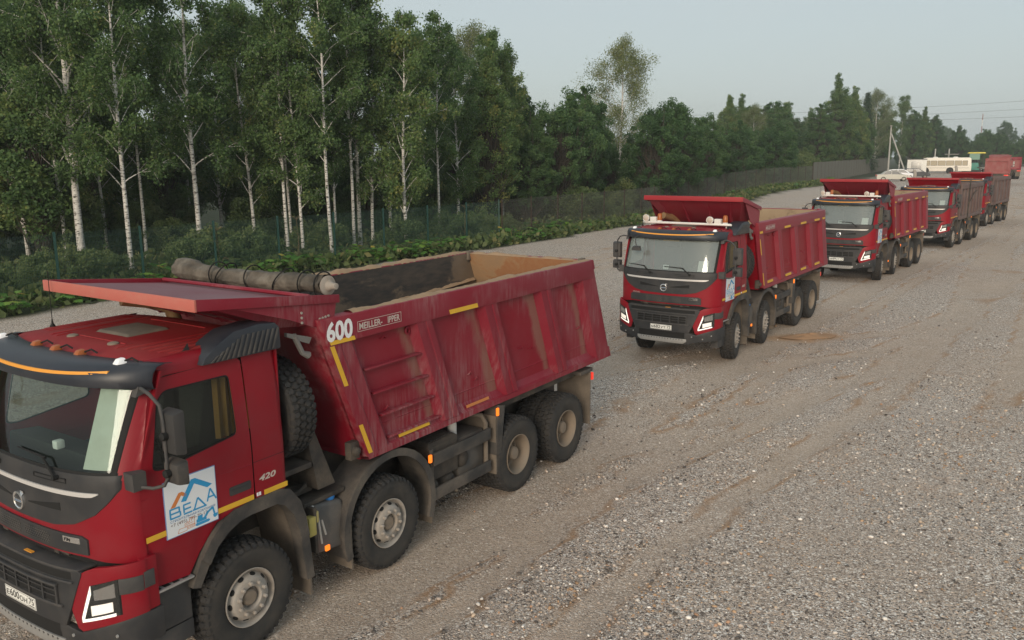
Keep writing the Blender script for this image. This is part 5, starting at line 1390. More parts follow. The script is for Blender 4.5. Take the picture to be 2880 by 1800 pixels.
# rolled cover lying behind the canopy
def roll(m):
    rows = []
    for i in range(101):
        y = -1.26 + 2.42 * i / 100
        r0 = 0.116 + 0.010 * math.sin(y * 5) + 0.016 * mnoise.noise(Vector((y * 3, 0, 3)))
        if y < -.95: r0 *= 1.16
        for ys_ in (-.58, -.45, .02, .50, .86):
            r0 -= 0.020 * math.exp(-((y - ys_) / .03) ** 2)
        sag = -0.045 * math.sin(math.pi * (y + 1.26) / 2.42) + 0.012 * mnoise.noise(Vector((y * 2, 5, 1)))
        row = []
        for j in range(33):
            a = 2 * math.pi * j / 32
            c_, s_ = math.cos(a), math.sin(a)
            rr = r0 * (1 + 0.16 * mnoise.noise(Vector((c_ * 1.8, y * 2.4, s_ * 1.8))) + 0.10 * mnoise.noise(Vector((c_ * 3 + y * 5, y * 6, s_ * 3))) + 0.05 * mnoise.noise(Vector((c_ * 8, y * 14, s_ * 8))))
            if s_ < -.2: rr *= 0.9
            row.append((-1.27 + rr * c_, y, 3.425 + sag + rr * s_ * (1.0 if s_ > 0 else .85)))
        rows.append(row)
    m.grid(rows)
    m.add(rows[0][:-1], [tuple(range(32))])
tr1 = part('tarpaulin_roll', t1, 'canvas', roll, smooth=60, label='rolled grey brown canvas cover tied with straps')
part('roller_end', tr1, 'rim', lambda m: m.lathe([(.10, 1.15), (.105, 1.175), (.06, 1.19), (.045, 1.22), (.035, 1.235), (.033, 1.29), (.02, 1.295), (0, 1.295)], 18, axis='y', c=(-1.27, 0, 3.42)), smooth=40)
for y in (-.58, -.45, .02, .50, .86, 1.10):
    part('strap', tr1, 'dark_gap', lambda m: m.tube([(-1.27 + .134 * math.cos(a), y + .10 * math.sin(a) * (1 if y in (-.45, .50) else .1), 3.425 + .134 * math.sin(a)) for a in [2 * math.pi * k / 20 for k in range(21)]], .008, 5, False))
part('bolt', [o for o in t1.children if o.name.startswith('canopy')][0], 'rim', lambda m: [m.lathe([(.014, 1.203), (.014, 1.212), (0, 1.214)], 8, axis='y', c=(x, 0, z)) for x, z in ((-.86, 3.10), (-.86, 3.15), (-.86, 3.20), (-1.10, 3.10), (-1.14, 3.105), (-1.18, 3.11), (-1.22, 3.115))], split=True)
part('canopy_stay', [o for o in t1.children if o.name.startswith('canopy')][0], 'maroon_rib', lambda m: m.tube([(-.98, -1.2, 3.35), (-.98, 1.2, 3.35)], .022, 6))

TNEW = dict(steer=11, sticker=True, papers=True, lamp_bar=True, glass='glass_milky', cab_mat='red_clean', roof_mat='red_clean', body_mat='red_clean', rib_mat='maroon_new', hinge_mat='maroon_new', bed_mat='bed_clean', tail_mat='bed_clean',
            canopy=(-1.2, 3.43, -0.02, 3.72, 0.92), canopy_mat='red_clean', canopy_edge='red_canopy_new', tape='new', power='460')
plain('maroon_new', (0.25, 0.020, 0.036), 0.5, coat=0.1, dust=0.25, dustcol=(0.27, 0.11, 0.11), scale=2.2)
plain('red_canopy_new', (0.33, 0.022, 0.03), 0.5)
t2 = dump_truck('clean red dump truck plated М682УТ, second in the column, with white roof lamp bar', 4.24, 19.98, -125.1, dict(TNEW, plate=('М', '682', 'УТ', '75')))
t3 = dump_truck('clean red dump truck plated М689УТ, third in the column', 12.92, 32.23, -127.33, dict(TNEW, plate=('М', '689', 'УТ', '75')))
TOLD = dict(upright=True, papers=True, stack=True, glass='glass_milky', cab_mat='red_clean', body_mat='brown_body', rib_mat='brown_body', bed_mat='bed_wall', tail_mat='brown_body', canopy_mat='red_clean', canopy_edge='red_canopy_new', hop_mat='red_clean')
t4 = dump_truck('red dump truck with grey brown mud-coated body, fourth in the column', 21.30, 43.26, -128.2, dict(TOLD, plate=('М', '671', 'УТ', '75'), shovel_rail=True))
t5 = dump_truck('rearmost dump truck of the column, with a ladder on its brown body', 29.65, 55.25, -129.5, dict(TOLD, plate=('М', '675', 'УТ', '75'), ladder=True, nrib=6))
# ================================================================ fence, verge, forest
def along(poly, s):
    for (a, b) in zip(poly, poly[1:]):
        L = math.hypot(b[0] - a[0], b[1] - a[1])
        if s <= L:
            k = s / L
            return (a[0] + (b[0] - a[0]) * k, a[1] + (b[1] - a[1]) * k), math.atan2(b[1] - a[1], b[0] - a[0])
        s -= L
    return poly[-1], 0.0
def wire_panel(m, W, z0, z1, dx, dz, r):
    def wire(p, q):
        p, q = Vector(p), Vector(q)
        d = (q - p).normalized()
        a = Vector((0, 1, 0))
        b_ = d.cross(a)
        vs = []
        for c_ in (p, q):
            for k in range(3):
                t = 2 * math.pi * k / 3 + 0.5
                vs.append(c_ + (a * math.cos(t) + b_ * math.sin(t)) * r)
        m.add(vs, [(0, 1, 4, 3), (1, 2, 5, 4), (2, 0, 3, 5)])
    k = int(W / dx)
    for i in range(k + 1):
        wire((W * i / k, 0, z0), (W * i / k, 0, z1))
    z = z0 + 0.02
    while z < z1:
        wire((0, 0.004, z), (W, 0.004, z))
        z += dz
def fence(label, poly, W, h, wire_mat, post_mat, dx, dz, r, pr, key, z0=0.06, cap=True):
    L = sum(math.hypot(b[0] - a[0], b[1] - a[1]) for a, b in zip(poly, poly[1:]))
    k = int(L / W)
    (x0, y0), a0 = along(poly, 0)
    root = thing('fence', label, 'fence', (x0, y0, gz(x0, y0)))
    for i in range(k + 1):
        (x, y), a = along(poly, i * L / k)
        z = gz(x, y) - gz(x0, y0)
        part('post', root, post_mat, lambda m: (m.box(-pr, pr, -pr, pr, -0.4, h + 0.05), m.hexa([(-pr, -pr, h + .05), (pr, -pr, h + .05), (pr, pr, h + .05), (-pr, pr, h + .05), (-pr * .4, -pr * .4, h + .07), (pr * .4, -pr * .4, h + .07), (pr * .4, pr * .4, h + .07), (-pr * .4, pr * .4, h + .07)])), 'post' + key, loc=(x - x0, y - y0, z), rot=(0, 0, a))
        if i < k:
            (x2, y2), _ = along(poly, (i + 1) * L / k)
            q = math.hypot(x2 - x, y2 - y)
            o = part('mesh_panel', root, wire_mat, lambda m: wire_panel(m, W, z0, h, dx, dz, r), 'panel' + key, loc=(x - x0, y - y0, z + 0.0), rot=(0, -math.asin((gz(x2, y2) - gz(x, y)) / q), math.atan2(y2 - y, x2 - x)), kind='stuff', fix=False)
            o.scale = (q / W, 1, 1)
def cut(poly, s0, s1):
    out = [along(poly, s0)[0]]
    acc = 0
    for a, b in zip(poly, poly[1:]):
        acc += math.hypot(b[0] - a[0], b[1] - a[1])
        if s0 < acc < s1: out.append(b)
    out.append(along(poly, s1)[0])
    return out
FL = [math.hypot(b[0] - a[0], b[1] - a[1]) for a, b in zip(FENCE, FENCE[1:])]
S_GREEN = FL[0] + FL[1] + FL[2] + 3.6
S_GREY = sum(FL[:5]) + 31
fence('green welded mesh fence with green posts beside the birches', cut(FENCE, 24.5, S_GREEN), 3.0, 2.25, 'fence_wire', 'fence_green', 0.05, 0.2, 0.0045, 0.035, 'g')
fence('grey wire fence with rusty brown posts beyond the second truck', cut(FENCE, S_GREEN + .3, S_GREY), 3.0, 2.3, 'fence_grey', 'rust_post', 0.045, 0.15, 0.0040, 0.026, 'r')
fence('taller dark screen fence at the far end of the yard', cut(FENCE, S_GREY + .3, sum(FL) - 2), 3.0, 2.75, 'fence_screen', 'rust_post', 0.03, 0.12, 0.0050, 0.026, 's')

# ---- leaves
def leafmat(name, stops, trans=0.42):
    stops = [(p_, (c_[0] * 1.58, c_[1] * 1.72, c_[2] * 1.5)) for p_, c_ in stops]
    m, n, l, b = newmat(name)
    a = n.new('ShaderNodeAttribute')
    a.attribute_name = 'tint'
    oi = n.new('ShaderNodeObjectInfo')
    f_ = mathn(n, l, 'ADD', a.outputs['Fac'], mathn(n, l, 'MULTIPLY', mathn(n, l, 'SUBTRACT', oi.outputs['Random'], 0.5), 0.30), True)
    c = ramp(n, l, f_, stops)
    l.new(c, b.inputs['Base Color'])
    setp(b, rough=0.6, spec=0.25)
    tr = n.new('ShaderNodeBsdfTranslucent')
    l.new(c, tr.inputs[0])
    mx = n.new('ShaderNodeMixShader')
    mx.inputs[0].default_value = trans
    l.new(b.outputs[0], mx.inputs[1])
    l.new(tr.outputs[0], mx.inputs[2])
    out = [q for q in n if q.type == 'OUTPUT_MATERIAL'][0]
    l.new(mx.outputs[0], out.inputs[0])
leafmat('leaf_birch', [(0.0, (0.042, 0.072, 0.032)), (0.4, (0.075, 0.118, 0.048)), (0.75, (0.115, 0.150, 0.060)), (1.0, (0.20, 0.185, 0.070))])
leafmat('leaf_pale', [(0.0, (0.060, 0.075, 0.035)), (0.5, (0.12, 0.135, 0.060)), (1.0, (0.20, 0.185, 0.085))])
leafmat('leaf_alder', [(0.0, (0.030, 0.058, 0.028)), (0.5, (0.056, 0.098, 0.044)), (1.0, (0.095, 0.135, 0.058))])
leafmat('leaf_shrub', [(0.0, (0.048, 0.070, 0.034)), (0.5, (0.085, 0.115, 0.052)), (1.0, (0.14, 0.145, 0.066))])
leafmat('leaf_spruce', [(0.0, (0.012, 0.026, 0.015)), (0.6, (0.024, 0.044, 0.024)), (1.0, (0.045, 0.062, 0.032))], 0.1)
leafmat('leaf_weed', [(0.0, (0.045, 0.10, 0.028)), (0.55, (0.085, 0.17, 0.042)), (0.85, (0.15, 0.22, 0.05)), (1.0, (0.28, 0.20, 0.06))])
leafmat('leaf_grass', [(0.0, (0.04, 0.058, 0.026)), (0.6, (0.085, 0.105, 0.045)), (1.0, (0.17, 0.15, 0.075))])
plain('dry_stalk', (0.20, 0.14, 0.08), 0.9)
m, n, l, b = newmat('birch_bark')
setp(b, rough=0.75)
f = noise(n, l, 3.2, 4, 0.6, mapscale=(1.5, 1.5, 5.5))
c1 = ramp(n, l, f, [(0.0, (0.02, 0.018, 0.016)), (0.39, (0.03, 0.027, 0.024)), (0.43, (0.50, 0.48, 0.44)), (0.62, (0.66, 0.645, 0.61)), (1.0, (0.74, 0.73, 0.70))])
f2 = noise(n, l, 1.0, 3, 0.5, mapscale=(1, 1, 2.2))
l.new(mixc(n, l, ramp(n, l, f2, [(0.60, g(0)), (0.70, g(0.85))]), c1, (0.10, 0.085, 0.07)), b.inputs['Base Color'])

def leaves_mesh(name, pos, size, tint, mat, flat=0.0, seed=0, droop=0.0):
    """many small leaf faces: pos (N,3)"""
    r_ = np.random.RandomState(seed)
    N = len(pos)
    u = r_.normal(size=(N, 3))
    u[:, 2] *= (1 - flat)
    u[:, 2] -= droop
    u /= np.linalg.norm(u, axis=1)[:, None]
    w = r_.normal(size=(N, 3))
    w -= (w * u).sum(1)[:, None] * u
    w /= np.linalg.norm(w, axis=1)[:, None]
    s = size * r_.uniform(0.6, 1.35, N)
    U, Wv = u * s[:, None] * 0.62, w * s[:, None] * 0.42
    co = np.stack([pos - U, pos + Wv - U * 0.1, pos + U, pos - Wv - U * 0.1], 1).reshape(-1, 3)
    me = bpy.data.meshes.new(name)
    me.vertices.add(4 * N); me.vertices.foreach_set('co', co.ravel())
    me.loops.add(4 * N); me.loops.foreach_set('vertex_index', np.arange(4 * N, dtype=np.int32))
    me.polygons.add(N); me.polygons.foreach_set('loop_start', np.arange(0, 4 * N, 4, dtype=np.int32))
    me.update(calc_edges=True)
    at = me.attributes.new('tint', 'FLOAT', 'POINT')
    at.data.foreach_set('value', np.repeat(np.clip(tint, 0, 1), 4).astype(np.float32))
    me.materials.append(MATS[mat])
    return me

def birch(seed, H, cb, spread, nl, mat='leaf_birch', limbs=26, low=False, lean=0.0, r0=0.15, leaf=0.085, bark='birch_bark'):
    rnd = random.Random(seed)
    rn = np.random.RandomState(seed)
    mb = MB()
    ph1, ph2 = rnd.uniform(0, 6), rnd.uniform(0, 6)
    def axis(z):
        t = z / H
        return Vector((lean * z + 0.18 * math.sin(t * 5 + ph1) * t, 0.18 * math.sin(t * 4 + ph2) * t, z))
    zs = [H * i / 18 for i in range(19)]
    mb.tube([axis(z) for z in zs], [r0 * (1.12 if i == 0 else 1) * (1 - zs[i] / H) ** 0.75 + 0.012 for i in range(19)], 9)
    P, T = [], []
    for i in range(limbs):
        t = (i + rnd.random()) / limbs
        z = H * (cb + (0.97 - cb) * t)
        az = i * 2.4 + rnd.uniform(-.5, .5)
        L = spread * (0.35 + 0.75 * math.sin(math.pi * min(1, (t * 0.86 + 0.16))) ** 0.8) * rnd.uniform(.7, 1.2)
        if t > .85: L *= 0.6
        el = rnd.uniform(.75, 1.15) - 0.15 * t
        p = axis(z)
        d = Vector((math.cos(az) * math.cos(el), math.sin(az) * math.cos(el), math.sin(el)))
        pts = [p.copy()]
        k = 7
        for j in range(k):
            d = (d + Vector((rnd.uniform(-.16, .16), rnd.uniform(-.16, .16), rnd.uniform(-.10, .08) - 0.10 * j / k))).normalized()
            p = p + d * L / k
            pts.append(p.copy())
        rr = r0 * (1 - z / H) * (0.42 if low else 0.27) + 0.010
        mb.tube(pts, [rr * (1 - .85 * j / k) for j in range(k + 1)], 5, False)
        # twigs and hanging sprays
        for j in range(9):
            s = rnd.uniform(.30 if t > .8 else .48, 1.0)
            a = pts[int(s * (k - .01))].lerp(pts[min(k, int(s * (k - .01)) + 1)], rnd.random())
            dd = (d + Vector((rnd.gauss(0, .6), rnd.gauss(0, .6), rnd.gauss(.1, .35)))).normalized()
            tl = rnd.uniform(.35, .95) * (spread / 2.2)
            e1 = a + dd * tl * .6
            e2 = e1 + dd * tl * .3 + Vector((0, 0, -rnd.uniform(.15, .75) * tl))
            mb.tube([a, e1, e2], [0.010, 0.006, 0.003], 3, False)
            m_ = max(6, int(nl / (limbs * 9) * rnd.uniform(.6, 1.4)))
            q = rn.rand(m_) ** 0.8
            base = np.where(q[:, None] < .5, np.array(a) + (np.array(e1) - np.array(a)) * (q[:, None] * 2), np.array(e1) + (np.array(e2) - np.array(e1)) * (q[:, None] * 2 - 1))
            base = base + rn.normal(size=(m_, 3)) * np.array([.15, .15, .17]) * (spread / 2.2)
            P.append(base)
            T.append(np.full(m_, rnd.gauss(.42, .16)) + rn.normal(size=m_) * .12)
    P, T = np.concatenate(P), np.concatenate(T)
    return mb.mesh('trunk', bark, 0, 60, fix=False), leaves_mesh('crown', P, leaf, T, mat, seed=seed, droop=.35)

def broadleaf(seed, H, rx, zb, nl, mat='leaf_alder', stems=3, clumps=60, leaf=0.10, cr=0.55, bark='bark_dark', squash=1.0, taper=0.0):
    """bushy crown built from leaf clumps on forking limbs"""
    rnd = random.Random(seed)
    rn = np.random.RandomState(seed)
    mb = MB()
    cz, rz = (H + zb) / 2, (H - zb) / 2
    P, T = [], []
    tops = []
    for s in range(stems):
        a = rnd.uniform(0, 6.28)
        tip = Vector((math.cos(a) * rx * .35 * (stems > 1), math.sin(a) * rx * .35 * (stems > 1), H * rnd.uniform(.75, .9)))
        b0 = Vector((rnd.uniform(-.2, .2), rnd.uniform(-.2, .2), -.2)) * (stems > 1)
        pts = [b0.lerp(tip, k / 6) + Vector((rnd.gauss(0, .10), rnd.gauss(0, .10), 0)) * (k > 0) for k in range(7)]
        r0 = 0.020 * H / math.sqrt(stems) * .75
        mb.tube(pts, [r0 * (1 - .8 * k / 6) for k in range(7)], 7, False)
        tops.append(pts)
    per = nl // clumps
    for c in range(clumps):
        v = Vector((rnd.gauss(0, 1), rnd.gauss(0, 1), rnd.gauss(0, 1))).normalized()
        q = rnd.uniform(.45, 1.0) ** .6 if v.z < .55 else rnd.uniform(.35, .88)
        w = (1.0 - 0.35 * max(0, v.z) ** 2 * squash) * (1 - taper * (v.z * .5 + .5))
        wob = 1 + 0.22 * mnoise.noise(Vector((v.x * 1.7 + seed, v.y * 1.7, v.z * 1.7)))
        ctr = Vector((v.x * rx * q * w * wob, v.y * rx * q * w * wob, cz + v.z * rz * q))
        if c < 14 and taper >= .5:        # leading shoot: a close stack of clumps up to the tip
            f_ = c / 13.0
            ctr = Vector((rnd.gauss(0, .16), rnd.gauss(0, .16), H * (.74 + .24 * f_)))
        pts = tops[c % stems]
        k = min(5, max(1, int((ctr.z / H) * 5)))
        st = pts[k].lerp(pts[k - 1], rnd.random())
        mid = st.lerp(ctr, .5) + Vector((rnd.gauss(0, .12), rnd.gauss(0, .12), rnd.gauss(-.1, .15)))
        mb.tube([st, mid, ctr], [.035 * H / 10, .02 * H / 10, .008], 4, False)
        sz = cr * rnd.uniform(.5, 1.3) * (1 - .2 * taper * (v.z * .5 + .5))
        if c < 14 and taper >= .5: sz = cr * (1.35 - .75 * c / 13.0)
        x = rn.normal(size=(per, 3))
        x *= (rn.rand(per, 1) ** .42 * sz * 1.1) / np.linalg.norm(x, axis=1)[:, None] * np.array([[1.0, 1.0, .95]])
        P.append(np.array(ctr) + x)
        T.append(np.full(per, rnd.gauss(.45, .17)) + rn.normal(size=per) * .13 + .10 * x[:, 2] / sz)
    return mb.mesh('trunk', bark, 0, 60, fix=False), leaves_mesh('crown', np.concatenate(P), leaf, np.concatenate(T), mat, flat=.2, seed=seed)

def spruce(seed, H, rb, nl):
    rnd = random.Random(seed)
    rn = np.random.RandomState(seed)
    mb = MB()
    mb.tube([(0, 0, 0), (0, 0, H)], [.02 * H, .01], 7)
    P, T = [], []
    whorls = 34
    for i in range(whorls):
        t = i / whorls
        z = H * (.10 + .88 * t)
        L = rb * (1 - t) ** .8 + .12
        for k in range(7):
            a = i * 1.1 + k * 6.283 / 7 + rnd.uniform(-.25, .25)
            l_ = L * rnd.uniform(.75, 1.12)
            d = np.array([math.cos(a), math.sin(a), -.35 + .5 * t])
            m_ = max(10, int(nl / whorls / 7 * (1.6 - 1.2 * t)))
            q = rn.rand(m_) ** .7
            P.append(np.array([0, 0, z]) + d * (q * l_)[:, None] + rn.normal(size=(m_, 3)) * np.array([.13, .13, .10]) * (.4 + q[:, None]))
            T.append(rn.normal(size=m_) * .2 + .4 + .2 * (q - .5))
            mb.tube([(0, 0, z), tuple(np.array([0, 0, z]) + d * l_)], [.02, .005], 3, False)
    return mb.mesh('trunk', 'bark_dark', 0, 60, fix=False), leaves_mesh('crown', np.concatenate(P), .13, np.concatenate(T), 'leaf_spruce', seed=seed)

LIB = {
    'birch0': birch(1, 14.5, .24, 3.2, 25000, limbs=36, low=True, r0=.165, leaf=.105),
    'birch1': birch(2, 14.0, .27, 2.3, 21000, r0=.105, leaf=.105, limbs=32),
    'birch2': birch(3, 13.0, .27, 2.0, 19000, r0=.08, lean=-.02, leaf=.105, limbs=30),
    'birch3': birch(4, 14.0, .33, 2.1, 19000, r0=.085, lean=.02, leaf=.105, limbs=30),
    'birch4': birch(5, 12.0, .12, 2.2, 24000, r0=.09, leaf=.11, limbs=36),
    'birch5': birch(7, 13.5, .30, 2.0, 18000, r0=.075, leaf=.105, limbs=28, lean=.015),
    'birch6': birch(8, 12.5, .20, 2.2, 20000, r0=.085, leaf=.105, limbs=32, lean=-.03),
    'pale': birch(6, 14.0, .12, 3.5, 38000, mat='leaf_pale', r0=.13, limbs=48, leaf=.085),
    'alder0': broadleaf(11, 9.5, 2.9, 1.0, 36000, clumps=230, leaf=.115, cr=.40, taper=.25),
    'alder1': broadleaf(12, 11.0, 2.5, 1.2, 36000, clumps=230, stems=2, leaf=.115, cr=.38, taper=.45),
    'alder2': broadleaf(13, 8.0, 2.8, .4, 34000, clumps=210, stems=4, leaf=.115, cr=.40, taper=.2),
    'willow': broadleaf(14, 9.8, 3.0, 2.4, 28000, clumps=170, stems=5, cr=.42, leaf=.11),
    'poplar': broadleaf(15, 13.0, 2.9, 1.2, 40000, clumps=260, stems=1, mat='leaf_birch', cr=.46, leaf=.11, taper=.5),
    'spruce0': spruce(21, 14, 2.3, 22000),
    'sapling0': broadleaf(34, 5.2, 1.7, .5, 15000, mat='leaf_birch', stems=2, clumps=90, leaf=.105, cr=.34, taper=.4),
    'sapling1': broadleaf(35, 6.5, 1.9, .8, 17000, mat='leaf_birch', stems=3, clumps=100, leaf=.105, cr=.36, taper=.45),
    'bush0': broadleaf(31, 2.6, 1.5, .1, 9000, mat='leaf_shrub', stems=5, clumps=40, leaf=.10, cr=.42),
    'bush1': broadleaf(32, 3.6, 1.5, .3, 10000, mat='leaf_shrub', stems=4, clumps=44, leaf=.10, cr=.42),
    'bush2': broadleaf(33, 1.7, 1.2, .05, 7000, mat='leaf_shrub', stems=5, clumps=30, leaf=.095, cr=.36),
}
NAME = {'birch': 'birch_tree', 'pale': 'birch_tree', 'alder': 'alder_tree', 'willow': 'willow_tree', 'poplar': 'leafy_tree', 'spruce': 'spruce_tree', 'bush': 'shrub', 'sapling': 'young_tree'}
def tree(kind, x, y, s, label, group=None, rz=None, z=None, sz=None):
    base = kind.rstrip('0123456789')
    t = thing(NAME[base], label, 'shrub' if base == 'bush' else 'tree', (x, y, (gz(x, y) - .05) if z is None else z), random.uniform(0, 6.28) if rz is None else rz, group)
    t.scale = (s, s, sz or s)
    a, b_ = LIB[kind]
    for nm, me in (('stem' if base == 'bush' else 'trunk', a), ('foliage' if base == 'bush' else 'crown', b_)):
        o = bpy.data.objects.new(nm, me)
        COL.objects.link(o)
        o.parent = t
    return t
G1 = 'birches behind the green fence'
BIRCHES = [
    ('birch0', -19.17, 37.58, 1.0, 'thickest white birch, with long bare forking limbs, far left behind the fence'),
    ('birch6', -20.12, 38.08, .95, 'thin speckled birch just left of the thickest birch'),
    ('birch1', -16.38, 36.19, .92, 'slim birch right of the thickest birch, with a side stem near its foot'),
    ('birch1', -14.70, 39.86, 1.06, 'tall straight birch behind the rolled canvas of the front truck'),
    ('birch2', -16.2, 57.0, 1.05, 'dim thin birch set far back between the two straight birches'),
    ('birch5', -11.05, 41.77, 1.02, 'straight white birch left of a crooked thinner one'),
    ('birch2', -11.6, 44.6, .85, 'very thin birch stem close behind a straight white birch'),
    ('birch6', -10.24, 41.47, .90, 'crooked thin birch in the middle of the fence run'),
    ('birch3', -8.80, 41.36, .95, 'slim birch leaning left beside a green fence post'),
    ('birch2', -9.16, 44.22, .80, 'thread-thin birch just behind the leaning slim birch'),
    ('birch5', -8.20, 43.96, 1.05, 'left stem of the paired birches above the tipper rim'),
    ('birch1', -8.05, 45.0, 1.0, 'right stem of the paired birches above the tipper rim'),
    ('birch6', -7.45, 45.41, .96, 'speckled birch with a bent side branch, right of the pair'),
    ('birch4', -5.52, 44.5, .98, 'lone birch over the weeds, right of the speckled one'),
    ('birch3', -1.06, 58.9, .92, 'left of two slim birches near the middle of the tree line'),
    ('birch2', -0.55, 59.2, .90, 'right of two slim birches near the middle of the tree line'),
    ('birch2', -2.15, 62.6, .8, 'small dim birch left of the two slim middle birches'),
    ('birch2', -31.9, 65.1, 1.0, 'far dim birch between the two leftmost white trunks'),
    ('birch4', -22.6, 39.4, .95, 'slim leafy birch near the left edge of the wood'),
    ('birch3', -24.5, 44.0, 1.0, 'slender birch farthest left behind the fence'),
    ('birch5', -18.0, 41.5, .98, 'slender birch between the thickest birch and the next slim one'),
    ('birch6', -13.1, 43.2, .95, 'slender pale birch right of the tall straight one'),
    ('birch4', -12.4, 46.5, .9, 'leafy slim birch with foliage low down, behind the straight white birch'),
    ('birch4', -6.9, 48.6, .9, 'leafy slim birch between the pair and the lone birch'),
    ('birch5', -4.2, 49.5, .92, 'slender birch right of the lone birch over the weeds'),
    ('birch4', -3.3, 53.0, .95, 'leafy slim birch left of the tall pointed tree'),
    ('birch2', -35.7, 62.2, 1.0, 'dim birch at the far left edge of the wood'),
]
for k, x, y, s, lb in BIRCHES:
    tree(k, x, y, s, lb, G1)
SPEC = [
    ('poplar', -1.5, 55.5, .93, 'tall dense green tree with a pointed top near the middle', None),
    ('pale', -2.9, 63.5, .97, 'pale thin-leaved birch rising behind the tall pointed tree', None),
    ('birch4', -6.3, 62.0, 1.10, 'narrow birch top standing against the sky left of the pale one', None),
    ('willow', 3.6, 61.5, 1.0, 'round-headed dark willow with open forking limbs', None),
    ('pale', 9.6, 75.5, 1.0, 'big pale yellowish birch rising above the willow', None),
    ('alder0', 11.6, 68.5, .98, 'broad dark alder behind the raised canopy of the second truck', None),
    ('alder1', .2, 62.5, 1.02, 'tall leafy alder just right of the tall pointed tree', None),
    ('alder1', 5.8, 66.5, 1.0, 'leafy alder between the willow and the big pale birch', None),
    ('alder0', 14.4, 74.5, 1.05, 'broad alder right of the big pale birch', None),
    ('alder1', 1.2, 60.5, .84, 'dark narrow alder between the pointed tree and the willow', None),
    ('alder0', 18.8, 83.5, .92, 'rounded dark tree above the second truck tipper body', None),
    ('alder2', 24.4, 93.0, 1.0, 'lower bushy tree right of the rounded dark one', None),
    ('pale', 33.0, 117.0, .72, 'small sparse birch top alone against the sky', None),
    ('alder2', 32.0, 103.6, 1.05, 'bushy tree left of the yellow-green thicket', None),
    ('poplar', 55.2, 146.0, 1.32, 'tallest yellow-green tree of the right-hand clump', None),
    ('alder1', 48.0, 133.6, 1.15, 'lower left flank tree of the right-hand clump', None),
    ('alder1', 57.4, 149.0, 1.3, 'leafy tree filling the right-hand clump beside its tallest tree', None),
    ('alder0', 64.4, 159.8, 1.3, 'rounded tree in front of the dark spruce', None),
    ('alder1', 84.2, 195.5, 1.45, 'leafy tree closing the right-hand clump by the pole', None),
    ('poplar', 60.6, 153.2, 1.2, 'second tree of the right-hand clump, a little lower', None),
    ('spruce0', 68.2, 165.8, 1.12, 'dark spruce within the right-hand clump', None),
    ('pale', 78.2, 184.5, 1.18, 'pale birch right of the dark spruce', None),
    ('birch4', 97.0, 214.0, 1.45, 'birch behind the concrete pole', None),
    ('alder1', 101.0, 216.0, 1.45, 'dark tree right of the concrete pole', None),
    ('poplar', 104.0, 217.5, 1.18, 'green tree left of the gap above the bus', None),
    ('alder1', 109.0, 222.0, 1.35, 'last tall tree of the row before the lower far wood', None),
    ('alder1', 119.0, 229.0, 1.1, 'pointed tree standing behind the white bus', None),
]
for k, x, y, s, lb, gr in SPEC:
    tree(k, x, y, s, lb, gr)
rnd = random.Random(99)
GT = 'trees packed behind the front birches'
def scatter(n_, s0, s1, o0, o1, kinds, sc, label, group, minpx=None):
    for _ in range(n_):
        s = rnd.uniform(s0, s1)
        (x, y), a = along(FENCE, s)
        o = rnd.uniform(o0, o1)
        x, y = x - math.sin(a) * o, y + math.cos(a) * o
        tree(rnd.choice(kinds), x, y, rnd.uniform(*sc), label, group)
S_L = 26
scatter(20, S_L, 68, 12.5, 28, ['birch2', 'birch5', 'birch6', 'birch4'], (.85, 1.15), 'thin birch crowded in the wood behind the front birches', GT)
scatter(12, S_L, 68, 15, 28, ['alder0', 'alder2', 'sapling1'], (.6, .85), 'dark leafy tree in the wood behind the white birches', 'dark trees behind the birches')
scatter(34, S_L, 70, 10.5, 19, ['sapling0', 'sapling1'], (.75, 1.35), 'leafy young tree filling in low behind the birch trunks', 'young trees behind the birches')
scatter(30, 66, 100, 5, 20, ['alder0', 'alder1', 'alder2', 'sapling0', 'sapling1'], (.62, .95), 'dark leafy tree in the middle thicket behind the rusty-post fence', 'middle thicket trees')
scatter(46, 95, 160, 4, 20, ['alder2', 'alder0', 'alder2', 'alder0', 'sapling1'], (.6, .85), 'bushy tree in the thicket behind the far fence', 'trees of the far thicket')
scatter(60, 160, 258, 3, 26, ['alder0', 'alder1', 'alder2', 'poplar'], (.9, 1.2), 'dark tree in the row behind the parked cars', 'trees behind the parked cars')
scatter(34, S_L, 75, 1.8, 7, ['bush2'], (.6, 1.0), 'low dark shrub just behind the green mesh fence', 'low shrubs behind the green fence')
scatter(34, S_L, 75, 9.5, 16, ['bush0', 'bush1', 'bush2'], (.7, 1.15), 'dark undergrowth shrub among the birch trunks', 'undergrowth shrubs among the birches')
scatter(36, 75, 150, 1.8, 9, ['bush0', 'bush1', 'bush2'], (.8, 1.2), 'dull green shrub behind the rusty-post fence', 'shrubs behind the rusty-post fence')
scatter(18, 140, 215, 2, 7, ['bush1', 'bush0'], (1.0, 1.9), 'yellow-green shrub along the far screen fence', 'shrubs along the far fence')
# far wood closing the view on the right
for i in range(44):
    x = 100 + 7.4 * i + rnd.uniform(-4, 4)
    y = 222 + 0.16 * (x - 100) + rnd.uniform(0, 30)
    tree(rnd.choice(['alder0', 'alder2', 'alder0', 'alder2', 'alder1']), x, y, rnd.uniform(.9, 1.25), 'distant tree of the low wood on the right horizon', 'far wood on the right', z=.6)
for i in range(26):
    x = -10 + 11.5 * i + rnd.uniform(-5, 5)
    y = 300 + 0.1 * x + rnd.uniform(0, 50)
    tree(rnd.choice(['alder0', 'alder2', 'alder1', 'alder0']), x, y, rnd.uniform(1.3, 1.8), 'hazy tree on the low hill far behind', 'hazy trees on the far hill', z=2)

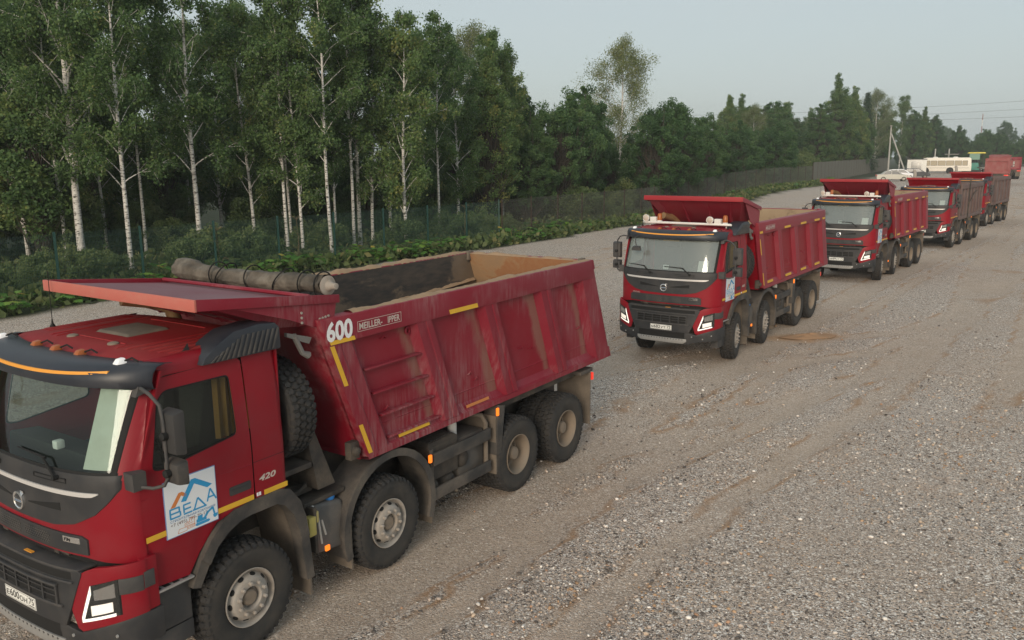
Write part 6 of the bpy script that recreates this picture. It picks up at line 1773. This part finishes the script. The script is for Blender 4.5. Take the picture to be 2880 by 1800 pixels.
for i in range(18):
    k_ = .46 + .0095 * i + rnd.uniform(-.004, .004)
    y = 222 + rnd.uniform(0, 26)
    tree(rnd.choice(['alder0', 'alder2', 'alder1', 'alder0']), k_ * y + 4, y, rnd.uniform(.85, 1.15), 'rounded tree of the wood behind the parked machines', 'trees behind the parked machines', z=.7)

# ---- weeds with big lobed leaves along the fence
def weed(seed, n_leaf, hgt):
    rnd_ = random.Random(seed)
    vs, fs, tn = [], [], []
    st = MB()
    lobes = [(0, -.02), (.16, .02), (.36, -.06), (.30, .16), (.52, .22), (.34, .34), (.46, .56), (.22, .52), (.18, .80), (.05, .70), (0, .98)]
    out = lobes + [(-a, b_) for a, b_ in lobes[-2:0:-1]]
    for i in range(n_leaf):
        az = i * 2.4 + rnd_.uniform(-.4, .4)
        h = hgt * rnd_.uniform(.35, 1.0)
        rr = rnd_.uniform(.15, .55) * hgt
        base = Vector((math.cos(az) * rr, math.sin(az) * rr, h))
        st.tube([(0, 0, 0), tuple(base * .55 + Vector((0, 0, h * .18))), tuple(base)], [.014, .010, .007], 4, False)
        s = rnd_.uniform(.24, .50)
        pit = rnd_.uniform(-.5, .25)
        fw = Vector((math.cos(az) * math.cos(pit), math.sin(az) * math.cos(pit), math.sin(pit)))
        sd = Vector((-math.sin(az), math.cos(az), rnd_.uniform(-.3, .3))).normalized()
        up = fw.cross(sd)
        o = len(vs)
        t0 = min(1, max(0, rnd_.gauss(.45, .2) + (.4 if rnd_.random() < .06 else 0)))
        vs.append(base + fw * s * .35); tn.append(t0)
        for a, b_ in out:
            p = base + sd * a * s * 1.1 + fw * b_ * s - up * (a * a * .35 + (b_ - .3) ** 2 * .25) * s
            vs.append(p); tn.append(t0 + rnd_.uniform(-.06, .06))
        k = len(out)
        fs += [(o, o + 1 + j, o + 1 + (j + 1) % k) for j in range(k)]
    me = bpy.data.meshes.new('leaves')
    me.from_pydata([tuple(v) for v in vs], [], fs)
    at = me.attributes.new('tint', 'FLOAT', 'POINT')
    at.data.foreach_set('value', np.array(tn, np.float32))
    me.materials.append(MATS['leaf_weed'])
    return st.mesh('stem', 'leaf_weed_stem', 0, 60, fix=False), me
plain('leaf_weed_stem', (0.07, 0.10, 0.035), 0.7)
WEEDS = [weed(41, 26, .95), weed(42, 22, .72), weed(43, 32, 1.2), weed(44, 18, .5)]
def place_weed(x, y, k, s, label, group):
    t = thing('hogweed_plant', label, 'plant', (x, y, gz(x, y) - .03), rnd.uniform(0, 6.28), group)
    t.scale = (s, s, s)
    for nm, me in zip(('stem', 'leaves'), WEEDS[k]):
        o = bpy.data.objects.new(nm, me); COL.objects.link(o); o.parent = t
def edge_pt(s, o):
    (x, y), a = along(EDGE, s)
    return x - math.sin(a) * o, y + math.cos(a) * o
EL0 = sum(math.hypot(b[0] - a[0], b[1] - a[1]) for a, b in zip(EDGE[:4], EDGE[1:4]))   # length up to (-15.3, 24.8)
for i in range(80):
    s = EL0 - 4 + 42 * rnd.random()
    x, y = edge_pt(s, rnd.uniform(.3, 2.4))
    place_weed(x, y, rnd.choice([0, 1, 1, 3, 3]), rnd.uniform(.6, 1.0), 'bright green weed with big lobed leaves along the green fence', 'broad-leaved weeds along the green fence')
for i in range(70):
    s = EL0 + 38 + 75 * rnd.random() ** 1.3
    x, y = edge_pt(s, rnd.uniform(.2, 3.2))
    place_weed(x, y, rnd.choice([1, 1, 3, 3]), rnd.uniform(.6, .95), 'green broad-leaved weed along the rusty-post fence', 'broad-leaved weeds along the rusty-post fence')
# dried flower stalks among the weeds
def dry(m):
    m.tube([(0, 0, 0), (.03, .02, 1.0), (0, .05, 1.9)], [.014, .011, .007], 5)
    for i in range(16):
        a = i * 2.4
        q = (math.cos(a) * .26, .05 + math.sin(a) * .26, 2.05 + .05 * math.sin(i))
        m.tube([(0, .05, 1.88), (q[0] * .6, q[1] * .6, 2.04), q], .004, 3, False)
    for z, a in ((.9, .5), (1.2, 3.0), (.5, 4.6)):
        m.tube([(.02, .02, z), (math.cos(a) * .22, math.sin(a) * .22, z + .35), (math.cos(a) * .4, math.sin(a) * .4, z + .3)], .006, 4, False)
for (x, y), lb in (((-9.9, 39.2), 'tall dried brown flower stalk behind the fence left of the leaning birch'), ((-11.6, 33.4), 'dried flower stalk in front of the fence above the rolled canvas'), ((-2.6, 47.3), 'dried flower stalk behind the grey wire fence')):
    t = thing('dry_flower_stalk', lb, 'plant', (x, y, 0), rnd.uniform(0, 6))
    part('stalk', t, 'dry_stalk', dry, 'drystalk', fix=False)
# grass and herbs on the forest floor and verge
N = 60000
s_ = rs.rand(N) * 125 + 22
o_ = np.where(rs.rand(N) < .3, rs.uniform(-3.2, 1, N), rs.uniform(.5, 22, N))
seg = np.concatenate([[0], np.cumsum(FL)])
Fp = np.array(FENCE, float)
ii = np.clip(np.searchsorted(seg, s_) - 1, 0, len(FL) - 1)
kk = (s_ - seg[ii]) / np.array(FL)[ii]
A, B = Fp[ii], Fp[ii + 1]
D = (B - A) / np.array(FL)[ii][:, None]
pos = A + (B - A) * kk[:, None] + np.stack([-D[:, 1], D[:, 0]], 1) * o_[:, None]
okv = signed(pos, EDGE) > .15
pos = pos[okv]
sdv = signed(pos, EDGE)
zz = gz_np(pos) - .5 * smooth_np(6, 25, sdv) + rs.rand(len(pos)) ** 1.6 * .55
gme = leaves_mesh('undergrowth', np.column_stack([pos, zz]), .26, rs.normal(.45, .25, len(pos)), 'leaf_grass', seed=5, droop=-.6)
go = bpy.data.objects.new('undergrowth', gme)
COL.objects.link(go)
tag(go, 'low grass and herbs covering the forest floor and verge', 'grass', kind='stuff')
# ================================================================ far end of the yard
def at_far(x, y):
    return (x, y, gz(x, y))
def car_mesh(m, prof, w):
    """side profile swept over the width, narrower at the roof"""
    rows = []
    for y, k in ((-w / 2, .0), (-w / 2 * .97, .35), (-w / 2 * .80, 1.0), (w / 2 * .80, 1.0), (w / 2 * .97, .35), (w / 2, .0)):
        rows.append((y, k))
    for sgn in (-1, 1):
        pass
    low = [(x, min(z, .92)) for x, z in prof]
    k = len(prof)
    def ring(f, shrink):
        return [(x, z) for x, z in f]
    A = [(x, -w / 2, z) for x, z in low]
    B = [(x, -w / 2 * (0.99 if z <= .93 else .80), z) for x, z in prof]
    C = [(x, w / 2 * (0.99 if z <= .93 else .80), z) for x, z in prof]
    D = [(x, w / 2, z) for x, z in low]
    vs = A + B + C + D
    fs = []
    for r_ in range(3):
        for i in range(k - 1):
            fs.append((r_ * k + i, r_ * k + i + 1, (r_ + 1) * k + i + 1, (r_ + 1) * k + i))
    m.add(vs, fs)
    m.add(A, [tuple(range(k))])
    m.add(D, [tuple(range(k))])
def car(label, x, y, rz, mat, prof, glass, L, wb, name='parked_car'):
    t = thing(name, label, 'car', at_far(x, y), rz, 'cars parked by the far fence')
    part('body', t, mat, lambda m: car_mesh(m, prof, 1.72), None, bevel=0.0, smooth=50)
    for q in glass:
        for s in (-1, 1):
            part('window', t, 'car_glass', lambda m: m.add([(a, s * (0.862 - (z - .92) * .26 + .006), z) for a, z in q], [tuple(range(len(q)))]), None)
    for xx in (-wb / 2, wb / 2):
        for s in (-1, 1):
            w = part('wheel', t, 'rubber', lambda m: m.lathe([(.19, -.1), (.30, -.1), (.31, -.06), (.31, .06), (.30, .1), (.19, .1)], 20), 'carwheel', loc=(xx, s * .78, .31), rot=(0, 0, 0 if s > 0 else math.pi))
            part('rim', w, 'rim', lambda m: m.lathe([(.19, .08), (.16, .06), (.05, .09), (0, .09)], 16), 'carrim')
    for s in (-1, 1):
        part('headlight', t, 'lens', lambda m: m.box(L / 2 - .10, L / 2 - .03, *sorted((s * .5, s * .8)), .60, .74), None, bevel=.02)
        part('tail_lamp', t, 'lamp_red', lambda m: m.box(-L / 2 + .01, -L / 2 + .06, *sorted((s * .55, s * .82)), .66, .86), None)
SEDAN = [(-2.15, .30), (-2.17, .62), (-2.10, .92), (-1.55, .97), (-.95, 1.40), (.15, 1.44), (.55, 1.36), (1.15, .95), (1.95, .80), (2.15, .60), (2.16, .30)]
HATCH = [(-1.95, .30), (-2.0, .70), (-1.93, .98), (-1.65, 1.38), (-1.2, 1.47), (.1, 1.50), (.55, 1.38), (1.15, .98), (1.85, .80), (1.98, .58), (1.98, .30)]
va = math.atan2(118, 53)          # bearing of the parked row
car('beige silver saloon car, nearest of the parked cars', 53.0, 118.6, R(-16), 'car_silver', SEDAN, [[(-1.30, .97), (-.85, 1.36), (-.32, 1.385), (-.32, .97)], [(-.24, .97), (-.24, 1.385), (.18, 1.385), (.50, 1.30), (.88, .97)]], 4.32, 2.6)
car('white hatchback parked behind the beige saloon', 57.5, 126.0, R(-24), 'car_white', HATCH, [[(-1.55, 1.0), (-1.35, 1.38), (-.5, 1.42), (-.5, 1.0)], [(-.42, 1.0), (-.42, 1.42), (.15, 1.42), (.50, 1.32), (.90, 1.0)]], 3.98, 2.5)
car('dark car half hidden behind the white hatchback', 62.2, 131.4, R(-20), 'car_dark', HATCH, [[(-1.55, 1.0), (-1.35, 1.38), (-.5, 1.42), (-.5, 1.0)], [(-.42, 1.0), (-.42, 1.42), (.15, 1.42), (.50, 1.32), (.90, 1.0)]], 3.98, 2.5)
# site cabin
t = thing('site_cabin', 'small white site cabin with a grey shutter beside the bus', 'cabin', at_far(74.6, 157.4), R(-25))
part('wall', t, 'white_paint', lambda m: m.box(-1.6, 1.6, -1.1, 1.1, .25, 2.62), bevel=.02)
part('roof', t, 'grey_plastic', lambda m: m.box(-1.68, 1.68, -1.18, 1.18, 2.622, 2.74), bevel=.02)
part('shutter', t, 'steel', lambda m: m.box(-.95, .75, -1.13, -1.105, .75, 2.25), bevel=.01)
part('support', t, 'chassis', lambda m: m.box(-1.5, 1.5, -.9, .9, 0, .245))
# bus
t = thing('bus', 'white bus with curtained windows parked at the far end of the yard', 'bus', at_far(81.6, 160.8), R(-25.5))
BP = [(-4.2, .42), (-4.22, 1.3), (-4.15, 2.35), (-3.8, 2.78), (-3.2, 2.90), (3.9, 2.90), (4.15, 2.72), (4.25, 1.4), (4.25, .42)]
part('body', t, 'bus_white', lambda m: m.prism(BP, 'y', -1.2, 1.2), bevel=.10, seg=3)
for x0, x1 in ((-2.55, -1.45), (-1.35, -.05), (.05, 1.35), (1.45, 2.65), (2.75, 3.6), (-3.55, -2.65)):
    for s in (-1, 1):
        w = part('window', t, 'car_glass', lambda m: m.box(x0, x1, *sorted((s * 1.2, s * 1.206)), 1.45, 2.35), bevel=0)
        part('curtain', w, 'bus_curtain', lambda m: m.box(x0 + .05, x1 - .05, *sorted((s * 1.207, s * 1.209)), 1.50, 2.30))
for s in (-1, 1):
    part('side_rub_rail', t, 'grey_plastic', lambda m: m.box(-3.9, 3.9, *sorted((s * 1.201, s * 1.215)), 1.00, 1.04))
    for x in (-3.35, .75):
        part('wheel_arch', t, 'dark_gap', lambda m: m.lathe([(.62, 0), (.62, .012), (0, .012)], 24, axis='y', c=(x, s * 1.205 - (.012 if s < 0 else 0), .52), a0=0, a1=2 * math.pi))
        w = part('wheel', t, 'rubber', lambda m: m.lathe([(.28, -.12), (.44, -.12), (.46, -.08), (.46, .08), (.44, .12), (.28, .12)], 24), 'buswheel', loc=(x, s * 1.11, .46), rot=(0, 0, 0 if s > 0 else math.pi))
        part('rim', w, 'rim', lambda m: m.lathe([(.28, .11), (.22, .04), (.08, .06), (0, .07)], 18), 'busrim')
for x in (-1.8, 1.6):
    part('roof_hatch', t, 'white_paint', lambda m: m.hexa([(x - .45, -.4, 2.89), (x + .45, -.4, 2.89), (x + .45, .4, 2.89), (x - .45, .4, 2.89), (x - .3, -.3, 3.06), (x + .3, -.3, 3.06), (x + .3, .3, 3.06), (x - .3, .3, 3.06)]), bevel=.03)
# paver with canopy
t = thing('asphalt_paver', 'green asphalt paver with a yellow canopy right of the bus', 'paver', at_far(88.9, 164.6), R(-25))
part('hull', t, 'paver_green', lambda m: (m.hexa([(-1.9, -1.2, .5), (1.0, -1.2, .5), (1.0, 1.2, .5), (-1.9, 1.2, .5), (-1.9, -1.2, 1.7), (.7, -1.2, 1.9), (.7, 1.2, 1.9), (-1.9, 1.2, 1.7)])), bevel=.06)
part('hopper', t, 'paver_green', lambda m: (m.hexa([(-3.2, -1.5, .5), (-1.9, -1.3, .5), (-1.9, 1.3, .5), (-3.2, 1.5, .5), (-3.6, -1.6, 1.4), (-1.9, -1.5, 1.5), (-1.9, 1.5, 1.5), (-3.6, 1.6, 1.4)])), bevel=.04)
part('canopy', t, 'paver_yellow', lambda m: m.hexa([(-1.2, -1.3, 3.62), (1.9, -1.3, 3.62), (1.9, 1.3, 3.62), (-1.2, 1.3, 3.62), (-1.0, -1.2, 3.85), (1.7, -1.2, 3.85), (1.7, 1.2, 3.85), (-1.0, 1.2, 3.85)]), bevel=.05)
for x, y in ((-.9, -1.1), (-.9, 1.1), (1.5, -1.1), (1.5, 1.1)):
    part('canopy_post', t, 'chassis', lambda m: m.tube([(x, y, 1.7), (x, y, 3.65)], .05, 6))
part('wind_screen', t, 'paver_screen', lambda m: m.box(-.9, .9, -1.13, -1.10, 2.45, 3.6))
part('seat', t, 'seat_fabric', lambda m: (m.box(-.3, .3, -.8, -.2, 1.9, 2.5), m.box(-.3, .3, .2, .8, 1.9, 2.5), m.box(.4, 1.0, -1.0, 1.0, 1.9, 2.4)), bevel=.05)
part('crawler_track', t, 'rubber', lambda m: [m.prism(rounded([(-1.8, 0), (1.2, 0), (1.5, .4), (1.0, .8), (-1.6, .8), (-2.0, .4)], .15, 3), 'y', *sorted((s * .85, s * 1.18))) for s in (-1, 1)], bevel=.02)
part('screed', t, 'chassis', lambda m: (m.box(1.6, 2.7, -1.6, 1.6, .12, .75), m.hexa([(.6, -1.25, .9), (1.9, -1.25, .5), (1.9, -1.1, .5), (.6, -1.1, .9), (.6, -1.25, 1.1), (1.9, -1.25, .7), (1.9, -1.1, .7), (.6, -1.1, 1.1)])), bevel=.03)
# roller behind the bus
t = thing('road_roller', 'road roller with a grey roof showing above the bus', 'roller', at_far(88.6, 172.5), R(-25))
part('roof', t, 'steel', lambda m: m.hexa([(-1.1, -.9, 3.38), (1.1, -.9, 3.38), (1.1, .9, 3.38), (-1.1, .9, 3.38), (-1.4, -1.0, 3.58), (1.4, -1.0, 3.58), (1.4, 1.0, 3.58), (-1.4, 1.0, 3.58)]), bevel=.03)
for x, y in ((-.9, -.8), (-.9, .8), (.9, -.8), (.9, .8)):
    part('roof_post', t, 'chassis', lambda m: m.tube([(x, y, 1.3), (x, y, 3.42)], .04, 6))
part('body', t, 'paver_yellow', lambda m: m.box(-1.6, 1.6, -.7, .7, .9, 1.6), bevel=.08)
for x in (-1.5, 1.5):
    part('drum', t, 'steel', lambda m: m.lathe([(0, -.85), (.6, -.85), (.62, -.8), (.62, .8), (.6, .85), (0, .85)], 24, c=(x, 0, .62)))
# parked tippers
OLD2 = dict(upright=True, papers=True, glass='glass_milky', cab_mat='red_clean', body_mat='pink_body', rib_mat='pink_body', bed_mat='bed_wall', tail_mat='pink_body', canopy_mat='pink_body', canopy_edge='pink_body', hop_mat='pink_body', nrib=6)
def parked(label, x, y, rz, c):
    t_ = dump_truck(label, x, y, rz, dict(c, z=gz(x, y)), 'dusty tippers parked at the far end')
    b_ = [o for o in t_.children if o.name.startswith('tipper_body')][0]
    part('tailgate_frame', b_, c['rib_mat'], lambda m: (m.box(-6.99, -6.90, -1.25, 1.25, 2.75, 3.12), m.box(-6.99, -6.90, -1.25, 1.25, 1.36, 1.60), m.box(-6.99, -6.90, -1.25, -1.02, 1.6, 2.75), m.box(-6.99, -6.90, 1.02, 1.25, 1.6, 2.75)), 'tgframe', bevel=.01)
    return t_
parked('dusty pink-red tipper seen from behind, its framed tailgate facing the yard', 59.9, 105.0, 58.5, dict(OLD2, plate=('М', '640', 'УТ', '75')))
parked('dusty dark red tipper at the right edge of the far yard', 73.3, 128.8, 74.0, dict(OLD2, plate=('М', '655', 'УТ', '75'), body_mat='maroon_dusty', rib_mat='maroon_rib', tail_mat='pink_body'))
# white box lorry at the right edge
t = thing('box_lorry', 'white box lorry cut off by the right edge, behind the dark red tipper', 'lorry', at_far(94.5, 146.0), R(-28))
part('box', t, 'white_paint', lambda m: m.box(-4.6, 2.2, -1.25, 1.25, 1.1, 3.65), bevel=.03)
part('cab', t, 'white_paint', lambda m: m.prism([(2.3, .6), (4.2, .6), (4.2, 1.6), (3.9, 2.7), (2.3, 2.75)], 'y', -1.15, 1.15), bevel=.06)
part('chassis', t, 'chassis', lambda m: m.box(-4.5, 3.9, -.9, .9, .6, 1.08))
for x in (-3.0, 3.3):
    for s in (-1, 1):
        part('wheel', t, 'rubber', lambda m: m.lathe([(0, -.12), (.44, -.12), (.47, -.08), (.47, .08), (.44, .12), (0, .12)], 20), 'lorrywheel', loc=(x, s * 1.0, .47))
# concrete pole with strut, short posts, wires, mast
t = thing('concrete_pole', 'grey concrete power pole with a slanting strut behind the far fence', 'pole', at_far(74.6, 169.3))
part('shaft', t, 'concrete', lambda m: m.hexa([(-.16, -.12, -.5), (.16, -.12, -.5), (.16, .12, -.5), (-.16, .12, -.5), (-.10, -.08, 9.0), (.10, -.08, 9.0), (.10, .08, 9.0), (-.10, .08, 9.0)]))
part('strut', t, 'concrete', lambda m: m.hexa([(3.2, -.62, -.3), (3.5, -.62, -.3), (3.5, -.38, -.3), (3.2, -.38, -.3), (.02, -.1, 7.6), (.24, -.1, 7.6), (.24, .1, 7.6), (.02, .1, 7.6)]))
part('cap', t, 'rim', lambda m: m.lathe([(.28, 8.95), (.30, 9.05), (.1, 9.15), (0, 9.15)], 12, axis='z', c=(0, 0, 0)))
for i, (x, y) in enumerate(((86.0, 174.0), (89.4, 175.2))):
    t = thing('concrete_post', ('left' if i == 0 else 'right') + ' one of two short pale posts standing behind the site cabin', 'post', at_far(x, y))
    part('shaft', t, 'concrete', lambda m: m.hexa([(-.14, -.1, -.3), (.14, -.1, -.3), (.14, .1, -.3), (-.14, .1, -.3), (-.10, -.08, 4.6), (.10, -.08, 4.6), (.10, .08, 4.6), (-.10, .08, 4.6)]), bevel=.01)
W0 = [((33.5, 106.9, 9.64), (57.0, 96.4, 10.22)), ((33.6, 106.9, 8.92), (57.1, 96.4, 9.33)), ((33.6, 106.9, 8.45), (57.2, 96.3, 8.53))]
for i, (a, b_) in enumerate(W0):
    a, b_ = Vector(a), Vector(b_)
    d = (b_ - a)
    pts = [a + d * k + Vector((0, 0, .9 * (k * (k - 1)) * .55)) for k in [-.9 + 2.7 * j / 24 for j in range(25)]]
    w = thing('power_line', ('upper', 'middle', 'lower')[i] + ' of three thin overhead wires crossing the sky on the right', 'wire', tuple(pts[0]))
    part('wire', w, 'chassis', lambda m: m.tube([p - pts[0] for p in pts], .014, 4))
t = thing('radio_mast', 'faint thin red and white radio mast on the right horizon', 'mast', (201.2, 368.7, 0))
for k in range(8):
    part('mast_section', t, 'roof_red' if k % 2 else 'white_paint', lambda m: m.tube([(0, 0, 2.6 * k), (0, 0, 2.6 * (k + 1))], .16, 6))
# houses glimpsed through the wood
def house(x, y, rz, label, roof='roof_red'):
    t = thing('house', label, 'house', (x, y, 0), rz)
    part('wall', t, 'house_wall', lambda m: m.box(-5, 5, -4, 4, 0, 3.2))
    part('roof', t, roof, lambda m: m.prism([(-4.5, 3.2), (4.5, 3.2), (0, 6.4)], 'x', -5.4, 5.4))
    for xx in (-2.5, 2.5):
        part('window', t, 'car_glass', lambda m: m.box(xx - .6, xx + .6, -4.03, -4.0, 1.1, 2.4))
house(7.0, 108.0, .3, 'pale house with a red roof glimpsed through the willow')
house(-46, 84, -.2, 'pale house glimpsed low between the trunks on the far left', 'steel')
# small heap of spilled sand beside the second truck
def heap(m):
    rows = []
    for i in range(9):
        r_ = i / 8
        rows.append([(r_ * .75 * math.cos(a) * (1 + .15 * math.sin(3 * a)), r_ * .33 * math.sin(a) * (1 + .2 * math.cos(2 * a)), .09 * (1 - r_ ** 1.3) * (1 + .5 * mnoise.noise(Vector((math.cos(a) * 2, math.sin(a) * 2, r_ * 3)))) - .016) for a in [2 * math.pi * k / 28 for k in range(29)]])
    m.grid(rows)
t = part('sand_heap', None, 'sand_pile', heap, loc=(7.75, 21.5, .0), rot=(0, 0, R(8)), smooth=80)
tag(t, 'small heap of orange sand spilled on the gravel by the second truck', 'sand')

# ================================================================ haze
hz_b = MB().box(-425, 705, -255, 905, -2.5, 32).mesh('haze', [], 0)
m = bpy.data.materials.new('haze_air')
m.use_nodes = True
m.node_tree.nodes.clear()
o_ = m.node_tree.nodes.new('ShaderNodeOutputMaterial')
pv = m.node_tree.nodes.new('ShaderNodeVolumePrincipled')
pv.inputs['Color'].default_value = (0.80, 0.86, 0.87, 1)
pv.inputs['Density'].default_value = 0.00055
m.node_tree.links.new(pv.outputs[0], o_.inputs['Volume'])
hz_b.materials.append(m)
hz_o = bpy.data.objects.new('haze', hz_b)
COL.objects.link(hz_o)
tag(hz_o, 'thin evening haze over the yard and the woods', 'haze', kind='stuff')
